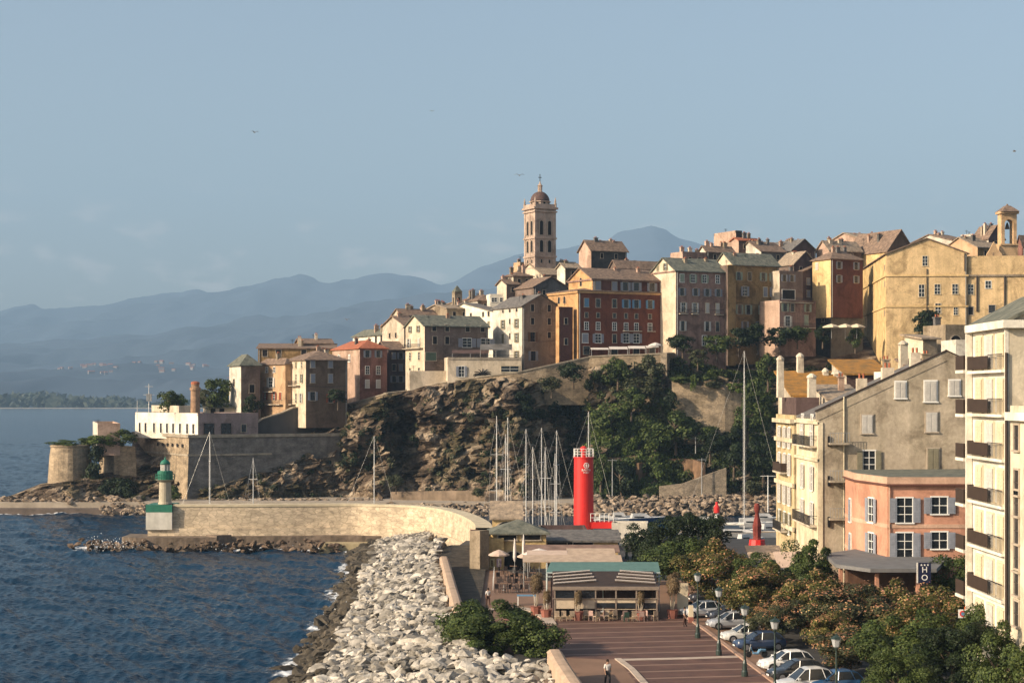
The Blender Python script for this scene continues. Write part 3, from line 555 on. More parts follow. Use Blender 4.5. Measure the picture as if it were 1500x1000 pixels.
# red building
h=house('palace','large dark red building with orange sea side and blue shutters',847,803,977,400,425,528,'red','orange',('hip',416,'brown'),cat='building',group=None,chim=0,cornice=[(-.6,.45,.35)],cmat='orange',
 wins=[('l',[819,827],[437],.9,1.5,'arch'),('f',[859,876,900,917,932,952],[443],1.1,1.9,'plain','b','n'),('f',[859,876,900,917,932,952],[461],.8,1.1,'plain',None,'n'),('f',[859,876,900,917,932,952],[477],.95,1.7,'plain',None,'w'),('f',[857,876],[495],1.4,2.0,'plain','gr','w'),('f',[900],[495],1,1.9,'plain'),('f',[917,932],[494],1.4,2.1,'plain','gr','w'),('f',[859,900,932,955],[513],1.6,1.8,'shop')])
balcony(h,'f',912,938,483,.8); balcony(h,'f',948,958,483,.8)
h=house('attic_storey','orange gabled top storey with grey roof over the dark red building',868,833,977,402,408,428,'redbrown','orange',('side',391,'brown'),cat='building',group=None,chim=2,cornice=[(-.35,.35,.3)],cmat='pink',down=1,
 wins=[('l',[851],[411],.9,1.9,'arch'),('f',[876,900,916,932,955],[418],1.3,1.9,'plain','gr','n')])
house('wing','dark red brown wing wedged before the orange sea side',819,816,839,398.5,453,535,'redbrown','orange',('flat',None,'brown'),cat='building',group=None,chim=0,down=2,depth=1.6,wins=[('f',[829],[470,500],.8,1.4,'hole')])
# cream gable + pink block
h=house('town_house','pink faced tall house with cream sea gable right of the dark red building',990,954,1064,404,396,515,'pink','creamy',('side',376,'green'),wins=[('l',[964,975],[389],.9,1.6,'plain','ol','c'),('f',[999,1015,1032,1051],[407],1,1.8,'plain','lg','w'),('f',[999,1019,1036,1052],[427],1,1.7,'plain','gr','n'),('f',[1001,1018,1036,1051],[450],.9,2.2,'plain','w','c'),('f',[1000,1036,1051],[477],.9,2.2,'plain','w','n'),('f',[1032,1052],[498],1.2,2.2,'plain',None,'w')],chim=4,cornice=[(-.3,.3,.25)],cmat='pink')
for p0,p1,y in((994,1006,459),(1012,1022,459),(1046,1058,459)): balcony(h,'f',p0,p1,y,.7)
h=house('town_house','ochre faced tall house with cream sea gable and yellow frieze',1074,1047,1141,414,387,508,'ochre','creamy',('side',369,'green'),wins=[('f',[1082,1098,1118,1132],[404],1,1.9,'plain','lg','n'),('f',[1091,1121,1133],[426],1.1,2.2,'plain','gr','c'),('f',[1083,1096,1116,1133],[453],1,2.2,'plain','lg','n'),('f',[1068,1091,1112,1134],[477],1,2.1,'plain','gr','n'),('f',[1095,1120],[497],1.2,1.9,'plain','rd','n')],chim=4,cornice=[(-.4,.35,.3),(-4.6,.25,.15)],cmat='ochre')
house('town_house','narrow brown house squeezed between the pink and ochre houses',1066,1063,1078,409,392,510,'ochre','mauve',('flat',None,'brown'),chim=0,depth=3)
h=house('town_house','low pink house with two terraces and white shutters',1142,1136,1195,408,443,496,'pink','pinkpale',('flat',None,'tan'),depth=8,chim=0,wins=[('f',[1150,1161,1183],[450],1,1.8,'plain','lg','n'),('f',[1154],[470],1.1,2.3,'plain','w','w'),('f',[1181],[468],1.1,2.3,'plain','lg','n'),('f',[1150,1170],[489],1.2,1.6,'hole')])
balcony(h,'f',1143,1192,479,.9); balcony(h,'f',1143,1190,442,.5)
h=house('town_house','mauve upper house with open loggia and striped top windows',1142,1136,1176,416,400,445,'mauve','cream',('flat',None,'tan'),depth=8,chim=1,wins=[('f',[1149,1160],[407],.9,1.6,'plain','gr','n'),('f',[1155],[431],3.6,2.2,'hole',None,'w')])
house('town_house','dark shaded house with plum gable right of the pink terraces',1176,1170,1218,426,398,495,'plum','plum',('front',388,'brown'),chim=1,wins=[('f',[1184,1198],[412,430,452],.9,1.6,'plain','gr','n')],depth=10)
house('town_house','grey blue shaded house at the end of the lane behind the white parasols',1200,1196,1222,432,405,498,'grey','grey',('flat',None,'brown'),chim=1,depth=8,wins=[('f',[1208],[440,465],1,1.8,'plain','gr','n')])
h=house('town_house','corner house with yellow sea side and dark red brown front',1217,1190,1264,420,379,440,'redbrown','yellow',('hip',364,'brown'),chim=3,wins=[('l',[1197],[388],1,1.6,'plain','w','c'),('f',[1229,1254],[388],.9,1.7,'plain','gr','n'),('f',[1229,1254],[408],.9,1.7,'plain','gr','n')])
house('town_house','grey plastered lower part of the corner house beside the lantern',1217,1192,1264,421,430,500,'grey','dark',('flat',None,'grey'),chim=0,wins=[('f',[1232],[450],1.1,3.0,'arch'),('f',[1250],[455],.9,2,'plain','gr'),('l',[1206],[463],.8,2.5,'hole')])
# yellow governor building
Y1=house('convent','huge stained yellow building with front gable above the slope',1298,1262,1417,400,372,560,'yellow2','yellow',('front',350,'brown'),th=R(-5),cat='building',group=None,chim=0,cornice=[(-5.1,.35,.25),(-12,.35,.2)],cmat='yellow',
 wins=[('f',[1355],[382.5],1.1,2.2,'plain',None,'c'),('f',[1350],[426],1.2,2.7,'plain',None,'c'),('f',[1373,1399],[424],1.2,2.2,'plain',None,'c'),('f',[1374],[452],1.2,2.2,'plain',None,'c'),('f',[1400],[456],.9,1.7,'plain',None,'c'),('l',[1296.3],[391,415,458],.9,1.1,'hole')])
x,y,z=fpos(Y1,'f',1357.5,394); MB().tube([(x,-.18,z),(x,-.18,z-13)],.11,6).build('drainpipe',BROWNM,Y1.root)
x,y,z=fpos(Y1,'f',1413,372); MB().tube([(x,-.18,z),(x,-.18,z-4.0)],.13,6).build('drainpipe',BROWNM,Y1.root)
Y2=house('convent_wing','long stained yellow wing with rooftop frieze and hanging creeper',1418,1416,1560,399,379,560,'yellow2','yellow',('flat',None,'grey'),th=R(-6),cat='building',group=None,chim=0,depth=12,cornice=[(-4.0,.4,.35)],cmat='stone',
 wins=[('f',[1422],[424],1.2,2.2,'plain',None,'c'),('f',[1447.5],[417],1.2,1.6,'plain',None,'w'),('f',[1453],[452.5],1.4,1.7,'plain',None,'n'),('f',[1422],[455],1,1.8,'hole')])
for px in (1431,1471.5):
    x,y,z=fpos(Y2,'f',px,404); MB().tube([(x,-.2,z),(x,-.2,z-8)],.2,6).build('drainpipe',BROWNM,Y2.root)
# roofs in the background, right part: (c,l,r,D,yt,yb,front,left,roof,label)
for a in [(866,848,918,440,366,404,'dark','pinkpale',('side',351,'brown'),'isolated dark house with pale end wall on the skyline right of the bell tower',3),
 (828,816,850,436,392,412,'brown','white',('side',385,'tan'),'small white dormer house left of the isolated dark house',1),
 (905,893,975,430,392,410,'plum','mauve',('side',381,'brown'),'long low brown roof behind the orange gable',1),
 (782,737,832,432,420,440,'grey','mauve',('front',405,'brown'),'dark grey gable with round vent below the bell tower',2),
 (795,757,832,446,402,425,'stone','creamy',('side',384,'tan'),'tan roofed house right under the bell tower',3),
 (752,736,780,442,404,425,'stone','cream',('hip',396,'brown'),'crumbling cream house left of the bell tower foot',3),
 (800,786,848,452,394,420,'cream','cream',('side',382,'tan'),'pale tan roof between the bell tower and the isolated dark house',3),
 (762,752,776,456,387,405,'stone','peach',('flat',None,'tan'),'orange niche house beside the bell tower foot',1),
 (742,728,760,440,416,440,'mauve','cream',('side',409,'brown'),'low brown roof descending left of the bell tower',3),
 (655,622,690,440,452,480,'stone','stone',('side',445,'tan'),'low tan roofs left of the slender stone turret',4),
 (700,668,735,445,440,470,'mauve','white',('hip',430,'brown'),'brown hip roof right of the slender stone turret',4),
 (590,574,640,440,462,490,'mauve','cream',('side',452,'brown'),'brown roof with chimneys left of the slender turret',5),
 (1000,982,1035,425,372,395,'pink','pinkpale',('flat',None,'red'),'pale pink roof terrace house above the cream gable',3),
 (1035,1024,1075,430,368,392,'mauve','white',('side',360,'brown'),'small white roof hut among chimneys',5),
 (1082,1071,1112,445,352,385,'plum','pinkpale',('side',348,'red'),'pink tower house on the skyline with blank wall',2),
 (1078,1071,1087,448,341,352,'dark','pinkpale',('flat',None,'brown'),'little pink rooftop cabin highest on the skyline',0),
 (1115,1080,1150,440,368,392,'grey','white',('side',352,'brown'),'dark roof with white dormers on the skyline',5),
 (1160,1118,1195,444,366,395,'plum','cream',('front',350,'grey'),'dark grey gable roof on the skyline above the ochre house',4),
 (1163,1137,1196,428,386,402,'plum','mauve',('front',368,'tan'),'tan roof with broad dark plum gable',2),
 (1215,1196,1262,445,366,392,'brown','pinkpale',('side',352,'tan'),'tan roof with pink wall behind the corner house',4),
 (1280,1196,1330,455,356,380,'pinkpale','pinkpale',('side',336,'tan'),'long weathered roof with pale pink end on the skyline',3),
 (1300,1240,1338,442,366,385,'brown','yellow',('front',336,'brown'),'dark brown gabled roof behind the huge yellow building',2),
 (1395,1330,1420,450,352,375,'plum','white',('side',340,'brown'),'dark roof right of the gable peak on the skyline',3),
 (1432,1380,1470,440,362,385,'ochre','peach',('side',345,'tan'),'ochre walled house with tan roof left of the bell gable',3),
 (1425,1408,1424,448,346,360,'white','white',('flat',None,'grey'),'small white roof box on the skyline',0),
 (1448,1425,1470,446,348,365,'plum','white',('front',330,'brown'),'steep dark roof just left of the bell gable',3),
 (1498,1490,1560,445,358,385,'redbrown','rose',('side',345,'brown'),'dark red roof behind the bell gable',1),
 (700,640,760,470,445,470,'mauve','cream',('side',438,'brown'),'low long roof half hidden behind the white houses',3)]:
    c,l,r,D,yt,yb,fm,lm,rf,lb,nc=a
    wins=[]
    if yb-yt>14 and nc: wins=[('f',[c+(r-c)*u for u in((.3,.7) if r-c>24 else (.5,))],[yt+8],.8,1.2,'hole')]
    house('town_house',lb,c,l,r,D,yt,yb+10,fm,lm,rf,chim=nc,wins=wins,depth=10 if abs(c-l)<8 else None,down=8)
# slender turret
t=empty('turret',at(669.5,446,450)-Vector((0,0,4)),TH,'slender stone turret with pointed cap on the roofline','turret'); b=MB(); b.box(-1.0,1.0,-.9,.9,0,7.2,0); b.build('shaft',PL['stone'],t); MB().lathe([(1.5,7.2),(.9,7.9),(.1,8.8)],4,ph=R(45)).build('cap',ROOF['green'],t)
obj('window',win_mesh(.6,2.6,'arch','n'),t,(0.1,-.9,4.6)); obj('window',win_mesh(.6,2.6,'arch','n'),t,(-1.0,0,4.6),R(-90))
# bell tower
D=450; p=at(784,410,D); t=empty('bell_tower',(p.x,p.y,p.z-2),TH,'tall cream bell tower with paired arches and dark red dome','bell tower'); zb=t.location.z
W=5.8; cr=PL['pinkpale']; H1=zz(304,D)-zb
b=MB(); b.box(0,W,0,W,0,H1,0)
for (x0,x1,y0,y1) in((-.12,.6,-.12,.6),(W-.6,W+.12,-.12,.6),(-.12,.6,W-.6,W+.12),(W/2-.3,W/2+.3,-.1,-.001),(-.1,-.001,W/2-.3,W/2+.3)): b.box(x0,x1,y0,y1,0,H1-.01,0)
b.build('shaft',PL['tower'] if 'tower' in PL else plaster('plaster_tower',(.50,.38,.30),.25),t)
for yy,hh,pr in((304,.5,.55),(309,.35,.4),(348,.4,.3),(375,.45,.3),(392,.4,.25)):
    z=zz(yy,D)-zb; MB().box(-pr,W+pr,-pr,W+pr,z-hh/2,z+hh/2).build('cornice',_M['plaster_tower'],t)
for (y0,hh) in((333,3.6),(360,3.0)):
    z=zz(y0,D)-zb
    for u in (W*.3,W*.7):
        obj('belfry_opening',win_mesh(.95,hh,'arch','n'),t,(u,-.06,z)); obj('belfry_opening',win_mesh(.95,hh,'arch','n'),t,(-.06,u,z),R(-90))
z=zz(382,D)-zb
for u in (W*.3,W*.7): obj('belfry_opening',win_mesh(.5,.9,'arch','n'),t,(-.06,u,z),R(-90)); obj('belfry_opening',win_mesh(.5,.9,'arch','n'),t,(u,-.06,z))
# parapet with pinnacles, drum, dome, lantern
b=MB(); z=H1+.25
for (x0,x1,y0,y1) in((-.2,W+.2,-.2,.1),(-.2,W+.2,W-.1,W+.2),(-.2,.1,.1,W-.1),(W-.1,W+.2,.1,W-.1)): b.box(x0,x1,y0,y1,z,z+.8)
b.build('parapet',_M['plaster_tower'],t)
for (x,y) in((0,0),(W,0),(0,W),(W,W)): MB().lathe([(.35,z),(.35,z+1.1),(.18,z+1.2),(.26,z+1.6),(.05,z+2.6)],8,c=(x,y)).build('pinnacle',_M['plaster_tower'],t)
zd=zz(293,D)-zb; MB().lathe([(2.5,H1),(2.5,zd-.3),(2.85,zd-.2),(2.85,zd)],8,c=(W/2,W/2),ph=R(22.5)).build('drum',_M['plaster_tower'],t)
for k in range(8):
    a=R(45*k-90); obj('belfry_opening',win_mesh(.6,1.5,'arch','n'),t,(W/2+2.34*math.cos(a),W/2+2.34*math.sin(a),(H1+zd)/2+.1),a+R(90))
n=9; dh=2.6; dm=MB().lathe([(2.5*math.cos(i/n*1.45),zd+dh*math.sin(i/n*1.45)) for i in range(n+1)],16,c=(W/2,W/2)).build('dome',mat('dome_tiles',(.10,.055,.045),var=.4,sc=2,c2=(.07,.05,.045)),t,smooth=True)
zt=zd+dh; MB().lathe([(.75,zt-.2),(.6,zt+.1),(.6,zt+1.3),(.75,zt+1.4),(.25,zt+2.0),(.08,zt+2.6)],8,c=(W/2,W/2)).build('lantern',_M['plaster_tower'],t)
b=MB(); b.tube([(W/2,W/2,zt+2.3),(W/2,W/2,zt+4.4)],.09,6); b.box(W/2-.45,W/2+.45,W/2-.06,W/2+.06,zt+3.5,zt+3.66); b.build('cross',BLACKM,t)
# bell gable on the right
D=425; p=at(1467,400,D); t=empty('bell_gable',(p.x,p.y,p.z-3),R(9),'peach church bell gable with hanging bell and little tiled roof','bell gable'); zb=t.location.z
pk=plaster('plaster_gable',(.60,.40,.22),.25); W=3.9
def Zt(py): return zz(py,D)-zb
b=MB(); b.box(-.3,W+.3,0,2.4,0,Zt(357)); b.box(0,.85,0,2.2,Zt(357),Zt(313)); b.box(W-.85,W,0,2.2,Zt(357),Zt(313)); b.box(.85,W-.85,.0,2.2,Zt(321),Zt(313))
for k in range(7):
    a0,a1=math.pi*k/7,math.pi*(k+1)/7; c=W/2; r=W/2-.85
    x0,x1=c+r*math.cos(a0),c+r*math.cos(a1); z0,z1=Zt(327)+r*.85*math.sin(a0),Zt(327)+r*.85*math.sin(a1); zt=Zt(321)
    b.add([(x0,0,z0),(x1,0,z1),(x1,0,zt),(x0,0,zt),(x0,2.2,z0),(x1,2.2,z1),(x1,2.2,zt),(x0,2.2,zt)],[(0,3,2,1),(4,5,6,7),(0,1,5,4)])
b.box(.2,W-.2,.1,.25,Zt(366),Zt(361)); b.build('arch_frame',pk,t)
MB().box(-.4,W+.4,-.4,2.6,Zt(313),Zt(310)).build('cornice',pk,t); MB().box(-.35,W+.35,-.35,2.5,Zt(359),Zt(357)).build('cornice',pk,t)
MB().lathe([(3.2,Zt(310)),(2.2,Zt(306)),(.9,Zt(301)),(.3,Zt(300)),(.2,Zt(298))],4,c=(W/2,1.1),ph=R(45)).build('roof',ROOF['brown'],t)
MB().lathe([(.55,Zt(335)),(.5,Zt(333)),(.36,Zt(329)),(.2,Zt(326.5)),(.08,Zt(325))],12,c=(W/2,1.1)).build('bell',mat('bronze',(.07,.06,.04),rough=.5,metal=.6),t)
# scroll wall left of the bell gable
b=MB(); D=424; pts=[(1446,381),(1446,372),(1450,366),(1453,360),(1456,354),(1459,360),(1462,366),(1468,372),(1468,381)]
vs=[at(a,c,D) for a,c in pts]; n=len(vs); b.add(vs+[v+Vector((0,.8,0)) for v in vs],[tuple(range(n-1,-1,-1)),tuple(range(n,2*n))]+[(i,(i+1)%n,(i+1)%n+n,i+n) for i in range(n)])
tag(b.build('church_gable',pk),'small scrolled church pediment left of the bell gable','pediment')
# ------------------------------------------------------------------ VEGETATION TOOLS
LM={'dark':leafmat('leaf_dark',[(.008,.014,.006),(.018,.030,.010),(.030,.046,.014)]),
 'green':leafmat('leaf_green',[(.020,.034,.008),(.052,.078,.018),(.105,.13,.034)]),
 'olive':leafmat('leaf_olive',[(.035,.042,.018),(.06,.068,.03),(.10,.10,.05)]),
 'lime':leafmat('leaf_lime',[(.05,.085,.015),(.09,.13,.025),(.13,.16,.04)]),
 'gold':leafmat('leaf_gold',[(.035,.05,.012),(.10,.105,.028),(.20,.155,.045)]),
 'dry':leafmat('leaf_dry',[(.12,.08,.04),(.20,.14,.07),(.28,.20,.11)]),
 'blossom':leafmat('blossom_pink',[(.33,.13,.08),(.42,.21,.10),(.42,.29,.12),(.34,.15,.12)],.15)}
BARK=mat('bark',(.11,.08,.055),var=.4,sc=2,bump=.03)
def crown_mesh(name,key,n,lf,seed,ncl=16,flat=1.,cr=(.26,.42)):
    r=np.random.RandomState(seed); c=r.normal(0,1,(ncl,3)); c/=np.linalg.norm(c,axis=1)[:,None]; c*=r.uniform(.35,.80 if ncl<30 else .92,(ncl,1)); c[:,2]*=flat
    k=r.randint(0,ncl,n); rad=r.uniform(cr[0],cr[1],ncl)[k]; d=r.normal(0,1,(n,3)); d/=np.linalg.norm(d,axis=1)[:,None]; d[:,2]=np.abs(d[:,2])*np.where(r.rand(n)<.8,1,-1)
    P=c[k]+d*rad[:,None]*r.uniform(.7,1.08,(n,1)); nr=d+P*.5+np.array([0,0,.3])
    V,Q=leaves(P,nr,np.full(n,lf),r,.65,.55); return np_mesh(name,V,Q,LM[key])
CR={}
def crown(key,res,v=0,flat=1.):
    k=(key,res,v)
    if k not in CR: CR[k]=crown_mesh('crown',key,{'far':1700,'mid':7000,'near':19000}[res],{'far':.16,'mid':.085,'near':.058}[res],{'far':101,'mid':202,'near':303}[res]+v*31,{'far':12,'mid':20,'near':50}[res],flat,(.26,.42) if res!='near' else (.13,.28))
    return CR[k]
def trunk_mesh(seed,H):
    r=random.Random(seed); b=MB(); top=Vector((r.uniform(-.06,.06)*H,r.uniform(-.06,.06)*H,H*.55)); b.tube([(0,0,-.3),(0,0,.05*H),top*.5,top],[.05*H,.035*H,.03*H,.022*H],7)
    for k in range(6):
        a=k*1.05+r.random(); m1=top*r.uniform(.75,1); e=m1+Vector((math.cos(a),math.sin(a),r.uniform(.5,1.2)))*H*.2; b.tube([m1,(m1+e)/2+Vector((0,0,-.02*H)),e],[.018*H,.012*H,.006*H],5)
    return b.mesh('trunk',BARK)
TK={}
def tree(px,py,D,h,w,key,label,res='far',cat='tree',v=0,group=None,name='tree',trunk=True,z=None,th=None,flower=None,lift=.95):
    """crown of width w and height h*(1-?) whose foot stands at (px,py,D)"""
    p=at(px,py,D)
    if z is not None: p.z=z
    t=empty(name,p,th if th is not None else (px*7.3)%6.28,label,cat,group)
    if trunk:
        k=('t',v)
        if k not in TK: TK[k]=trunk_mesh(v+5,1.)
        obj('trunk',TK[k],t,(0,0,0),0,(h*.9,h*.9,h))
    ch=h*(lift if trunk else 1.0)
    o=obj('crown' if trunk else 'foliage',crown(key,res,v),t,(0,0,h*.5 if trunk else h*.42),0,(w/2.0,w/2.0,ch/(1.75 if trunk else 1.9)))
    if flower: obj('blossom',crown(flower,'fl',v) if 0 else FLW[v%2],t,(0,0,h-ch*.50),0,(w/1.86,w/1.86,ch/1.86))
    return t
# icosphere based rocks
import bmesh
def rock_proto(seed,sub,flat=.44,rough=.35):
    bm=bmesh.new(); bmesh.ops.create_icosphere(bm,subdivisions=sub,radius=1); r=random.Random(seed)
    pl_=[(Vector((r.gauss(0,1),r.gauss(0,1),r.gauss(0,1))).normalized(),r.uniform(.38,.8)) for _ in range(11)]
    sx=r.uniform(.8,1.35); sy=r.uniform(.65,1.)
    for v in bm.verts:
        for nn,d in pl_:
            k=v.co.dot(nn)
            if k>d: v.co-=nn*(k-d)
        v.co+=v.co.normalized()*noise.noise(v.co*1.7+Vector((seed*3.1,0,0)))*rough*.6
        v.co.x*=sx; v.co.y*=sy; v.co.z*=flat
    me=bpy.data.meshes.new('boulder'); bm.to_mesh(me); bm.free(); return me
def rot3(r):
    a,b,c=r.uniform(-.6,.6),r.uniform(-.6,.6),r.uniform(0,6.28); return Matrix.Rotation(c,3,'Z')@Matrix.Rotation(a,3,'X')@Matrix.Rotation(b,3,'Y')
_RP=[rock_proto(k,2) for k in range(7)]
RPD=[]
for me in _RP:
    v=np.zeros(len(me.vertices)*3); me.vertices.foreach_get('co',v); f=np.zeros(len(me.polygons)*3,dtype=np.int64); me.polygons.foreach_get('vertices',f); RPD.append((v.reshape(-1,3),f.reshape(-1,3)))
def rocks_np(name,items,m,seed=1):
    r=random.Random(seed); VV=[];FF=[];o=0
    for (p,s) in items:
        v,f=RPD[r.randrange(7)]; M=np.array(rot3(r)); VV.append((v*s)@M.T+np.array(p)); FF.append(f+o); o+=len(v)
    return np_mesh(name,np.concatenate(VV),np.concatenate(FF),m)
def rockmat(name,c,c2,var=.2):
    return mat(name,c,var=var,sc=.9,c2=c2,bump=.12,bsc=2.2,det=7,rough=.9,spec=.2)
def island(m,amt=.35):
    """vary brightness rock by rock"""
    nt=m.node_tree; b=[q for q in nt.nodes if q.type=='BSDF_PRINCIPLED'][0]; l=b.inputs['Base Color'].links[0].from_socket
    g=N(nt,'ShaderNodeNewGeometry'); oi=N(nt,'ShaderNodeObjectInfo'); ad=N(nt,'ShaderNodeMath',operation='ADD'); nt.links.new(g.outputs['Random Per Island'],ad.inputs[0]); nt.links.new(oi.outputs['Random'],ad.inputs[1]); fr=N(nt,'ShaderNodeMath',operation='FRACT'); nt.links.new(ad.outputs[0],fr.inputs[0])
    mr=N(nt,'ShaderNodeMapRange'); mr.inputs[3].default_value=1-amt; mr.inputs[4].default_value=1+amt*.4; nt.links.new(fr.outputs[0],mr.inputs[0])
    x=N(nt,'ShaderNodeMix',data_type='RGBA',blend_type='MULTIPLY'); x.inputs[0].default_value=1; nt.links.new(l,x.inputs[6]); nt.links.new(mr.outputs[0],x.inputs[7]); nt.links.new(x.outputs[2],b.inputs['Base Color']); return m
RW=island(rockmat('pale_boulder',(.50,.455,.385),(.20,.18,.15)),.62); RD=island(rockmat('wet_boulder',(.11,.09,.065),(.035,.03,.022)),.5); RF=island(rockmat('shore_boulder',(.36,.28,.20),(.14,.10,.07)),.5)
# ------------------------------------------------------------------ bastions, ramparts and walls on the rock
BAST=mat('bastion_masonry',(.38,.29,.19),var=.45,sc=.35,stretch=(1,1,2),voro=.35,vsc=1.1,bump=.1,bsc=2,streak=.35,det=7)
def wallpoly(name,label,top,bot_dy,thick,m,cat='wall',cop=None,group=None,bots=None):
    """free standing wall following (px,py_top,D) points; bot_dy = height in metres"""
    P=[at(*p) for p in top]; c=P[0].copy(); zb=min(p.z for p in P)-bot_dy if bots is None else None
    t=empty(name,(c.x,c.y,zb if bots is None else bots),0,label,cat,group); z0=t.location.z; b=MB(); n=len(P); vs=[]
    for i,p in enumerate(P):
        d=(P[min(i+1,n-1)]-P[max(i-1,0)]); d.z=0; d.normalize(); nn=Vector((-d.y,d.x,0))*thick; q=p-Vector((c.x,c.y,z0)); q2=q+nn
        vs+=[(q.x,q.y,0),(q.x,q.y,q.z),(q2.x,q2.y,q.z),(q2.x,q2.y,0)]
    fs=[]
    for i in range(n-1):
        for k in range(3): fs.append((i*4+k,(i+1)*4+k,(i+1)*4+k+1,i*4+k+1)[::-1] if 0 else (i*4+k,i*4+k+1,(i+1)*4+k+1,(i+1)*4+k)[::-1])
    fs+= [(0,1,2,3)[::-1],(4*n-4,4*n-3,4*n-2,4*n-1)]
    b.add(vs,fs); b.build('wall',m,t)
    if cop:
        q=MB()
        for i in range(n-1):
            a=Vector(vs[i*4+1]); a2=Vector(vs[i*4+2]); e=Vector(vs[i*4+5]); e2=Vector(vs[i*4+6]); o=(a-a2).normalized()*.18; u=Vector((0,0,.003)); k=Vector((0,0,.28))
            q.add([a+o+u,e+o+u,e2-o+u,a2-o+u,a+o+k,e+o+k,e2-o+k,a2-o+k],[(4,5,6,7),(0,1,5,4),(1,2,6,5),(2,3,7,6),(3,0,4,7)])
        q.build('coping',cop,t)
    return t
BT=R(30); X0,tf,tl=solve(277,195,512,377,BT); z1=zz(637.5,377)
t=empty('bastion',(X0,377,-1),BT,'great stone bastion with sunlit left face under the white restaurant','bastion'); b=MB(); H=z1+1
b.box(0,tf,0,tl,0,H,bat=.9); b.m=[1 if i in(0,1) else 0 for i in range(len(b.f))]; b.build('wall',[BAST,mat('shade_toned_masonry',(.20,.175,.15),var=.4,sc=.35,stretch=(1,1,2),voro=.3,vsc=1.1,bump=.1,bsc=2,streak=.3,det=7)],t)  # front and right faces coloured darker, their shade put into the stone colour
q=MB(); q.box(-.35,tf+.2,-.35,-.0,H-.5,H+.15); q.box(-.35,-.001,0.001,tl,H-.5,H+.15); q.build('coping',CONC,t)
q=MB(); q.box(-.42,-.1,0,tl,H-4.4,H-4.0); q.box(-.42,tf*.5,-.42,-.15,H-4.4,H-4.0); q.build('string_course',CONC,t)
for k in range(6): q=MB(); q.box(-.36,-.3,3+k*3.2,3.9+k*3.2,H-2.6,H-1.9); q.build('embrasure',DARK,t)
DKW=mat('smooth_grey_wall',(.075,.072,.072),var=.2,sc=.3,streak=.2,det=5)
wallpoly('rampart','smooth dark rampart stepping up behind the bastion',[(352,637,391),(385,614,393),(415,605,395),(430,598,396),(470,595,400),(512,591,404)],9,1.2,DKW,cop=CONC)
wallpoly('rampart','pale rampart with coping above the first rocky outcrop',[(512,592,403),(545,583,399.5),(567,577,397)],3.4,1.,BAST,cop=CONC)
wallpoly('rampart','dark recessed rampart below the cream gabled house',[(567,577,397),(600,573,402)],4.5,1.,BAST,cop=CONC)
wallpoly('rampart','long parapet wall climbing along the clifftop road under the palm restaurant',[(600,572,400.5),(640,562,397.5),(700,553,395),(758,546,394.5),(800,537,395.5),(862,524,398)],3.2,1.,BAST,cop=CONC)
wallpoly('rampart','high sunlit rampart carrying the parasol terrace',[(862,523,398),(900,521,397.5),(940,520,397),(978,518,396.5)],5.2,1.,BAST,cop=CONC)
wallpoly('buttress','dark buttress at the right end of the parasol terrace',[(977,517,396),(988,516,405)],19,1.5,STONE)
wallpoly('stone_wall','big pale stone retaining wall half way up the green slope',[(984,558,384),(1010,563,383.5),(1040,566,383),(1062,570,383),(1086,576,384)],11,1.5,BAST)
wallpoly('stone_wall','curved brown retaining wall at the foot of the green slope',[(936,678,375),(950,676,378),(975,672,380),(1000,671,380),(1015,673,377),(1028,678,372)],9,.8,mat('brown_wall',(.20,.12,.07),var=.35,sc=.8,streak=.5,bump=.05),bots=1.5)
wallpoly('stone_wall','low rubble wall rising to the right above the shore road',[(966,712,368.5),(1000,708,368.5),(1030,697,369),(1064,685,369.5)],7,.8,STONE,bots=1.5)
wallpoly('quay_wall','long brown wall beside the shore road under the cliff',[(572,720,374),(620,719,373),(700,718,370),(726,719,369)],3.5,.6,mat('road_wall',(.26,.19,.13),var=.3,sc=.6,streak=.4))
# round and square bastions at the tip
p=at(103,706,384); t=empty('round_bastion',(p.x,p.y,p.z-2),0,'small round stone bastion overgrown on top at the tip of the rock','bastion'); MB().lathe([(4.9,0),(4.35,8),(4.1,9.6),(4.3,9.7),(4.3,10.1)],26).build('wall',BAST,t,smooth=False)
X0,tf,tl=solve(168,147,198,385,R(30)); t=empty('square_bastion',(X0,385,zz(705,385)-3),R(30),'square stone bastion with planted top left of the great bastion','bastion'); MB().box(0,tf,0,tl,0,zz(654,385)-zz(705,385)+3,bat=.4).build('wall',BAST,t)
def sh(px,py,D,h,w,key,label,**k): return tree(px,py,D,h,w,key,label,cat='bush',name='bush',trunk=False,**k)
GB='bushes on the sea bastions'
sh(98,654,383,1.8,9,'lime','bright green bush crowning the round bastion',v=1); sh(122,654,385,2.4,6,'green','green bush just right of the round bastion top',v=2)
sh(150,655,384,3.4,7,'lime','bushes on the left of the square bastion top',v=3); sh(180,652,386,4.2,8,'green','bushes on the right of the square bastion top',v=1)
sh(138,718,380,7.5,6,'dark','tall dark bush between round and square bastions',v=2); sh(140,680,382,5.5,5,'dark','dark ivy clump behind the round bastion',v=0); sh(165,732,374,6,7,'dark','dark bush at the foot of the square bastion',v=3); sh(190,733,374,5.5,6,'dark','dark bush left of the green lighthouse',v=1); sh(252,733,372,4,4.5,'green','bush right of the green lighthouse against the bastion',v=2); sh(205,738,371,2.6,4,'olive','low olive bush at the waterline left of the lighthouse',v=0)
tree(247,604,400,5.6,6.5,'green','green tree behind the mast on the white restaurant',v=0); tree(262,604,402,4.5,5,'lime','small lime tree beside the white cottage',v=1)
tree(318,604,404,8.6,8,'green','large green tree left of the narrow white house',v=2); tree(303,606,403,6.4,6,'olive','olive tree behind the brick chimney',v=3); tree(366,612,396,5.6,6,'dark','dark tree in front of the narrow white house',v=1)
tree(495,593,392,4,5,'dark','dark shrub tree at the foot of the cream house side wall',v=3)
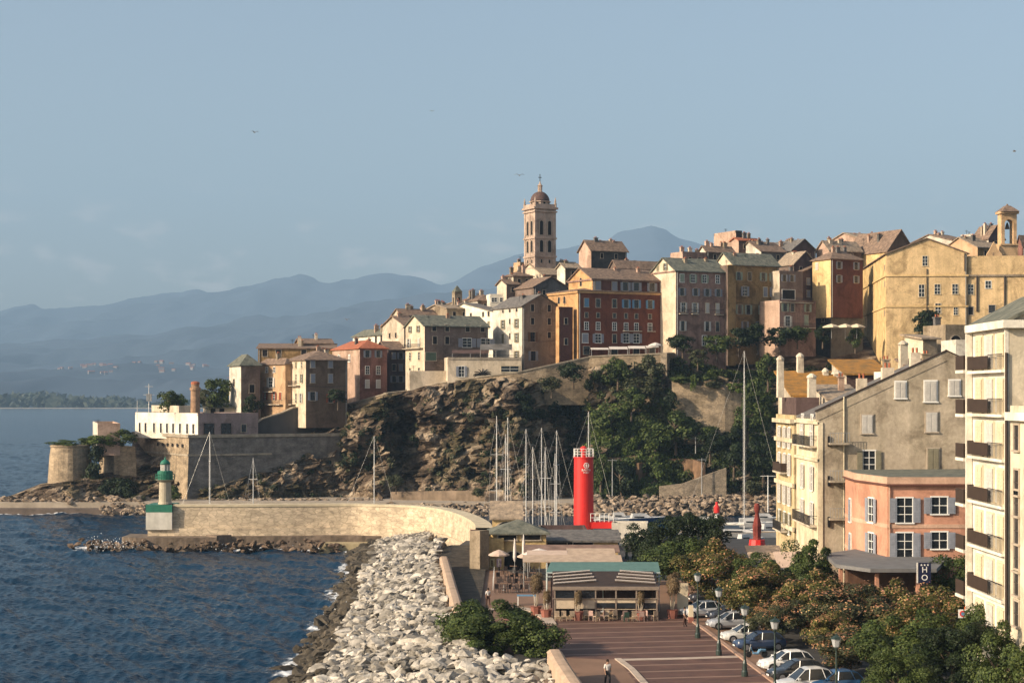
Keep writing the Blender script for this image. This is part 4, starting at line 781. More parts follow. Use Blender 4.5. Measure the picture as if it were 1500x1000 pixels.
tree(1362,498,392,7.4,9,'dark','dark tree in front of the huge yellow building',v=2); 
for (px,py,D,h,w,k,lb) in [(1000,516,396,4.5,8,'dark','dark tree left of the pink terraces foot'),(1022,535,394,4,6,'olive','olive tree with red flowers below the pink house'),(1050,520,398,5,8,'green','green tree below the ochre house'),(1082,512,402,5.5,9,'dark','dark tree under the yellow frieze house'),(1110,508,404,6,9,'dark','dark tree before the low pink house'),(1142,508,404,5,8,'dark','dark tree under the pink terraces'),(1168,503,406,4.5,7,'green','green shrub tree right of the pink terraces'),(1205,502,404,4.5,5,'dark','dark palm like shrub beside the white parasols'),(1253,508,402,5,5,'green','green shrub at the foot of the huge yellow building'),
 (905,560,390,6,8,'green','round green tree below the parasol terrace'),(955,560,390,7,8,'olive','olive tree under the right of the parasol terrace'),(935,590,386,6.5,9,'olive','grey olive tree half way down the slope'),(895,640,382,7,10,'green','bright tree above the red lighthouse'),(925,605,384,6,8,'green','green tree in the middle of the slope'),(990,650,380,8,11,'green','broad green tree above the curved brown wall'),(960,668,379,8,10,'green','green tree left of the curved brown wall top'),(1095,640,380,8,8,'green','green tree below the big stone wall'),(1110,600,388,8,8,'green','tall green tree right of the big stone wall'),(1118,700,372,9,9,'dark','dark tree at the foot of the slope by the cream facade'),(1075,690,372,7,8,'dark','dark tree behind the tall mast'),(1040,668,376,6,8,'dark','dark tree between the tall mast and curved wall'),(840,560,392,5,8,'dark','dark shrub tree in the gully under the rampart'),(808,575,388,4,7,'olive','olive shrub tree on the bare rock edge'),(910,725,372,8,8,'dark','dark tree left of the curved brown wall'),(880,715,373,8,6,'green','green ivy tree right of the red lighthouse'),(580,716,373,3.5,5,'olive','low olive tree at the left end of the road wall'),(1125,560,396,7,7,'green','green tree beside the orange lichen roof')]:
    tree(px,py,D,h,w,k,lb,v=(px%4),trunk=True)
for (px,py,D,h,w,k,lb) in [(1000,562,382.5,2.2,6,'green','green shrub spilling over the left top of the big stone wall'),(1045,568,382,1.8,5,'olive','olive shrub on the top edge of the big stone wall'),(1078,575,382.5,2.6,5,'lime','bright shrub at the right top corner of the big stone wall'),(1008,640,381,4.5,7,'green','green shrub hiding the lower left of the big stone wall'),(1042,646,380,4,8,'green','green shrub under the middle of the big stone wall'),(1075,650,380,5,7,'dark','dark shrub under the right end of the big stone wall'),(985,600,382,5,4,'dark','dark shrub against the left edge of the big stone wall'),(948,735,370,4,5,'green','green shrub at the foot of the curved brown wall'),(1100,725,369,4,6,'olive','olive shrub by the shore road under the slope'),(700,728,368,2.5,4,'olive','olive shrub at the right end of the road wall'),(1015,575,381,5,1.6,'lime','strip of ivy hanging down the big stone wall')]:
    sh(px,py,D,h,w,k,lb,v=px%4)
# undergrowth on the slope
def undergrowth(name,label,key,regs,lf,seed):
    r=np.random.RandomState(seed); C=[];Nn=[]
    for (x0,x1,y0,y1,n,rad) in regs:
        for _ in range(n):
            px=r.uniform(x0,x1); py=r.uniform(y0,y1); p=np.array(cliff_at(px,cliff_v(px,py))); q=rad*r.uniform(.5,1.3); m=int(34*q*q)+8
            d=r.normal(0,1,(m,3)); d/=np.linalg.norm(d,axis=1)[:,None]; d[:,1]=-abs(d[:,1]); d[:,2]=d[:,2]*.9+.2
            C.append(p+np.array([0,-.2,0])+d*q*np.array([1,.7,.8])*r.uniform(.7,1.1,(m,1))); Nn.append(d)
    C=np.concatenate(C);Nn=np.concatenate(Nn); V,Q=leaves(C,Nn,np.full(len(C),lf),r,.7,.5); tag(obj(name,np_mesh(name,V,Q,LM[key])),label,name,kind='stuff')
undergrowth('undergrowth','green creepers and scrub covering the slope','green',[(870,1010,610,725,420,1.4),(990,1135,515,560,150,1.5),(1085,1140,560,700,150,1.5),(870,985,545,625,90,1.2),(1000,1090,625,690,90,1.3),(1130,1260,495,510,30,1.2)],.6,1)
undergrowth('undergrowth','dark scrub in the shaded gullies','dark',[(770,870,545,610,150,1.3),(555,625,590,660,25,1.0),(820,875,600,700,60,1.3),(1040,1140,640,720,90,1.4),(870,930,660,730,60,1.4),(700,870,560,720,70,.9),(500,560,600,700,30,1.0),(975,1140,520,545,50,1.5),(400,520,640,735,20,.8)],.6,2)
undergrowth('undergrowth','olive brown scrub scattered over the bare rock','olive',[(500,760,575,725,200,.75),(870,1000,530,640,140,1.2),(760,880,610,725,70,.8),(200,400,700,735,25,.9),(1000,1140,600,720,80,1.)],.5,3)
undergrowth('undergrowth','dry bushes on the upper right slope','dry',[(1120,1265,508,560,150,.9),(985,1030,525,545,16,.9),(640,760,570,700,40,.6)],.5,4)
undergrowth('undergrowth','sunlit green ivy hanging above the lighthouse','lime',[(865,1000,590,720,340,1.1),(985,1082,600,660,60,1.0),(1000,1130,515,550,60,1.1),(1082,1125,560,670,130,1.1),(1000,1080,620,640,30,1.0)],.55,5)
# parasols and canopies of the upper terrace
CAN=mat('white_canvas',(.60,.55,.50),var=.1,sc=2); GC='pale canopies on the rampart terrace'
for i,(a,b_,y0,y1) in enumerate([(866,892,508.5,511.5),(893,920,507,511),(921,946,506,510),(947,966,505.5,509)]):
    awning('canopy',['leftmost','second','third','rightmost'][i]+' of the four sagging pale canopies on the parasol terrace',a,b_,y0,y1,397.6,3.2,[CAN],group=GC,posts=2,base=zz(521,397.6),cat='canopy')
def parasol(p,h,r,m,label,cat='parasol',group=None,closed=False,n=8,name='parasol'):
    t=empty(name,p,0,label,cat,group); MB().tube([(0,0,0),(0,0,h)],.04,6).build('pole',GREYM,t); b=MB()
    if closed: b.lathe([(.08,h*.35),(.20,h*.45),(.16,h*.75),(.05,h)],8)
    else: b.lathe([(r,h*.74),(r*.99,h*.80),(r*.5,h*.92),(.05,h)],n)
    b.build('canopy',m,t); return t
for i,(px,py) in enumerate([(1218,489),(1238,488),(1255,490)]): parasol(at(px,496,400),zz(474,400)-zz(496,400),2.0,CREAMP,['left','middle','right'][i]+' cream parasol of three before the huge yellow building',group='cream parasols by the yellow building',n=4)
t=parasol(at(960,521,397),3.,1.6,CAN,'open white parasol at the right end of the rampart terrace')
# mast on restaurant, flagpole
def pole(name,px,py0,py1,D,r,label,m=None,cat='mast',group=None,bars=(),stays=False):
    z0=zz(py1,D); z1=zz(py0,D); t=empty(name,(xx(px,D),D,z0),0,label,cat,group); H=z1-z0
    MB().tube([(0,0,0),(0,0,H*.5),(0,0,H)],[r,r*.85,r*.55],8).build('pole',m or ALU,t)
    for (py,w) in bars: z=zz(py,D)-z0; MB().tube([(-w,0,z),(w,0,z)],r*.5,5).build('spreader',m or ALU,t)
    if stays:
        q=MB(); w=max([w for _,w in bars] or [1.2])
        for s in(-1,1):
            pts=[(s*.9*w,.0,0)]+[(s*w_,.0,zz(py,D)-z0) for py,w_ in sorted(bars,reverse=True)]+[(0,0,H*.98)]
            q.tube(pts,.035,4)
        q.tube([(0,0,H),(-2.8*w,-.5,0)],.035,4); q.build('stay',GREYM,t)
    return t
t=pole('antenna_mast',218,562,608,384,.10,'thin white antenna mast on the roof edge of the white restaurant',bars=((566,.9),(578,1.2))); b=MB(); z=zz(582,384)-t.location.z
for k in range(3): b.box(-.5+k*.4,-.2+k*.4,-.2,.2,z-.8,z+.8)
b.build('antenna',GREYM,t)
pole('antenna_mast',201,586,616,380,.07,'short grey pole at the sea corner of the white restaurant')
# ------------------------------------------------------------------ shore road, rocks and mole
PATH=mat('shore_path',(.36,.30,.23),var=.25,sc=.4,det=6)
q=MB().prism([(xx(-60,366),366),(xx(215,366),366),(xx(520,365),365),(xx(760,364),364),(xx(1180,363),363),(xx(2300,363),363),(xx(2300,384),384),(xx(-60,384),384)],-2,2.15); tag(q.build('quay',PATH),'shore road and quay at the foot of the cliff','quay',kind='structure')
q=MB().prism([(xx(-60,362.5),362.5),(xx(180,362.5),362.5),(xx(190,365.9),365.9),(xx(-60,365.9),365.9)],-2,1.0); tag(q.build('path',mat('wet_slab',(.13,.10,.08),var=.3,sc=.5)),'low dark landing at the left shore','path',kind='structure')
r=random.Random(4); it=[]
for k in range(1150):
    px=r.uniform(505,1180) if k>70 else r.uniform(150,215); dn=r.random()
    D=355+10.5*dn; top=(1.9 if px<860 else 3.6); s=r.uniform(.6,1.25)*(1 if px>860 else .8)
    if px<505: D=360+6*dn
    it.append(((xx(px,D),D,top*dn**.8-.2+r.uniform(-.2,.3)),s))
for k in range(120):
    px=r.uniform(300,560); D=374+r.uniform(-2,2); it.append(((xx(px,D),D,2.2),r.uniform(.4,1.0)))
for k in range(140):
    px=r.uniform(-20,215); D=371+r.uniform(-4.5,3); it.append(((xx(px,D),D,2.0+r.uniform(-.2,.8)),r.uniform(.5,1.4)))
tag(obj('rocks',rocks_np('rocks',it,RF,3)),'bank of brown boulders along the far shore road','rocks',kind='stuff')
# mole
MOLEM=mat('mole_masonry',(.62,.50,.35),var=.28,sc=.5,stretch=(1,1,2.4),voro=.35,vsc=.9,bump=.05,bsc=3,streak=.2,det=7)
mp_=[(-57.4,280),(-42,280.3),(-27.2,282),(-22,280.6),(-15.7,277.5),(-11.2,270),(-7.9,258),(-5.6,244),(-4.9,236),(-4.75,231)]
def smooth(P,k=5):
    o=[]
    for i in range(len(P)-1):
        p0,p1,p2,p3=[Vector(P[min(max(j,0),len(P)-1)]) for j in(i-1,i,i+1,i+2)]
        for s in range(k):
            u=s/k; q=.5*((2*p1)+(p2-p0)*u+(2*p0-5*p1+4*p2-p3)*u*u+(3*p1-p0-3*p2+p3)*u**3); o.append((q.x,q.y))
    return o+[P[-1]]
t=empty('mole',(-57.4,280,0),0,'long pale stone mole wall curving from the lighthouse to the harbour buildings','mole'); mp_=smooth(mp_); b=MB(); n=len(mp_); th_=2.2; zt=6.55; rows=[]
for i,(x,y) in enumerate(mp_):
    a=Vector(mp_[max(i-1,0)]); c=Vector(mp_[min(i+1,n-1)]); d=(c-a).normalized(); nn=Vector((-d.y,d.x))
    rows.append([(x-57.4*-1,y-280,3.2),(x+57.4,y-280,zt),(x+57.4+nn.x*th_,y-280+nn.y*th_,zt),(x+57.4+nn.x*th_,y-280+nn.y*th_,1.2),(x+57.4-nn.x*.35,y-280-nn.y*.35,3.2),(x+57.4-nn.x*.35,y-280-nn.y*.35,-1)])
def strip(b,rows,ids,m=0,rev=False):
    for i in range(len(rows)-1):
        for k in range(len(ids)-1):
            q=[rows[i][ids[k]],rows[i+1][ids[k]],rows[i+1][ids[k+1]],rows[i][ids[k+1]]]
            b.add(q,[(0,1,2,3) if not rev else (3,2,1,0)],m)
strip(b,rows,[5,4,0,1,2,3]); b.add(rows[0],[(5,4,0,1,2,3)]); b.build('wall',MOLEM,t)
q=MB()
rw=[[ (r_[1][0],r_[1][1]-.12,zt+.003),(r_[1][0],r_[1][1]-.12,zt+.35),(r_[2][0],r_[2][1],zt+.35),(r_[2][0],r_[2][1],zt+.003)] for r_ in rows[1:]]
strip(q,rw,[0,1,2,3]); q.build('coping',mat('mole_coping',(.52,.44,.30),var=.2,sc=.6),t)
# painted head block
X0,Y0=-57.6,279.2; t=empty('painted_block',(X0,Y0,0),0,'white block with green band carrying the lighthouse at the mole end','block'); b=MB(); b.box(0,4.1,0,6,3.0,5.75,0); b.build('wall',mat('old_white',(.60,.57,.50),var=.15,sc=.8,streak=.25),t)
GRN=mat('green_paint',(.025,.15,.095),var=.15,sc=2,rough=.5); MB().box(-.02,4.12,-.02,6.02,5.753,6.9).build('band',GRN,t)
# concrete ledge and broken slabs below
t=empty('ledge',(-64,276,-1),0,'broken dark concrete ledge at the foot of the mole','ledge'); b=MB(); b.prism([(3,1.5),(5.5,.2),(18,.4),(20,2.5),(49,4),(49,6),(3,8)],0,3.0); b.prism([(18,.4),(20,2.4),(16,2.4)],3.0,3.3); b.build('slab',mat('wet_concrete',(.20,.15,.11),var=.45,sc=.5,bump=.15,bsc=1.5,streak=.5,det=7),t)
b=MB(); b.prism([(44.5,-1),(60,.5),(60,4),(44.5,4)],0,2.6); b.prism([(34,0),(44.4,-.4),(44.4,4),(34,4)],0,2.1); b.build('slab',mat('sandy_concrete',(.42,.34,.2),var=.25,sc=.5,streak=.3),t)
it=[]; r=random.Random(9)
for k in range(190): x=r.uniform(-66,-26); it.append(((x,r.uniform(274.8,277.5),r.uniform(-.1,1.5)),r.uniform(.35,1.0)))
for k in range(12): it.append(((r.uniform(-69,-62),r.uniform(276,283),r.uniform(.0,1.2)),r.uniform(.5,1.2)))
tag(obj('rocks',rocks_np('rocks',it,island(rockmat('mole_rock',(.19,.13,.09),(.06,.045,.03)),.4),5)),'dark broken rocks along the foot of the mole','rocks',kind='stuff')
# splash: spray droplets and foam lumps
SP=mat('foam_spray',(.80,.81,.80),var=.05,rough=1); n=450; r_=np.random.RandomState(8)
cen=[(-63.5,274.8,1.0,2.0),(-60.5,274.6,.9,1.6),(-58,275.0,.6,1.2),(-66,276,.5,1.2),(-25,280.2,.4,1.0),(-45,275.5,.2,1.5),(-35,276.5,.2,1.8),(-19.8,193,.3,1.6),(-19.6,206,.3,1.4)]
k=r_.choice(len(cen),n,p=[.30,.2,.08,.08,.06,.08,.08,.06,.06]); C=np.array([[c[0],c[1],c[2]] for c in cen])[k]; S=np.array([c[3] for c in cen])[k]; P=C+r_.normal(0,1,(n,3))*np.stack([S*.7,S*.3,S*.30],1); P[:,2]=abs(P[:,2])
V,Q=leaves(P,r_.normal(0,1,(n,3)),np.full(n,.15),r_,.8); tag(obj('spray',np_mesh('spray',V,Q,SP)),'white spray of waves breaking on the mole head','spray',kind='stuff')
# green lighthouse
p=(-55.1,282,6.9); t=empty('green_lighthouse',p,0,'small lighthouse with cream shaft and green gallery and lantern on the mole head','lighthouse')
zl=lambda py: zz(py,282)-6.9
MB().lathe([(1.15,0),(1.0,.4),(.92,zl(706)),(1.05,zl(705)),(1.5,zl(702.5)),(1.55,zl(702))],20).build('shaft',mat('lighthouse_stone',(.44,.38,.28),var=.15,sc=1.5,streak=.25),t,smooth=False)
MB().lathe([(1.2,zl(702)),(1.22,zl(690)),(1.05,zl(689.8)),(1.0,zl(689))],20).build('gallery',GRN,t)
MB().lathe([(.66,zl(689)),(.66,zl(679.5))],10).build('lantern_glass',mat('pale_glass',(.45,.42,.36),rough=.15,var=.2),t)
b=MB()
for k in range(8): a=k*math.pi/4; b.tube([(.69*math.cos(a),.69*math.sin(a),zl(689)),(.69*math.cos(a),.69*math.sin(a),zl(679.5))],.05,4)
b.build('lantern_frame',WHITE,t)
MB().lathe([(.82,zl(679.6)),(.8,zl(678)),(.6,zl(675)),(.25,zl(673)),(.12,zl(672)),(.1,zl(669))],16).build('dome',GRN,t,smooth=True)
b=MB()
for k in range(12):
    a=k*math.pi/6; c,s=math.cos(a)*1.5,math.sin(a)*1.5; a2=(k+1)*math.pi/6; c2,s2=math.cos(a2)*1.5,math.sin(a2)*1.5
    b.tube([(c,s,zl(702)),(c,s,zl(694))],.04,4)
    for z in(zl(694),zl(698)): b.tube([(c,s,z),(c2,s2,z)],.04,4)
b.build('railing',GRN,t)
# ------------------------------------------------------------------ NEAR GROUND
PAVE=mat('brown_pavement',(.21,.125,.08),var=.18,sc=.35,det=8,bump=.01,bsc=8); ASPH=mat('asphalt',(.05,.048,.046),var=.25,sc=.5,det=8)
q=MB().prism([(4.7,60),(4.1,111),(3.3,126),(-2.5,131),(-4.3,152),(-6.2,180),(-7.9,209),(-8.2,226),(-6.4,246),(62,252),(66,366),(260,366),(260,60)],-3,4.0); tag(q.build('ground',ASPH),'asphalt ground of the waterfront','ground',kind='structure')
def sheet(name,label,pts,z,m,kind='structure'):
    b=MB(); vs=[gnd(px,py,z) for px,py in pts]; b.add(vs,[tuple(range(len(vs)))]); 
    o=b.build(name,m); me=o.data
    if me.polygons[0].normal.z<0: me.flip_normals()
    return tag(o,label,kind=kind)
m,nt,b=newmat('striped_pavement'); L=nt.links; g=N(nt,'ShaderNodeNewGeometry'); s=N(nt,'ShaderNodeSeparateXYZ'); L.new(g.outputs['Position'],s.inputs[0])
def mth(op,a,b_=None,c=None):
    n=N(nt,'ShaderNodeMath',operation=op)
    for i,x in enumerate((a,b_,c)):
        if x is None: continue
        if isinstance(x,(int,float)): n.inputs[i].default_value=x
        else: L.new(x,n.inputs[i])
    return n.outputs[0]
u=mth('ADD',mth('MULTIPLY',s.outputs[1],.984),mth('MULTIPLY',s.outputs[0],-.17)); f=mth('FRACT',mth('DIVIDE',u,3.05)); st=mth('LESS_THAN',f,.13); f2=mth('FRACT',mth('DIVIDE',u,.38)); s2=mth('LESS_THAN',f2,.12)
n=N(nt,'ShaderNodeTexNoise'); n.inputs['Scale'].default_value=.6; n.inputs['Detail'].default_value=8; L.new(g.outputs['Position'],n.inputs[0])
cr=N(nt,'ShaderNodeValToRGB'); L.new(n.outputs[0],cr.inputs[0]); e=cr.color_ramp.elements; e[0].position=.3; e[0].color=(.07,.031,.020,1); e[1].position=.7; e[1].color=(.125,.058,.038,1)
x1=N(nt,'ShaderNodeMix',data_type='RGBA'); L.new(mth('MULTIPLY',s2,.35),x1.inputs[0]); L.new(cr.outputs[0],x1.inputs[6]); x1.inputs[7].default_value=(.05,.03,.02,1)
x2=N(nt,'ShaderNodeMix',data_type='RGBA'); L.new(mth('MULTIPLY',st,.8),x2.inputs[0]); L.new(x1.outputs[2],x2.inputs[6]); x2.inputs[7].default_value=(.26,.165,.115,1)
L.new(x2.outputs[2],b.inputs['Base Color']); b.inputs['Roughness'].default_value=.8; STR=m
sheet('pavement','brown orange promenade paving beside the parapet',[(640,812),(705,812),(740,835),(800,850),(1010,850),(1250,1100),(800,1100),(815,955),(640,955)],4.004,PAVE)
sheet('pavement','dark red striped paving of the plaza',[(806,906),(1006,904),(1150,1012),(1290,1120),(985,1120),(940,1010),(905,966),(818,962)],4.008,STR)
PALE=mat('pale_kerb',(.42,.34,.27),var=.2,sc=1)
def band(name,label,pts,w,z0,z1,m,kind='structure'):
    P=[gnd(px,py,4) for px,py in pts]; b=MB()
    for i in range(len(P)-1):
        a,c=P[i],P[i+1]; d=(c-a); d.z=0; d.normalize(); nn=Vector((-d.y,d.x,0))*w/2
        b.prism([((a-nn).x,(a-nn).y),((c-nn).x,(c-nn).y),((c+nn).x,(c+nn).y),((a+nn).x,(a+nn).y)],z0,z1-.002*(i%2))
    return tag(b.build(name,m),label,kind=kind)
band('kerb','pale curved kerb between the path and the striped plaza',[(905,965),(925,980),(945,1002),(965,1035)],.5,3.9,4.10,PALE)
band('kerb','pale band crossing the striped plaza',[(905,966),(1000,964),(1088,961)],.9,4.0,4.03,PALE)
band('kerb','long pale kerb between plaza and parking',[(1004,903),(1035,924),(1090,966),(1140,1004),(1200,1050)],.35,3.9,4.13,mat('pink_kerb',(.34,.22,.16),var=.2,sc=1))
band('kerb','pale curved kerb behind the big bush',[(655,902),(720,893),(760,891),(785,896),(800,905),(806,915)],1.1,3.9,4.12,PALE)
sheet('pavement','raised red paving patch by the big bush',[(738,897),(780,897),(800,906),(806,925),(735,925)],4.012,mat('red_pave',(.25,.11,.08),var=.2,sc=.6))
# parapets
PARM=mat('parapet_stone',(.46,.33,.23),var=.2,sc=.7,bump=.02,streak=.15)
def parapet(label,pts,zt_,w):
    P=[gnd(px,py,zt_) for px,py in pts]; c=P[0]; t=empty('parapet',(c.x,c.y,2.5),0,label,'parapet'); b=MB(); n=len(P); rows=[]
    H=zt_-2.5
    for i,p in enumerate(P):
        d=P[min(i+1,n-1)]-P[max(i-1,0)]; d.z=0; d.normalize(); nn=Vector((-d.y,d.x,0)); q=p-c; r_=[]
        for (o,z) in((-w/2-.1,0),(-w/2,H-.3),(-w/2-.06,H-.22),(-w*.32,H-.02),(0,H),(w*.32,H-.02),(w/2+.06,H-.22),(w/2,H-.3),(w/2+.1,0)): r_.append((q.x+nn.x*o,q.y+nn.y*o,z))
        rows.append(r_)
    strip(b,rows,list(range(9)),rev=True); b.add(rows[0],[tuple(range(9))]); b.add(rows[-1],[tuple(range(8,-1,-1))]); b.build('wall',PARM,t,smooth=False); return t
parapet('rounded pinkish parapet between the boulders and the promenade',[(650,814),(655,832),(662,858),(668,878),(675,905),(682,925)],5.55,.95)
parapet('near parapet with broad top beside the shaded path',[(812,950),(822,968),(842,998),(866,1030),(880,1050)],6.1,1.0)
# ---- boulders
r=random.Random(21); it=[]
def rock_z(x,y):
    xs=shx(y); xe=float(np.interp(y,[100,118,127,133,152,180,209,226,240],[3.4,3.0,2.4,-2.6,-5.2,-7.2,-9.0,-9.4,-9.0])); t=(x-xs)/(xe-xs); return t, -.3+(5.1-1.3*min(max((y-236)/20,0),1))*min(max(t,0),1.05)**.72
for _ in range(12000):
    y=r.uniform(98,281); xs=shx(y)
    if y>239: x=r.uniform(xs-.6,-12.5)
    else: x=r.uniform(xs-1.2,3.4)
    t,z=rock_z(x,y)
    if t>1.0 or (y>239 and t>1): continue
    s=r.uniform(.36,.84)*(1.0 if r.random()<.88 else 1.7)
    if t<.35: s*=1.15
    it.append((x,y,z+r.uniform(-.25,.25),s,t))
it.sort(key=lambda q:-(q[3]/q[1])*(1 if 420<CX+q[0]*F/q[1]<830 and q[1]>F*(CZ-q[2])/420 else .01))
GB2='pale boulders of the breakwater'; nb=0
for me in _RP: me.materials.append(RW)
rest_w=[];rest_d=[]
for k,(x,y,z,s,t) in enumerate(it):
    wet=t<.22+.06*noise.noise(Vector((x*.3,y*.3,0)))*2
    if not wet and nb<280 and 420<CX+x*F/y<830:
        o=obj('boulder',_RP[nb%7],None,(x,y,z)); o.rotation_euler=(r.uniform(-.35,.35),r.uniform(-.35,.35),r.uniform(0,6.28)); o.scale=(s,s,s); tag(o,'pale grey angular boulder in the nearest part of the breakwater slope','boulder',GB2); nb+=1
    else: (rest_d if wet else rest_w).append(((x,y,z),s))
tag(obj('rocks',rocks_np('rocks',rest_w,RW,7)),'mass of pale breakwater boulders','rocks',kind='stuff'); tag(obj('rocks',rocks_np('rocks',rest_d,RD,8)),'dark wet boulders along the waterline','rocks',kind='stuff')
b=MB(); Y=list(range(96,286,4)); vs=[]
for y in Y:
    for k in range(9):
        xs=shx(y)-1.5; xe=4 if y<131 else (-3 if y<240 else -11); x=xs+(xe-xs)*k/8; t_,z=rock_z(x,y); vs.append((x,y,z-.75))
b.add(vs,[(i*9+k,i*9+k+1,(i+1)*9+k+1,(i+1)*9+k) for i in range(len(Y)-1) for k in range(8)]); tag(b.build('ground',RD),'rubble bed under the breakwater boulders','ground',kind='structure')
# near bushes
sh(733,968,139,4.7,8.8,'green','big dark green bush at the end of the promenade parapet',res='near',v=0,z=3.6)
sh(783,964,137,4.0,5.6,'green','right lobe of the dark green bushes by the promenade',res='mid',v=1,z=3.6)
sh(686,966,140,4.6,6.0,'green','left lobe of the dark green bushes by the promenade',res='mid',v=2,z=4.0)
for i,(px,py,w_) in enumerate([(655,893,2.6),(640,900,1.8),(667,880,1.6)]): sh(px,py+4,156,1.0,w_,'lime',['widest','leftmost','smallest upper'][i]+' low grass tuft between boulders and parapet',res='far',v=i,z=4.2)
# ------------------------------------------------------------------ harbour buildings
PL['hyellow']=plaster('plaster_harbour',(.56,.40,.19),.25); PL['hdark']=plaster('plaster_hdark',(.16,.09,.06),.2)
wallpoly('gate_pillar','tall pale wall end with shaded side between mole and yellow building',[(688,777,204),(703,777,203)],5.2,1.6,PL['stone'],cat='wall',bots=3.9)
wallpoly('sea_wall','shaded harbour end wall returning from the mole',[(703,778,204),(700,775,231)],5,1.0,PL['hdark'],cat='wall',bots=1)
HB=house('harbour_pavilion','yellow harbour pavilion with slate hip roof and dark arch',722,716,800,206,781,840,'hyellow','hyellow',('hip',763,'green'),th=R(3),group=None,cat='pavilion',chim=0,depth=6,down=0,cornice=[(-.02,.12,.3)],cmat='creamy',wins=[('f',[743,778],[787],2.1,.55,'hole'),('f',[752],[822],2.1,2.4,'arch')])
h=house('harbour_building','low yellow wall with painted pictures left of the dark arch',704,700,738,205,796,840,'hyellow','hyellow',('flat',None,'tan'),th=R(3),group=None,cat='building',chim=0,depth=3,down=0)
for i,(px,c) in enumerate(((713,(.55,.5,.5)),(721,(.5,.45,.25)),(731,(.5,.35,.38)))):
    x,y,z=fpos(h,'f',px,824); b=MB(); b.box(-.27,.27,-.05,-.01,-.5,.5,0); b.tube([(0,-.06,.1),(0,-.06,.32)],[.14,.1],8,1); b.box(-.12,.12,-.07,-.051,-.4,.08,1); o=b.build('painted_panel',[mat('panel%d'%i,c,var=.2,sc=3),mat('panel_ink%d'%i,(c[0]*.35,c[1]*.3,c[2]*.3),var=.4,sc=4)],h.root,(x,y,z))
h=house('gate_tower','little square gate tower with brown tiled roof and arch',721,718,762,226,758,800,'hyellow','hyellow',('side',737,'tan'),th=0,group=None,cat='tower',chim=0,depth=5,down=3,over=.35,wins=[('f',[741],[771],2.4,1.3,'arch')],cornice=[(-.25,.2,.15)],cmat='creamy')
house('harbour_building','long low yellow wing with grey flat roof right of the pavilion',800,798,905,212,792,840,'hyellow','hyellow',('shed',781,'grey'),th=0,group=None,cat='building',chim=0,depth=6,down=0,wins=[('f',[820,850],[797],3,.5,'hole')])
house('harbour_building','grey flat roofed shed beyond the pavilion roof',790,788,860,228,782,800,'plum','stone',('flat',None,'grey'),th=0,group=None,cat='building',chim=0,depth=8,down=4)
BE=mat('beige_canvas',(.50,.38,.30),var=.12,sc=1.5); TANC=mat('tan_canvas',(.44,.33,.24),var=.2,sc=1.5); ORC=mat('orange_canvas',(.48,.22,.12),var=.12,sc=1.5); BRC=mat('brown_canvas',(.20,.13,.10),var=.3,sc=1)
awning('awning','brown tiled canopy strip behind the beige awnings',768,908,800,808,199,2.5,[BRC],base=4.,posts=4)
awning('awning','pinkish beige awning over the harbour terrace',772,832,809,817,192,3,[BE],base=4.,posts=3)
awning('awning','tan awning right of the pinkish beige awning',831,902,806,813,193,3,[TANC],base=4.,posts=3)
awning('awning','lower tan awning with orange edge behind the green awning',766,912,816,822,186,3,[TANC],base=4.,posts=4)
house('kiosk','white container wall behind the three lamps',896,893,948,238,772,805,'white','cream',('flat',None,'grey'),th=R(-6),group=None,cat='kiosk',chim=0,depth=4,down=2)
# red lighthouse
RED=mat('red_paint',(.62,.025,.02),var=.06,sc=1,rough=.42,spec=.4); D=243; X0=xx(855,D); t=empty('red_lighthouse',(X0,D,4.0),0,'bright red cylindrical lighthouse with white emblem and railing on top','lighthouse'); zl=lambda py: zz(py,D)-4
MB().lathe([(1.38,0),(1.32,zl(671)),(1.42,zl(670.5)),(1.42,zl(669))],32).build('tower',RED,t,smooth=False)
b=MB()
for k in range(14):
    a=k*2*math.pi/14; a2=(k+1)*2*math.pi/14; p1=(1.35*math.cos(a),1.35*math.sin(a)); p2=(1.35*math.cos(a2),1.35*math.sin(a2)); b.tube([(p1[0],p1[1],zl(669)),(p1[0],p1[1],zl(657))],.035,4)
    for z in(zl(657),zl(661),zl(665)): b.tube([(p1[0],p1[1],z),(p2[0],p2[1],z)],.03,4)
b.build('railing',WHITE,t)
MB().lathe([(.35,zl(669)),(.35,zl(661)),(.5,zl(660.5)),(.42,zl(655)),(.15,zl(653))],12).build('lamp',RED,t)
# emblem: ring with cross, wrapped on the cylinder
b=MB(); a0=R(-76)
def onc(s,z,rr=1.345): a=a0+s/rr; return (rr*math.cos(a),rr*math.sin(a),z)
zc=zl(681); pts=[onc(.34*math.cos(t_),zc+.34*math.sin(t_)) for t_ in np.linspace(0,2*math.pi,17)]; b.tube(pts,.055,5)
b.tube([onc(-.2,zc),onc(.2,zc)],.05,4); b.tube([onc(0,zc-.22),onc(0,zc+.22)],.05,4); b.build('emblem',WHITE,t)
def textobj(s,size,m,parent,loc,rot,align='CENTER',ext=.01,name='lettering'):
    cu=bpy.data.curves.new(name,'FONT'); cu.body=s; cu.size=size; cu.align_x=align; cu.align_y='CENTER'; cu.extrude=ext; o=bpy.data.objects.new(name+'_tmp',cu); COL.objects.link(o)
    dg=bpy.context.evaluated_depsgraph_get(); me=bpy.data.meshes.new_from_object(o.evaluated_get(dg)); bpy.data.objects.remove(o); me.materials.clear(); me.materials.append(m); o=bpy.data.objects.new(name,me); COL.objects.link(o); o.parent=parent; o.location=loc; o.rotation_euler=rot; return o
for s_,zo,sz in(('BASTIA',.62,.42),('PORT',.98,.34)):
    o=textobj(s_,sz,WHITE,t,(0,0,0),(0,0,0)); 
    for v in o.data.vertices:
        p=onc(v.co.x,zc-zo+v.co.y,1.37+v.co.z); v.co=p
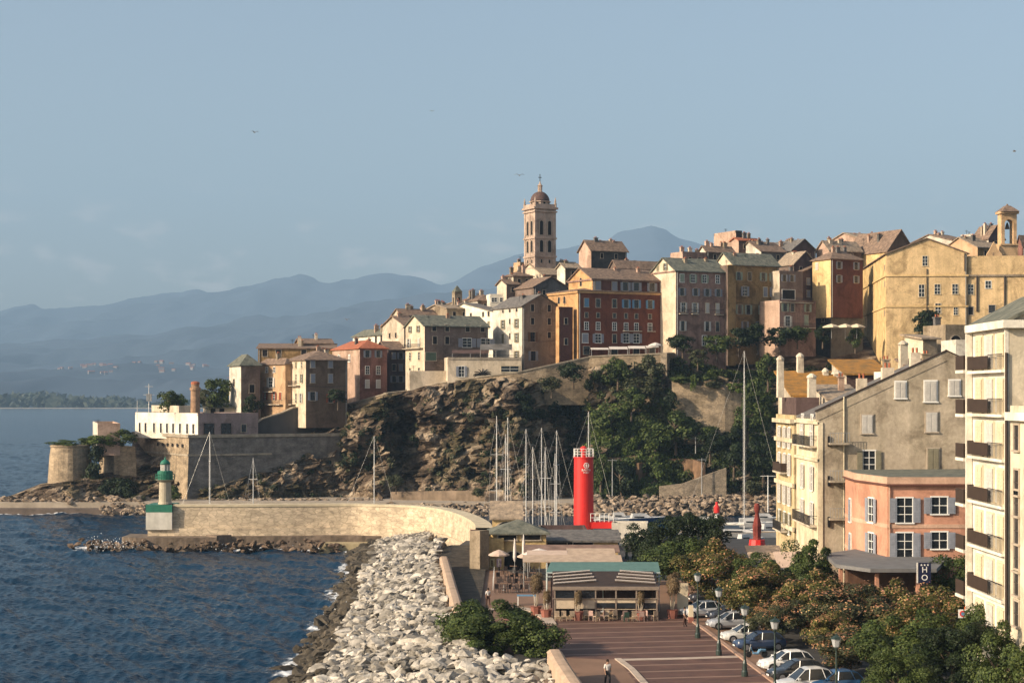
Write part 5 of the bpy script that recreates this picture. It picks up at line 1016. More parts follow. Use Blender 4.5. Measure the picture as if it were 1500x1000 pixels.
b=MB(); b.box(1.0,4.1,-1.2,1.0,2.0,zl(763)); b.build('equipment_box',RED,t); b=MB()
for k in range(6): b.tube([(.9+k*.62,-1.3,zl(763)),(.9+k*.62,-1.3,zl(751))],.04,4)
for z in(zl(751),zl(757)): b.tube([(.9,-1.3,z),(4.1,-1.3,z)],.04,4)
b.build('platform_railing',WHITE,t)
# ------------------------------------------------------------------ boats
HW=mat('boat_hull_white',(.46,.45,.43),rough=.3,var=.06,spec=.5); HB_=mat('boat_hull_blue',(.03,.06,.14),rough=.3,var=.1,spec=.5); TEAK=mat('teak_deck',(.30,.22,.14),var=.2,sc=3); SAILC=mat('furled_sail_blue',(.04,.08,.16),var=.2,sc=3); SAILW=mat('furled_sail_white',(.62,.58,.5),var=.1,sc=3)
def boat(px,D,L_,label,mast=None,rz=0.,hull=HW,sailc=SAILC,group=None,name='sailing_boat',motor=False):
    t=empty(name,(xx(px,D),D,0),rz,label,'boat' if motor else 'sailboat',group); b=MB(); W=L_*.3; rows=[]
    for k in range(9):
        u=k/8; x=-L_/2+L_*u; w_=W/2*(.72+.28*math.sin(min(1,u*1.6)*math.pi/2))*(1-max(0,(u-.5)/.5)**2.2)+.02; hz_=.95+.35*u; rows.append([(x,-w_,hz_),(x+(.3 if k==8 else 0),-w_*.8,.3),(x,-w_*.3,-.35),(x,w_*.3,-.35),(x,w_*.8,.3),(x,w_,hz_)])
    strip(b,rows,[0,1,2,3,4,5],0); b.add(rows[0],[(0,1,2,3,4,5)],0); b.build('hull',hull,t,smooth=False)
    b=MB(); rr_=[[(q[0][0],q[0][1]*.97,q[0][2]-.05),(q[5][0],q[5][1]*.97,q[5][2]-.05)] for q in rows]; strip(b,rr_,[0,1],0,rev=True); b.build('deck',TEAK if not motor else WHITE,t)
    b=MB(); h_=1.9 if motor else 1.55; b.add([(-L_*.12,-W*.28,.9),(L_*.22,-W*.2,.95),(L_*.22,W*.2,.95),(-L_*.12,W*.28,.9),(-L_*.1,-W*.22,h_),(L_*.12,-W*.15,h_),(L_*.12,W*.15,h_),(-L_*.1,W*.22,h_)],[(0,1,5,4),(1,2,6,5),(2,3,7,6),(3,0,4,7),(4,5,6,7)],0); c=b.build('cabin',HW,t)
    b=MB(); b.box(-L_*.08,L_*.08,-W*.265,-W*.25,1.15,1.4); b.box(-L_*.08,L_*.08,W*.25,W*.265,1.15,1.4); b.build('cabin_window',GLASS,c)
    if mast:
        z1=zz(mast,D); MB().tube([(L_*.08,0,1.3),(L_*.08,0,z1*.6),(L_*.08,0,z1)],[.09,.085,.05],8).build('mast',ALU,t)
        MB().tube([(L_*.08,0,2.4),(-L_*.32,0,2.3)],[.18,.14],8).build('boom_sail',sailc,t)
        q=MB()
        for f_ in(.42,.7): q.tube([(L_*.08,-W*.32,z1*f_),(L_*.08,W*.32,z1*f_)],.04,4)
        q.build('spreader',ALU,t); q=MB(); q.tube([(L_*.08,0,z1),(L_*.49,0,1.3)],[.02,.06] if D<300 and sailc is SAILW else [.012,.016],5)
        q.build('furled_jib',SAILW,t); q=MB(); q.tube([(L_*.08,0,z1),(-L_*.49,0,1.0)],.011,4)
        for s in(-1,1): q.tube([(L_*.08,0,z1*.97),(L_*.08,s*W*.34,z1*.7),(L_*.08,s*W*.45,1.1)],.011,4)
        q.build('stay',ALU,t)
    return t
GBO='sailing boats moored behind the harbour pavilion'
for px,D,L_,my,rz,lb,sc_ in [(727,286,10,609,1.5,'boat with tall leftmost mast above the gate tower',SAILC),(738,275,9,636,1.2,'boat with short mast right of the gate tower roof',SAILW),(737,292,10,611,-.3,'boat with tall mast second from the gate tower',SAILC),(763,284,11,628,-.35,'boat with blue sail cover over the pavilion roof apex',SAILC),(775,270,8,654,-.5,'small boat with low mast right of the pavilion apex',SAILW),(786,290,11,626,-.4,'boat with mid height mast over the right eave of the pavilion',SAILC),(797,276,9,655,1.3,'small boat with low mast between two taller masts',SAILW),(808,286,11,630,-.4,'boat with tall mast nearest left of the red lighthouse group',SAILC),(813,268,8,664,1.5,'boat with the shortest mast left of the red lighthouse',SAILW),(853,282,13,603,-.35,'boat whose mast rises straight behind the red lighthouse',SAILC),
 (300,318,11,632,.3,'boat with double spreaders behind the mole near the lighthouse',SAILC),(368,318,9,670,1.2,'boat with a single bare mast behind the middle of the mole',SAILW),(541,322,11,638,.1,'boat with thin mast behind the right part of the mole',SAILC)]:
    boat(px,D,L_,'sailing '+lb,my,rz,group=GBO,sailc=sc_)
boat(1077,300,19,'large sailing yacht with the tallest white mast in the harbour',514,-.25,sailc=SAILW)
for px,D,L_,rz,lb,hl in [(818,292,9,.1,'cream motor boat left of the red lighthouse foot',HW),(885,330,9,.0,'white motor boat right of the red lighthouse',HW),(935,335,12,.15,'dark hulled long boat before the boulders',HB_),(1050,318,8,.2,'small white boat left of the big yacht',HW),(1100,322,11,-.1,'white motor boat right of the big yacht mast',HW),(1125,308,10,.3,'white boat beside the cream facade',HW),(1030,326,8,-.2,'small open boat by the red tipped post',HW),(1090,285,8,.5,'near white boat under the big yacht bow',HW),(735,262,8,-.2,'blue boat tucked behind the sea wall end',HB_),(905,338,8,.1,'white boat moored before the far boulders',HW),(1118,335,9,0,'small pale boat at the far boulders',HW)]:
    boat(px,D,L_,lb,None,rz,hl,name='motor_boat',motor=True,group='motor boats in the old harbour')
# posts and markers in the harbour
t=empty('harbour_light',at(1050,772,300),0,'white post with red lantern top standing in the harbour','harbour light'); MB().lathe([(.45,0),(.4,2.4)],12).build('post',WHITE,t); MB().lathe([(.42,2.4),(.5,2.5),(.5,3.4),(.25,3.8),(.2,4.3)],12).build('lantern',RED,t)
RST=mat('rusty_red',(.18,.035,.025),var=.4,sc=2); p=gnd(1109,803,4); t=empty('monument',p,0,'rusty red tapered mooring monument with ball on top by the cream facade','monument'); zt_=zz(737,p.y)-4
MB().lathe([(1.0,0),(1.1,.4),(1.0,zt_*.2)],10).build('base',RED,t); MB().lathe([(.6,zt_*.2),(.5,zt_*.25),(.6,zt_*.5),(.28,zt_*.75),(.22,zt_*.8)],8).build('shaft',RST,t); MB().lathe([(.3,zt_*.8),(.4,zt_*.86),(.42,zt_*.92),(.3,zt_)],10).build('ball',RST,t)
# ------------------------------------------------------------------ street lamps
LG=mat('lamp_green',(.02,.035,.028),rough=.4,var=.2,sc=3,spec=.5); LGL=mat('lamp_glass',(.35,.36,.36),rough=.2,var=.1)
def lamp(px,pyb,pyt,label,group=None,z=4.,D=None):
    p=gnd(px,pyb,z) if D is None else Vector((xx(px,D),D,z)); t=empty('street_lamp',p,0,label,'street lamp',group); H=zz(pyt,p.y)-z
    MB().lathe([(.24,0),(.24,.35),(.18,.45),(.16,.95),(.09,1.2),(.07,H*.55),(.1,H*.56),(.06,H*.6),(.05,H-.75)],10).build('post',LG,t)
    MB().lathe([(.10,H-.75),(.20,H-.68),(.30,H-.22),(.30,H-.2)],6).build('lantern',LGL,t); MB().lathe([(.38,H-.2),(.22,H-.06),(.06,H),(.04,H+.12)],6).build('cap',LG,t); MB().lathe([(.06,H-.95),(.14,H-.78),(.10,H-.74)],8).build('collar',LG,t); return t
GL='green lamp posts along the plaza edge'
lamp(1022,934,838,'farthest of the lamp posts on the plaza kerb',GL); lamp(1053,959,860,'second farthest lamp post on the plaza kerb',GL); lamp(1091,990,886,'lamp post on the plaza kerb before the silver car',GL); lamp(1135,1024,905,'nearest lamp post standing before the white car',GL); lamp(1225,1060,930,'lamp post among the flowering trees right of the cars',GL)
for i,(px,pt) in enumerate([(906,779),(918,781),(928,783)]): lamp(px,818,pt,['left','middle','right'][i]+' of three small lamps before the white container wall','lamps by the container wall')
lamp(971,848,812,'lamp post before the big dark tree, left one'); lamp(994,848,818,'lamp post before the big dark tree, right one'); lamp(1128,834,798,'lamp post at the corner of the cream facade')
for px,py0,lb in((897,672,'tall grey lamp pole left of the brown curved wall'),(1028,671,'tall pole with crossbar right of the brown curved wall'),(1019,640,'short grey pole up the green slope')):
    pole('lamp_pole',px,py0,728 if px!=1019 else 664,368 if px!=1019 else 378,.13,lb,GREYM,'pole',bars=((py0+2,1.0),))
pole('lamp_pole',1125,696,750,345,.12,'thin pole with bracket beside the cream facade',WHITE,'pole',bars=((697,1.5),))
# ------------------------------------------------------------------ restaurant with green awning
D=160; g0=gnd(811,907,4); RX=g0.x; RW_=xx(990,159)-RX; t=empty('beach_restaurant',(RX,159,4),0,'terrace restaurant with green awning, striped roof blinds and glazed front','restaurant')
TEAL=mat('teal_canvas',(.095,.175,.155),var=.12,sc=1.5,rough=.7); zr=lambda py,D_: zz(py,D_)-4
b=MB(); b.box(.1,RW_-1.6,.5,9,0,.15); b.build('floor',TEAK,t)
b=MB(); b.box(0,RW_-1.6,5.0,5.2,0,3.4); b.box(0,.15,1,5.0,0,2.4); b.box(RW_-1.75,RW_-1.6,1,5.0,0,2.4); b.build('wall',PL['plum'],t)
b=MB()
for k,x in enumerate(np.linspace(.1,RW_-1.7,6)): b.box(x-.06,x+.06,0.02,.14,0,2.65)
b.box(-.1,RW_-1.5,-.05,.2,2.65,2.95); b.box(-.1,RW_-1.5,-.07,.15,1.85,1.92); b.build('frame',mat('taupe_frame',(.23,.18,.14),var=.2,sc=2),t)
for k in range(5):
    x0=.18+k*(RW_-1.8)/5; x1=x0+(RW_-1.8)/5-.16
    b=MB(); b.box(x0,x1,.06,.09,1.05 if k<2 else 1.5,1.84 if k<2 else 1.84,0); b.box(x0,x1,.05,.10,.98 if k<2 else .9,1.04 if k<2 else .95,0); b.build('blind',mat('cream_blind',(.52,.42,.30),var=.15,sc=2),t)
    b=MB(); b.box(x0,x1,.07,.10,1.05,1.49) if k>=2 else b.box(x0,x1,.07,.10,1.93,2.6); b.build('glass_panel',GLASS,t)
b=MB(); b.add([(-.1,.2,2.96),(RW_-1.5,.2,2.96),(RW_-1.6,4.6,3.85),(.0,4.6,3.85)],[(0,1,2,3)]); b.add([(-.1,.2,2.9),(RW_-1.5,.2,2.9),(RW_-1.6,4.6,3.79),(.0,4.6,3.79)],[(3,2,1,0)]); b.box(0,RW_-1.6,4.6,4.9,3.2,3.86); b.build('roof',BROWNM,t)
STW=mat('blind_stripe',(.42,.36,.31),var=.1,sc=2)
for s in(0,1):
    for k in range(4):
        y0=.9+k*.95; z=lambda y: 2.99+(y-.2)*.2023
        b=MB(); x0,x1=(0.0,3.9-.15*k) if s==0 else (5.6+.2*k,9.2); d=.95 if s==0 else -.8
        ya,yb=(y0-.25,y0+.7) if s==0 else (y0+.7,y0-.1); b.add([(x0,ya,z(ya)+.03),(x1,yb,z(yb)+.03),(x1,yb+.30,z(yb+.3)+.03),(x0,ya+.30,z(ya+.3)+.03)],[(0,1,2,3)] ); b.add([(x0,ya,z(ya)+.1),(x1,yb,z(yb)+.1),(x1,yb+.30,z(yb+.3)+.1),(x0,ya+.30,z(ya+.3)+.1)],[(0,1,2,3)]); b.build('blind_strip',STW,t)
xa=xx(800,164)-RX; xb=xx(967,164)-RX; zA=zr(837,164); zB=zr(822.5,167.5)
b=MB(); b.add([(xa,5,zA),(xb,5,zA),(xb+.1,8.5,zB),(xa+.5,8.5,zB),(xa,5,zA-.08),(xb,5,zA-.08),(xb+.1,8.5,zB-.08),(xa+.5,8.5,zB-.08)],[(0,1,2,3),(7,6,5,4),(0,4,5,1),(1,5,6,2),(2,6,7,3),(3,7,4,0)]); b.build('awning',TEAL,t)
b=MB(); b.tube([(xa,4.95,zA-.1),(xb,4.95,zA-.1)],.06,6); b.tube([(xa,4.95,zA-.45),(xb,4.95,zA-.45)],.04,6)
for x in(xa+.1,xb-.1,(xa+xb)/2): b.tube([(x,5,0.1),(x,5,zA-.1)],.05,6); b.tube([(x,8.4,0.1),(x,8.4,zB-.1)],.05,6)
b.build('awning_frame',mat('pale_frame',(.5,.56,.54),var=.1),t)
b=MB(); b.box(xa+.5,xb,8.6,8.75,0,zB-.3); b.build('back_wall',PL['plum'],t)
# furniture
def chair(p,rz,label,mk,group):
    t=empty('chair',p,rz,label,'chair',group); MB().box(-.22,.22,-.22,.22,.42,.47).build('seat',mk,t); MB().box(-.22,.22,.19,.23,.47,.9).build('backrest',mk,t)
    for a,b_ in((-1,-1),(1,-1),(-1,1),(1,1)): MB().box(a*.2-.02,a*.2+.02,b_*.2-.02,b_*.2+.02,0,.42).build('leg',mk,t)
    return t
def table(p,label,mk,group,cloth=False):
    t=empty('table',p,0,label,'table',group); MB().box(-.4,.4,-.4,.4,.72,.76).build('tabletop',mk,t); MB().lathe([(.25,0),(.05,.05),(.04,.72)],8).build('leg',GREYM,t); return t
WICK=mat('pale_wicker',(.42,.32,.22),var=.25,sc=6); PKW=mat('pinkish_wicker',(.36,.24,.20),var=.25,sc=6); GT=mat('dark_green_wicker',(.03,.06,.04),var=.2,sc=5); WT=mat('pale_table',(.45,.45,.43),var=.1,sc=2)
GC1='chairs in front of the green awned restaurant'
c1=chair((RX+.9,158,4),.1,'pale wicker chair before the left glazed panel','' or WICK,GC1); c2=chair((RX+7.8,157.9,4),3.2,'pinkish wicker chair before the right glazed panel',PKW,GC1)
lbs=['pale wicker chair at the left end of the restaurant front','pale wicker chair second from the left end','pale wicker chair left of the middle post','pale wicker chair right of the middle post','pale wicker chair under the cream blinds','pale wicker chair beside the green armchair','pale wicker chair beside the right planter','pale wicker chair at the right end of the front']
for i,x in enumerate((.3,1.6,2.9,3.8,4.7,5.4,7.2,9.0)):
    c=copy_tree(c1); c.location=(RX+x,157.8+.4*(i%3),4.01); c.rotation_euler.z=rnd.uniform(-.6,.6)+(3.1 if i%2 else 0); c['label']=lbs[i]
lb2=['pinkish wicker chair left of the middle table','pinkish wicker chair right of the middle table','pinkish wicker chair behind the green armchair','pinkish wicker chair nearest the right planter']
for i,x in enumerate((3.4,4.3,6.3,8.5)):
    c=copy_tree(c2); c.location=(RX+x,158.4,4.01); c.rotation_euler.z=rnd.uniform(0,6); c['label']=lb2[i]
t=chair((RX+6.4,157.3,4.01),3.3,'dark green wicker armchair before the restaurant front',GT,GC1)
tb=table((RX+2.2,158.7,4),'pale square table at the left of the restaurant front',WT,'tables in front of the restaurant')
for i,(x,l_) in enumerate(((4.6,'pale square table in the middle of the restaurant front'),(7.4,'pale square table at the right of the restaurant front'))): c=copy_tree(tb); c.location=(RX+x,158.9,4.01); c['label']=l_
# harbour terrace furniture
GC2='dark chairs of the harbour terrace'; DKC=mat('dark_rattan',(.05,.035,.03),var=.3,sc=6); c3=None
r=random.Random(33); rowsn=['front','second','third','back']
for j in range(4):
    for i in range(7):
        p=gnd(728+i*8.6+r.uniform(-2,2)+j*2,868-j*9,4)
        lb='dark chair, %s terrace row, %s from the white railing'%(rowsn[j],['first','second','third','fourth','fifth','sixth','seventh'][i])
        if c3 is None: c3=chair(p,.3,lb,DKC,GC2)
        else: c=copy_tree(c3); c.location=p; c.rotation_euler.z=r.uniform(0,6.28); c['label']=lb
tb=None
for k,(px,py) in enumerate([(738,864),(757,866),(775,862),(745,850),(764,850),(780,848),(752,838),(772,836)]):
    lb='small round edged table on the harbour terrace, '+['front left','front middle with pale top','front right','second row left','second row middle','second row right','back row left','back row right'][k]
    if tb is None: tb=table(gnd(px,py),lb,mat('brown_table',(.22,.13,.08),var=.2,sc=2),'tables of the harbour terrace')
    else: c=copy_tree(tb); c.location=gnd(px,py); c['label']=lb
parasol(gnd(754,840),4.0,1.3,CAN,'closed tall white parasol before the dark arch',closed=True); parasol(gnd(767,836),4.2,1.3,CAN,'closed white parasol right of the dark arch',closed=True)
parasol(gnd(731,838),2.6,1.2,BE,'open beige parasol at the left of the harbour terrace'); parasol(gnd(790,842),3.0,2.0,CAN,'open pale parasol left of the green awning end'); parasol(gnd(776,842),2.7,1.4,BE,'open beige parasol in the middle of the harbour terrace')
b=MB(); p=gnd(722,872)
for k in range(16): b.box(-.02,.02,k*.9,k*.9+.04,0,1.1)
for z in(.4,.75,1.08): b.box(-.015,.015,.0,14,z,z+.04)
tag(b.build('fence',WHITE,None,(xx(722,183),183,4)),'thin white railing at the seaward edge of the harbour terrace','fence')
# bin / kiosk table near planters
t=empty('service_table',gnd(771,886),0,'grey service trolley with blue top near the left planter','trolley'); MB().box(-.9,.9,-.3,.3,.9,1.0).build('top',SHUT['b'],t)
for s in(-1,1): MB().box(s*.8-.05,s*.8+.05,-.25,.25,0,.9).build('leg',WHITE,t)
# planters
TER=mat('terracotta_pot',(.26,.10,.07),var=.2,sc=2)
def planter(px,py,h,w,label):
    p=gnd(px,py); t=empty('planter',p,0,label,'potted plant'); MB().lathe([(.42,0),(.55,.75),(.6,.8),(.5,.8)],8,ph=R(22)).build('pot',TER,t)
    b=MB()
    for k in range(5): a=k*1.26; b.tube([(.1*math.cos(a),.1*math.sin(a),.7),(.25*math.cos(a),.25*math.sin(a),h*.5),(.5*w*.4*math.cos(a),.5*w*.4*math.sin(a),h*.8)],[.05,.04,.02],5)
    b.build('stem',mat('pale_bark',(.42,.36,.27),var=.2,sc=2),t); obj('foliage',crown('dry','mid',1),t,(0,0,h*.72),0,(w/2,w/2,h*.3))
planter(785,900,3.9,1.9,'tall feathery dry plant in pot left of the restaurant'); planter(800,905,2.6,1.2,'smaller dry plant in pot at the left corner of the restaurant'); planter(846,908,2.7,1.1,'thin dry plant in front of the left blinds'); planter(938,907,2.7,1.1,'thin dry plant in front of the right blinds'); planter(985,905,4.2,2.0,'tall feathery dry plant in pot right of the restaurant')
t=empty('screen_panel',gnd(1000,902),0,'cream standing screen at the right end of the restaurant','screen'); MB().box(-.5,.5,-.08,.08,0,3.0).build('panel',CREAMP,t); MB().box(-.6,.6,-.14,.14,0,.12).build('base',TER,t)
t=empty('bollard',gnd(1012,911),0,'cream and red square bollard by the first lamp post','bollard'); MB().box(-.22,.22,-.22,.22,0,.5).build('base',TER,t); MB().box(-.2,.2,-.2,.2,.5,1.5).build('post',CREAMP,t)
# ------------------------------------------------------------------ right hand buildings
GH=house('apartment_house','big grey house whose blank gable wall faces the harbour',1200,1165,1560,175,604,870,'grey2' if 'grey2' in PL else 'wallx','creamface',('front',517,'grey'),th=0,cat='house',group=None,chim=0,down=0,depth=15.5,over=.3) if 0 else None
PL['gable']=plaster('plaster_gable_grey',(.47,.39,.285),.3,.18); PL['facade']=plaster('plaster_facade',(.70,.60,.42),.2); PL['facade2']=plaster('plaster_facade2',(.60,.47,.27),.3); PL['wht']=plaster('plaster_bright',(.74,.68,.54),.12); PL['wht2']=plaster('plaster_bright2',(.66,.57,.42),.15)
GH=house('apartment_house','big grey house whose tall blank gable wall faces the harbour',1200,1167,1574,175,614,872,'gable','facade',('front',528,'grey'),th=0,cat='house',group=None,chim=0,down=0,depth=14,over=.03,
 wins=[('f',[1319],[571],1.0,1.6,'plain','w','w',True),('f',[1363],[573],1.15,2.0,'plain','w','w',True),('f',[1398],[568],1.0,1.5,'plain','w','w',True),('f',[1270],[621],1.05,1.8,'plain','w','n',True),('f',[1364.5],[618],1.1,1.9,'plain','w','n',True),('f',[1273],[675],1.15,2.0,'plain','ol','w'),('f',[1367],[673],1.1,2.2,'plain','ol','n',True)])
for py,w_ in((640,.9),(703,.9),(757,1.2)):
    for px in(1190,1176): addwins(GH,'l',[px],[py],1.1,2.4,'plain','w','w')
addwins(GH,'l',[1190,1176],[620],.9,1.6,'plain',None,'w')
for py in (640,757): balcony(GH,'l',1171,1197,py+14,.8)
for z in(3.9,-.5,-4.2):
    q=MB(); zq=z if z>0 else GH.H+z; q.box(-.25,-.001,-.1,14,zq,zq+.3); q.build('cornice',PL['facade'],GH.root)
q=MB(); q.box(-.14,.35,-.10,-.002,0,GH.H-.3); q.build('quoin',PL['facade'],GH.root)
q=MB(); w2=GH.tf/2
for sx_ in(0,1):
    xa_,xb_=(-.3,w2) if sx_==0 else (w2,GH.tf+.3); za,zb_=(GH.H-.2,GH.H+GH.rise) if sx_==0 else (GH.H+GH.rise,GH.H-.2)
    q.add([(xa_,-.05,za),(xb_,-.05,zb_),(xb_,-.05,zb_+.95),(xa_,-.05,za+.95),(xa_,.3,za),(xb_,.3,zb_),(xb_,.3,zb_+.95),(xa_,.3,za+.95)],[(0,1,2,3),(7,6,5,4),(0,4,5,1),(0,3,7,4),(1,5,6,2)],0)
    q.add([(xa_-.1,-.13,za+.953),(xb_,-.13,zb_+.953),(xb_,-.13,zb_+1.08),(xa_-.1,-.13,za+1.08),(xa_-.1,.38,za+.953),(xb_,.38,zb_+.953),(xb_,.38,zb_+1.08),(xa_-.1,.38,za+1.08)],[(0,1,2,3),(7,6,5,4),(0,4,5,1),(3,2,6,7),(0,3,7,4),(1,5,6,2)],1)
q.build('gable_parapet',[PL['gable'],BROWNM],GH.root)
x,y,z=fpos(GH,'f',1236,600); q=MB(); q.tube([(x,-.12,0),(x,-.12,z+1.3)],.07,6); q.build('drainpipe',PL['facade'],GH.root)
x,y,z=fpos(GH,'f',1210,700); q=MB()
for dy in(646,704,764): x,y,z=fpos(GH,'f',1214,dy); q.box(x-.12,x+.12,-.2,-.002,z-.5,z+.5)
q.build('vent',DARK,GH.root)
for (px,py,w_) in((1228,648,2.0),(1228,703,2.0),(1228,758,2.0)):
    x,y,z=fpos(GH,'f',px,py); b=MB(); b.box(x-w_/2,x+w_/2,-.9,-.003,z-.2,z); sl_=b.build('balcony',CONC,GH.root); b=MB()
    for k in range(8): xx_=x-w_/2+.05+k*(w_-.1)/7; b.box(xx_-.02,xx_+.02,-.87,-.83,z,z+.95)
    b.box(x-w_/2,x+w_/2,-.88,-.82,z+.95,z+1.0); b.build('railing',GREYM,sl_)
# roof clutter of the grey house
for k,(px,py,w_,h_) in enumerate(((1262,577,.5,1.6),(1300,560,.6,1.5),(1340,535,.5,1.3))):
    D_=181; p=at(px,py,D_); b=MB(); b.box(-w_,w_,-.4,.4,-2,h_,0); b.tube([(-.2,0,h_),(-.2,0,h_+.5)],.12,6,1); b.tube([(.2,0,h_),(.2,0,h_+.5)],.12,6,1); o=b.build('chimney',[PL['cream'],ROOF['red']],GH.roof); o.location=p-GH.root.location
# terrace extension, cream (px 1240-1300, y 550-575)
house('roof_terrace','small white roof terrace box behind the grey gable slope',1300,1255,1330,190,552,600,'white','wht',('flat',None,'grey'),th=R(5),group=None,cat='terrace',chim=1,depth=5)
h=house('apartment_house','ornate ochre cream facade with cornice left of the big grey house',1163.5,1137,1300,191,616,830,'facade2','facade2',('flat',None,'tan'),th=0,cat='house',group=None,chim=0,down=0)
for py in(642,682,727,770):
    addwins(h,'l',[1157,1150,1142.5],[py],1.1,2.2,'plain','w' if py<760 else 'ol','w')
for z in(-.3,-2.4,-7.2,3.8):
    q=MB(); zq=z if z>0 else h.H+z; q.box(-.5 if z==-.3 else -.25,-.001,-.2,h.tl,zq,zq+.45); q.build('cornice',PL['facade'],h.root)
for px,py in((1148,690),(1148,778)): balcony(h,'l',px-5,px+7,py+4,.9,rail='panel' if py<700 else 'bars',rm=BROWNM if py<700 else BLACKM)
house('apartment_house','dark mansard storey above the ochre cream facade',1166,1138,1200,193,590,618,'plum','plum',('flat',None,'grey'),th=0,group=None,chim=0,depth=10)
# lichen roofs behind
for a in [(1163,1135,1240,206,580,600,'cream','cream',('shed',541,'orange'),'bright orange lichen roof beyond the ochre facade',0,9),(1240,1160,1300,225,548,580,'plum','cream',('shed',524,'orange'),'second orange lichen roof further behind',0,8),(1340,1232,1480,212,545,580,'stone','cream',('shed',523,'brown'),'old brown roof with skylights behind the grey gable',2,7),(1215,1170,1262,198,585,610,'plum','cream',('shed',562,'tan'),'narrow tan roof next to the orange lichen roof',1,7)]:
    house('town_house',a[9],a[0],a[1],a[2],a[3],a[4],a[5],a[6],a[7],a[8],th=R(3),chim=a[10],depth=a[11],group='roofs behind the grey house')
CHW=plaster('plaster_chimney',(.62,.54,.42),.3)
for px,y0,y1,D_,w_,lb in((1143,522,556,200,.32,'slender white chimney at the left edge of the orange roofs'),(1172,518,542,215,.35,'white chimney with cap on the orange roof ridge'),(1189,548,575,200,.4,'stout white chimney in the middle of the orange roof'),(1209,540,556,214,.3,'small pale chimney right of the stout one'),(1226,543,556,214,.5,'squat pale chimney block by the brown roof'),(1323,500,548,216,.45,'rounded old chimney before the huge yellow building')):
    p=at(px,y1,D_); t=empty('chimney',p-Vector((0,0,2)),.1,lb,'chimney','chimneys on the orange roofs'); H=zz(y0,D_)-zz(y1,D_)+2; MB().box(-w_,w_,-w_,w_,0,H-.4,bat=.05).build('stack',CHW,t); MB().lathe([(w_*1.5,H-.4),(w_*1.4,H-.2),(w_*.4,H+.1)],8).build('cap',CHW,t)
# stone blocks / garden walls at 1330-1420 , 480-530
house('old_house','old rubble stone house with arch on the slope below the huge yellow building',1385,1352,1420,230,482,530,'stone','stone',('flat',None,'tan'),th=R(15),group=None,chim=1,depth=6,wins=[('f',[1400],[500],1.4,1.6,'arch')])
house('old_house','grey rubble outbuilding between the dark tree and the grey gable',1352,1322,1372,226,496,540,'stone','wht2',('shed',487,'tan'),th=R(15),group=None,chim=0,depth=5)
house('old_house','pale low shed with terrace at the right of the grey gable',1400,1383,1440,200,505,540,'white','white',('flat',None,'grey'),th=R(5),group=None,chim=0,depth=5)
# coral hotel
def winplane(root,A,B,px,py,w,hh,kind,sc=None,fr='n',closed=False):
    k=(px-CX)/F; dx,dy=B[0]-A[0],B[1]-A[1]; s=(k*A[1]-A[0])/(dx-k*dy); X_,Y_=A[0]+dx*s,A[1]+dy*s; z=zz(py,Y_); a=math.atan2(dy,dx)
    o=obj('window',win_mesh(w,hh,kind,fr),root,(X_-root.location.x,Y_-root.location.y,z-root.location.z),a)
    if sc:
        for q_ in(-1,1): obj('shutter',shut_mesh(w/2-.02,hh,sc),o,((q_*w/4 if closed else q_*(w*.75+.05)),-.11,0))
    return o,a
A0=(xx(1418,157),157);A1=(xx(1300,157),157);A2=(xx(1253,165),165);A3=(xx(1238,172),172);A4=(xx(1418,172)+2,174)
t=empty('coral_hotel',(A1[0],A1[1],4),0,'coral orange hotel with canted corner and grey lilac shutters','hotel'); ox,oy=A1; zt_=zz(711,157)-4
po=[(p[0]-ox,p[1]-oy) for p in (A3,A2,A1,A0,A4)]; MB().prism(po,0,zt_).build('wall',PL['coral'],t)
def grow(po,s): c=(sum(p[0] for p in po)/5,sum(p[1] for p in po)/5); return [(c[0]+(p[0]-c[0])*s,c[1]+(p[1]-c[1])*s) for p in po]
MB().prism(grow(po,1.045),zt_,zt_+.16).build('cornice',mat('dark_cornice',(.12,.05,.035),var=.2),t); MB().prism(grow(po,1.02),zt_+.16,zt_+.75).build('parapet',PL['coralpale'],t)
MB().prism(grow(po,.98),zt_+.75,zt_+.80).build('roof',ROOF['green'],t)
for y0 in(771,820): z=zz(y0,157)-4; MB().prism(grow(po,1.008),z-.12,z+.22).build('string_course',PL['coralpale'],t)
for py in(747,798):
    winplane(t,A1,A0,1325,py,1.35,2.15,'plain','gr','w'); winplane(t,A1,A0,1376,py-7,1.35,1.45,'plain','gr','w'); winplane(t,A2,A1,1277,py,1.3,2.15,'plain','gr','w'); winplane(t,A3,A2,1246,py,1.0,2.1,'plain','gr','w',True)
dp=MB(); dp.tube([(A1[0]-ox+.15,-.12,0),(A1[0]-ox+.15,-.12,zt_)],.06,6); dp.build('drainpipe',PL['coralpale'],t)
b=MB(); z=zz(826,152)-4
b.prism([(xx(1207,160)-ox,160-oy),(xx(1225,150)-ox,150-oy),(xx(1275,146)-ox,146-oy),(xx(1372,146)-ox,146-oy),(xx(1390,156.9)-ox,156.9-oy),(A1[0]-ox,-.03),(A2[0]-ox,A2[1]-oy-.05)],z-.1,z+.2); b.build('canopy',mat('grey_canopy',(.15,.145,.14),var=.2,sc=1),t)
for px,d in((1232,151),(1285,147),(1345,147)): MB().box(xx(px,d)-ox-.15,xx(px,d)-ox+.15,d-oy,d-oy+.3,0,z-.3).build('post',PL['coral'],t)
b=MB(); b.box(xx(1240,156)-ox,xx(1390,156)-ox,155.5-oy,156.8-oy,0,z-.4); b.build('shop_front',PL['hdark'],t)
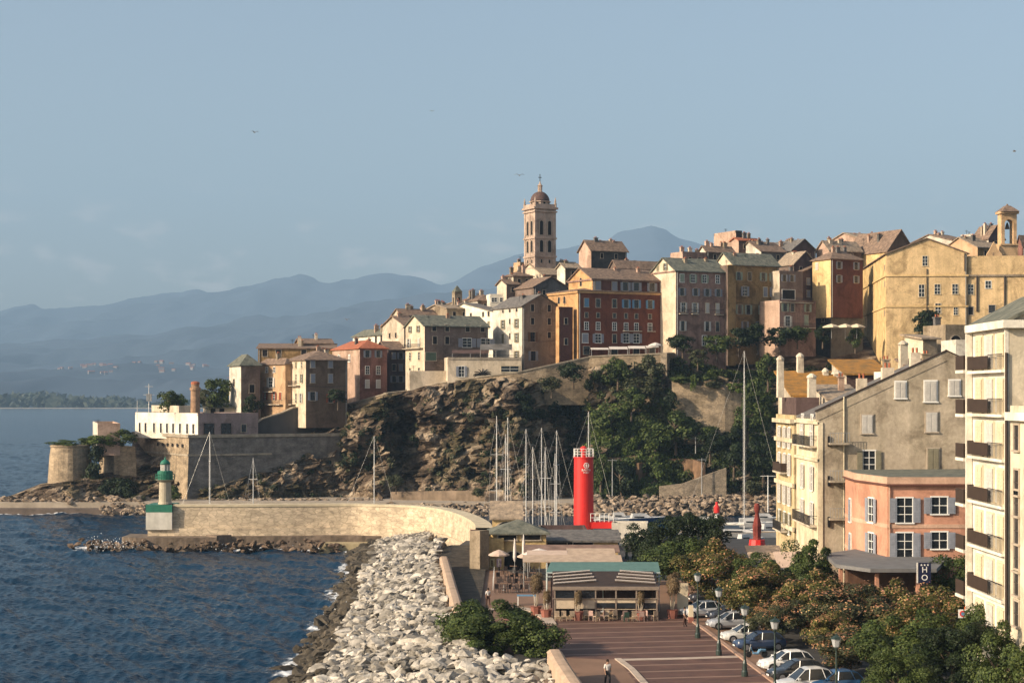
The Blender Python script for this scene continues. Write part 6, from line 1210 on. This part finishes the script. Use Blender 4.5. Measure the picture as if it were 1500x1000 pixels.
# sign
p=at(1354,838,144); t=empty('hotel_sign',(p.x,p.y,4),0,'dark blue upright hotel sign with three stars and white letters','sign'); NV=mat('navy_sign',(.015,.018,.045),var=.1,rough=.4); zc=p.z-4
MB().box(-.52,.52,-.1,.1,zc-.85,zc+.8).build('panel',NV,t); MB().box(-.60,-.53,-.12,.12,zc-.85,zc+.8).build('panel_edge',SHUT['w'],t); MB().tube([(0,0,0),(0,0,zc-.85)],.08,8).build('post',BLACKM,t)
b=MB()
for k in range(3):
    cx=-.26+k*.26; vs=[]
    for i in range(10): a=math.pi/2+i*math.pi/5; rr=.11 if i%2==0 else .045; vs.append((cx+rr*math.cos(a),-.115,zc+.62+rr*math.sin(a)))
    b.add(vs,[tuple(range(9,-1,-1))[::-1]])
b.build('star',WHITE,t)
textobj('H',.66,WHITE,t,(0,-.115,zc+.22),(R(90),0,0),name='letter'); textobj('O',.66,WHITE,t,(0,-.115,zc-.42),(R(90),0,0),name='letter')
SHUT['cu']=mat('cream_curtain',(.60,.50,.34),var=.25,sc=2.5,stretch=(4,4,.3))
# balconied white block
C=house('apartment_block','tall white block with stacked balconies and dark brown panels',1478,1425,1600,112,472,1070,'wht2','wht',('front',None,'grey'),th=0,group=None,cat='block',chim=0,down=0,over=.5,roof_rise=0) if 0 else None
C=house('apartment_block','tall white block with stacked balconies and dark brown panels',1478,1425,1640,112,470,1040,'wht2','wht',('front',428,'green'),th=0,group=None,cat='block',chim=0,down=0,over=.45,depth=9,cornice=[(-.45,.5,.5)],cmat='wht')
for py in(541,607,673,742,811,880,949):
    for px in(1436,1452,1468): addwins(C,'l',[px],[py-27.5],1.5,2.15,'plain',{1436:'cu',1452:'w',1468:'cu'}[px],'c',True)
    # shallow balcony: panel on the far part and bars on the near part
    _,y0,z=fpos(C,'l',1477,py); _,y1,_=fpos(C,'l',1426,py); _,ym,_=fpos(C,'l',1456,py)
    b=MB(); b.box(-.45,-.002,y0,y1,z-.18,z); sl_=b.build('balcony',PL['wht'],C.root); b=MB(); b.box(-.43,-.38,ym,y1,z+.1,z+.95); b.box(-.43,0,y1-.05,y1,z+.08,z+1.0); b.build('rail_panel',BROWNM,sl_); b=MB()
    for k in range(12): yy=y0+(ym-y0)*k/11; b.box(-.42,-.39,yy-.012,yy+.012,z,z+.98)
    b.box(-.43,-.38,y0,ym,z+.98,z+1.02); b.build('railing',BLACKM,sl_)
b=MB(); b.box(-.45,-.05,8.8,9.0,0,C.H-.5); b.box(-.25,-.02,-.02,.15,0,C.H-.5); b.build('pilaster',PL['wht'],C.root)
b=MB(); b.tube([(-.2,-.1,0),(-.2,-.1,C.H-2)],.09,6); b.build('drainpipe',BROWNM,C.root)
C2=house('apartment_block','further white block behind with projecting balconies seen end on',1430,1421,1640,122,522,1010,'gable','wht2',('flat',None,'grey'),th=0,group=None,cat='block',chim=0,down=0,depth=2.0)
for py in(541,607,673,742,811,880):
    z=zz(580+(py-580)*.94,124)-C2.z0; z=zz(580+(py-580)*124/124*.955,124)-C2.z0
    b=MB(); b.box(-1.05,-.002,-.6,1.6,z-.2,z); sl_=b.build('balcony',PL['wht'],C2.root); b=MB(); b.box(-1.03,-.98,-.6,1.6,z+.05,z+1.0); b.box(-.98,-.5,-.6,-.55,z+.05,z+1.0); b.build('rail_panel',BROWNM,sl_); b=MB()
    for k in range(5): b.box(-.45+k*.1,-.43+k*.1,-.6,-.57,z,z+.97)
    b.box(-.5,0,-.6,-.55,z+.97,z+1.0); b.build('railing',BLACKM,sl_)
Dd=house('apartment_block','beige block at the right picture edge with narrow dark windows',1584,1480,1700,95,612,1100,'wht2','wht2',('flat',None,'green'),th=0,group=None,cat='block',chim=0,down=0,cornice=[(-.3,.5,.35)],cmat='wht')
for px,pys in((1490,(640,705,735,775,815,850,895)),(1515,(640,705,775,850,930))): addwins(Dd,'l',[px],[580+(y-580)*1.14 for y in pys],1.0,1.5,'plain',None,'n')
for py in(541,607,673,742,811,880,949): addwins(C,'f',[1545,1600],[py-27],1.2,1.5,'plain','w','c')
for y in(660,720,780,850,930): addwins(Dd,'f',[1620,1665],[y],1.1,1.5,'plain',None,'n')
t=empty('shop_sign',(xx(1418,126),126,4),0,'shop sign with blue, green and orange discs on the white block','sign'); 
for i,(c,py) in enumerate(((SHUT['b'],872),(TEAL,881),(mat('orange_disc',(.6,.13,.03),var=.05),891))): z=zz(py,126)-4; MB().tube([(0,-.05,z),(0,.05,z)],.26,14).build('disc',c,t)
MB().tube([(0.1,.05,0),(.1,.05,zz(868,126)-4)],.05,6).build('post',BLACKM,t)
z=zz(897,126)-4; t=empty('road_sign',(xx(1410,125.5),125.5,4),0,'white road sign with red ring below the coloured discs','sign'); b=MB(); b.box(-.3,.3,-.03,.03,z-.3,z+.3,0); b.build('panel',WHITE,t); b=MB(); b.tube([(0,-.06,z),(0,-.035,z)],.22,14); b.build('ring',RED,t); b=MB(); b.tube([(0,-.08,z),(0,-.065,z)],.13,14); b.build('disc',SHUT['b'],t); MB().tube([(0,.05,0),(0,.05,z-.3)],.04,6).build('post',GREYM,t)
# cafe canopies at the foot of the facades
awning('canopy','broad tan canopy at the foot of the ochre cream facade',1098,1150,803,818,182,4,[TANC],base=4.,posts=3); awning('canopy','pinkish canopy in front of the cream facades',1140,1200,812,830,174,3.5,[BE],base=4.,posts=3)
# ------------------------------------------------------------------ near trees
FLW=[]
def mkflw(v):
    res=('near',v); return crown_mesh('blossom','blossom',2500,.055,303+v*31,50,1.,(.14,.30))
FLW=[mkflw(0),mkflw(1)]
def ctree(x0,x1,y0,y1,D,key,label,res='near',v=0,fl=None,group='trees along the plaza'):
    X=(xx(x0,D)+xx(x1,D))/2; W=(x1-x0)*D/F; zt=zz(y0,D); zb=zz(y1,D); H=zt-4
    t=empty('tree',(X,D,4),(x0*1.7)%6.28,label,'tree',group); ch=min(zt-max(zb,4.8),H*.85)
    k=('t',v)
    if k not in TK: TK[k]=trunk_mesh(v+5,1.)
    obj('trunk',TK[k],t,(0,0,0),0,(H*.8,H*.8,H*1.05)); s=(W/1.52,W/1.52,ch/1.6); z=H-ch*.5
    obj('crown',crown(key,res,v),t,(0,0,z),0,s)
    if fl: o=obj('blossom',FLW[v%2],t,(0,0,z+.08),0,(s[0]*1.01,s[1]*1.01,s[2]*1.02))
    return t
ctree(922,1000,762,835,188,'dark','big dark tree behind the restaurant, left crown','near',2); ctree(975,1066,754,832,184,'dark','big dark tree behind the restaurant, right crown','near',3); ctree(945,1030,790,850,178,'green','lower green tree before the big dark trees','mid',1)
for a in [(998,1096,800,890,166,'gold','orange blossoming tree just right of the restaurant','near',0,1),(1078,1158,815,905,160,'green','green tree between the orange blossoming tree and the canopies','near',1,None),
(1070,1180,832,950,150,'gold','wide golden tree leaning over the parked cars','near',1,1),(1150,1232,797,905,158,'green','green topped tree before the cream facades','near',2,None),(1145,1250,845,965,146,'gold','golden tree in the middle of the flowering row','near',0,1),
(1195,1310,862,990,138,'olive','olive golden tree below the hotel canopy','near',1,1),(1262,1366,858,968,141,'gold','pink blossoming tree left of the hotel sign','near',0,1),(1322,1438,866,975,131,'gold','pink blossoming tree under the hotel sign','near',1,1),(1368,1430,812,885,150,'green','dark green tree between coral hotel and white block','mid',3,None),
(1192,1300,925,1040,127,'olive','olive tree with few blossoms above the lower cars','near',0,1),(1262,1390,900,1030,121,'green','dark green tree in the lower right','near',2,None),(1345,1455,915,1045,114,'dark','darkest tree in the lower right corner group','near',3,None),(1420,1520,925,1050,106,'green','tree at the right bottom corner before the beige block','near',0,None),(1275,1360,955,1070,109,'green','lowest green tree at the bottom edge','near',2,None),(1400,1460,880,960,119,'green','small green tree at the foot of the white block','mid',2,None),(1225,1290,890,950,150,'dark','dark tree in the middle behind the olive golden tree','mid',1,None),(1100,1175,880,955,143,'olive','olive tree behind the scooter','near',2,1),(1190,1262,905,985,137,'dark','dark tree between the golden tree and the blue car','mid',3,None),(1060,1110,850,905,170,'green','small green tree between the two orange blossoming trees','mid',0,None),(1290,1400,884,970,127,'gold','golden tree low before the hotel canopy','near',0,1),(1188,1252,900,1010,131,'gold','blossoming tree hanging over the silver car','near',1,1),(1100,1165,850,925,152,'gold','blossoming tree behind the navy car','near',0,1),(1030,1080,865,905,172,'dark','dark tree in the shade behind the parked cars','mid',2,None)]:
    ctree(a[0],a[1],a[2],a[3],a[4],a[5],a[6],a[7],v=a[8],fl=a[9])
# ------------------------------------------------------------------ cars
RUB=mat('tyre_rubber',(.015,.015,.016),var=.2); RIM=mat('wheel_rim',(.35,.35,.36),var=.1,metal=.6,rough=.35); LENS=mat('headlight_lens',(.6,.6,.62),rough=.1,var=.05,spec=.7); REDL=mat('tail_light',(.35,.01,.01),rough=.2)
def paint(n,c): 
    m_=mat(n,c,rough=.28,var=.03,spec=.5); b_=[q for q in m_.node_tree.nodes if q.type=='BSDF_PRINCIPLED'][0]; b_.inputs['Coat Weight'].default_value=.5; return m_
def car_meshes(suv=False):
    st=[(-2.05,.62,.45,.72),(-2.0,.74,.32,.82),(-1.5,.84,.24,.93),(-.6,.86,.22,.92),(.4,.86,.22,.90),(1.1,.86,.22,.88),(1.6,.82,.24,.80),(1.95,.70,.30,.68),(2.08,.55,.38,.55)]
    rows=[]
    for x,w_,z0,z1 in st: rows.append([(x,-w_*.9,z0),(x,-w_,z0+.18),(x,-w_,z1-.2),(x,-w_*.93,z1-.04),(x,-w_*.6,z1+.02),(x,0,z1+.04),(x,w_*.6,z1+.02),(x,w_*.93,z1-.04),(x,w_,z1-.2),(x,w_,z0+.18),(x,w_*.9,z0)])
    b=MB(); strip(b,rows,list(range(11)),rev=False); b.add(rows[0],[tuple(range(11))]); b.add(rows[-1],[tuple(range(10,-1,-1))]); strip(b,rows,[10,0])
    h_=1.62 if suv else 1.44
    g=MB(); lo=[(-1.85,.74,.9),(-1.2,.8,.9),(0,.8,.9),(1.0,.78,.87)]; hi=[(-1.45,.60,h_-.12),(-.95,.62,h_),(-.1,.62,h_-.01),(.25,.58,h_-.1)]
    gr=[[(a[0],-a[1],a[2]),(c[0],-c[1],c[2]),(c[0],c[1],c[2]),(a[0],a[1],a[2])] for a,c in zip(lo,hi)]
    strip(g,gr,[0,1]); strip(g,gr,[2,3]); g.add(gr[0],[(0,1,2,3)]); g.add(gr[-1],[(3,2,1,0)])
    rf=MB(); rr_=[[(c[0],-c[1]-.015,c[2]-.03),(c[0],-c[1]*.9,c[2]+.035),(c[0],0,c[2]+.06),(c[0],c[1]*.9,c[2]+.035),(c[0],c[1]+.015,c[2]-.03)] for c in hi]; strip(rf,rr_,[0,1,2,3,4])
    for s in(-1,1):
        for a,c in zip(lo,hi): rf.tube([(a[0],s*a[1],a[2]-.02),(c[0],s*c[1],c[2])],.035,4)
    return b,g,rf
CARS={}
def car(px,py,rz,pm,label,suv=False,group='cars parked along the plaza',z=4.0):
    p=gnd(px,py,z); t=empty('parked_car',p,rz,label,'car',group)
    if suv not in CARS: CARS[suv]=car_meshes(suv)
    b,g,rf=CARS[suv]; b.build('body',pm,t,smooth=False); g.build('window',GLASS,t); rf.build('roof',pm,t)
    for s in(-1,1):
        MB().lathe([(.02,-.03),(.16,-.02),(.13,.03)],8).build('headlight',LENS,t,(1.88,s*.56,.62)).rotation_euler=(0,R(75),0)
        MB().box(-.03,.03,-.12,.12,-.08,.08).build('tail_light',REDL,t,(-2.04,s*.52,.68)); MB().box(-.08,.08,-.1,.1,-.06,.07).build('mirror',pm,t,(.75,s*.92,.98))
        for x in(-1.28,1.3):
            w_=MB().lathe([(.31,-.1),(.33,-.06),(.33,.06),(.31,.1)],18).build('wheel',RUB,t,(x,s*.80,.33)); w_.rotation_euler=(R(90),0,0); MB().lathe([(.21,-.115),(.19,-.112),(.19,.112),(.21,.115)],12).build('rim',RIM,w_)
    MB().box(-.01,.02,-.26,.26,-.05,.06).build('number_plate',WHITE,t,(2.07,0,.42)); MB().box(-.02,.03,-.4,.4,-.07,.07).build('grille',BLACKM,t,(2.03,0,.55)); return t
A_=R(190)
car(1152,981,A_,paint('paint_white',(.72,.71,.68)),'white hatchback parked nose to the plaza kerb'); car(1166,995,A_,paint('paint_black',(.02,.022,.025)),'black car parked right beside the white hatchback'); car(1180,1012,A_,paint('paint_silver2',(.48,.48,.47)),'silver car cut by the bottom edge',suv=True); car(1222,1012,A_,paint('paint_blue',(.02,.07,.16)),'dark blue car behind the silver one at the bottom edge')
car(1092,939,A_,paint('paint_silver',(.55,.54,.50)),'silver car with teal windscreen behind the third lamp post'); car(1112,951,A_,paint('paint_navy',(.03,.05,.10)),'navy car parked beside the silver car'); car(1070,920,A_,paint('paint_grey',(.34,.35,.37)),'grey car parked behind the second lamp post'); car(1068,908,A_,paint('paint_dark',(.04,.045,.06)),'dark car farther along the plaza row'); car(1055,894,A_,paint('paint_dk2',(.02,.03,.06)),'dark blue car in the shade of the blossoming tree'); car(1040,882,A_,paint('paint_dk3',(.05,.05,.06)),'charcoal van like car by the restaurant end',suv=True); car(1028,903,R(200),paint('paint_wh2',(.60,.60,.58)),'white small car just behind the first lamp post')
# scooters
def scooter(px,py,rz,m_,label):
    t=empty('motor_scooter',gnd(px,py),rz,label,'scooter'); b=MB(); b.tube([(-.6,0,.55),(-.2,0,.6),(0,0,.3),(.35,0,.32),(.55,0,.75)],[.14,.17,.12,.1,.09],8); b.build('body',m_,t); MB().box(-.65,-.0,-.13,.13,.68,.78).build('seat',BLACKM,t); MB().tube([(.5,-.3,1.0),(.55,0,1.02),(.5,.3,1.0)],.025,6).build('handlebar',BLACKM,t); MB().tube([(.55,0,1.0),(.7,0,.3)],.04,6).build('fork',GREYM,t)
    for x in(-.55,.72): w_=MB().lathe([(.2,-.05),(.25,0),(.2,.05)],14).build('wheel',RUB,t,(x,0,.25)); w_.rotation_euler=(R(90),0,0)
scooter(1110,962,A_,SHUT['b'],'small scooter parked left of the white hatchback'); scooter(1022,888,R(160),HW,'white scooter in the shade behind the first lamp'); scooter(1016,880,R(170),RED,'dark red scooter by the restaurant screen')
# ------------------------------------------------------------------ people
SKIN=mat('skin',(.42,.25,.17),var=.05,sc=4); HAIR=mat('hair',(.025,.016,.01),var=.2,sc=5)
def person(px,py,rz,label,shirt,trous,stride=.25,h=1.74,hairm=HAIR):
    s_=h/1.74; J=[];E=[];Rr=[]
    def j(x,y,z,r_,par=None): J.append((x*s_,y*s_,z*s_)); Rr.append(r_*s_); i=len(J)-1; (E.append((par,i)) if par is not None else None); return i
    pv=j(0,0,.95,.14); w_=j(0,0,1.1,.125,pv); ch=j(0,-.01,1.3,.15,w_); nk=j(0,0,1.47,.06,ch); hd=j(0,-.01,1.58,.085,nk); j(0,-.005,1.68,.08,hd)
    for sx in(-1,1):
        hp=j(sx*.09,0,.90,.095,pv); k=stride*sx; kn=j(sx*.10,-k*.5-.02,.50,.062,hp); an=j(sx*.10,-k*.9+.03,.09,.042,kn); j(sx*.11,-k*.9-.13,.045,.035,an)
        sh_=j(sx*.18,0,1.40,.06,ch); el=j(sx*.235,k*.25,1.13,.043,sh_); wr_=j(sx*.23,k*.6-.05,.88,.028,el); pa=j(sx*.225,k*.65-.06,.82,.030,wr_)
        for q in range(4): f1=j(sx*(.222),k*.68-.085+q*.02,.77,.009,pa); j(sx*.215,k*.68-.088+q*.02,.725+.006*abs(q-1.5),.0075,f1)
        tb_=j(sx*.205,k*.65-.09,.80,.010,pa); j(sx*.195,k*.65-.105,.765,.009,tb_)
    me=bpy.data.meshes.new('person'); me.from_pydata(J,E,[]); me.materials.append(SKIN); me.materials.append(shirt); me.materials.append(trous); o=obj('person',me,None,gnd(px,py),rz); tag(o,label,'person','people walking on the promenade')
    md=o.modifiers.new('skin','SKIN'); md.use_smooth_shade=True
    for i,v in enumerate(me.skin_vertices[0].data): v.radius=(Rr[i],Rr[i]); v.use_root=(i==0)
    sb=o.modifiers.new('sub','SUBSURF'); sb.levels=1; sb.render_levels=1
    def body(nm,idx,grow_,m_):
        keep=sorted(idx); mp__={a:b_ for b_,a in enumerate(keep)}; m2=bpy.data.meshes.new(nm); m2.from_pydata([J[i] for i in keep],[(mp__[a],mp__[b_]) for a,b_ in E if a in mp__ and b_ in mp__],[]); m2.materials.append(m_); c=obj(nm,m2,o); q=c.modifiers.new('skin','SKIN'); q.use_smooth_shade=True
        for i,v in enumerate(m2.skin_vertices[0].data): rr=Rr[keep[i]]+grow_; v.radius=(rr,rr); v.use_root=(i==0)
        z=c.modifiers.new('sub','SUBSURF'); z.levels=1; z.render_levels=1
    L_=len(J); per=(L_-6)//2
    arms=[6+4+i for i in range(2)]+[6+per+4+i for i in range(2)]; legs=[6,7,8,6+per,7+per,8+per]
    body('shirt',[0,1,2]+arms,.018,shirt); body('trousers',[0]+legs,.02,trous); body('shoes',[8,9,],.02,BLACKM); body('shoes',[8+per,9+per],.02,BLACKM)
    b=MB(); b.lathe([(.02,1.775),(.07,1.755),(.098,1.69),(.102,1.62),(.08,1.56)],12); b.build('hair',hairm,o,(0,.018*s_,0)).scale=(s_,s_,s_)
    b=MB(); b.tube([(0,-.09,1.62),(0,-.115,1.59)],[.008,.016],6)
    for sx in(-1,1): b.tube([(sx*.033,-.088,1.632),(sx*.033,-.10,1.632)],.010,6,1); b.tube([(sx*.088,0,1.60),(sx*.10,.005,1.64)],.016,5)
    b.box(-.025,.025,-.102,-.09,1.545,1.553,2); b.build('face',[SKIN,DARK,RST],o).scale=(s_,s_,s_)
    return o
GRYT=mat('dark_trousers',(.03,.028,.03),var=.2); WHS=mat('white_shirt',(.66,.62,.56),var=.06); BRT=mat('brown_trousers',(.07,.035,.025),var=.2)
person(890,1003,R(15),'person in a white shirt and dark trousers walking up the near path',WHS,GRYT,.25,1.78); person(715,887,R(200),'person in a white top and dark brown trousers on the tan promenade',WHS,BRT,.22,1.72); person(1003,917,R(70),'person in pale grey top standing by the restaurant corner',mat('grey_shirt',(.35,.34,.33),var=.05),BRT,.1,1.7)
# gulls
def gull(px,py,D,w_,rz,label):
    t=empty('gull',at(px,py,D),rz,label,'bird','gulls in the sky'); b=MB(); b.tube([(0,-.28,0),(0,-.2,.01),(0,0,.0),(0,.22,0),(0,.34,.0)],[.02,.06,.09,.05,.015],6); b.build('body',mat('gull_grey',(.20,.19,.19),var=.2),t)
    for s in(-1,1): b=MB(); vs=[(s*.05,-.1,.03),(s*w_*.25,-.16,.20),(s*w_*.5,.02,.08),(s*w_*.25,.06,.19),(s*.05,.12,.02)]; b.add(vs+[(x,y,z-.02) for x,y,z in vs],[(0,1,2,3,4),(9,8,7,6,5)]+[(i,i+5,(i+1)%5+5,(i+1)%5) for i in range(5)]); b.build('wing',_M['gull_grey'],t)
for a in((373,194,260,1.3,.6,'gull high at the left of the sky'),(633,163,420,1.2,.2,'faint far gull left of the bell tower'),(761,257,250,1.5,.1,'gull just above and left of the bell tower'),(1486,222,300,1.3,.9,'gull at the right edge of the sky'),(508,468,300,1.1,.5,'gull low before the blue mountains')): gull(*a)
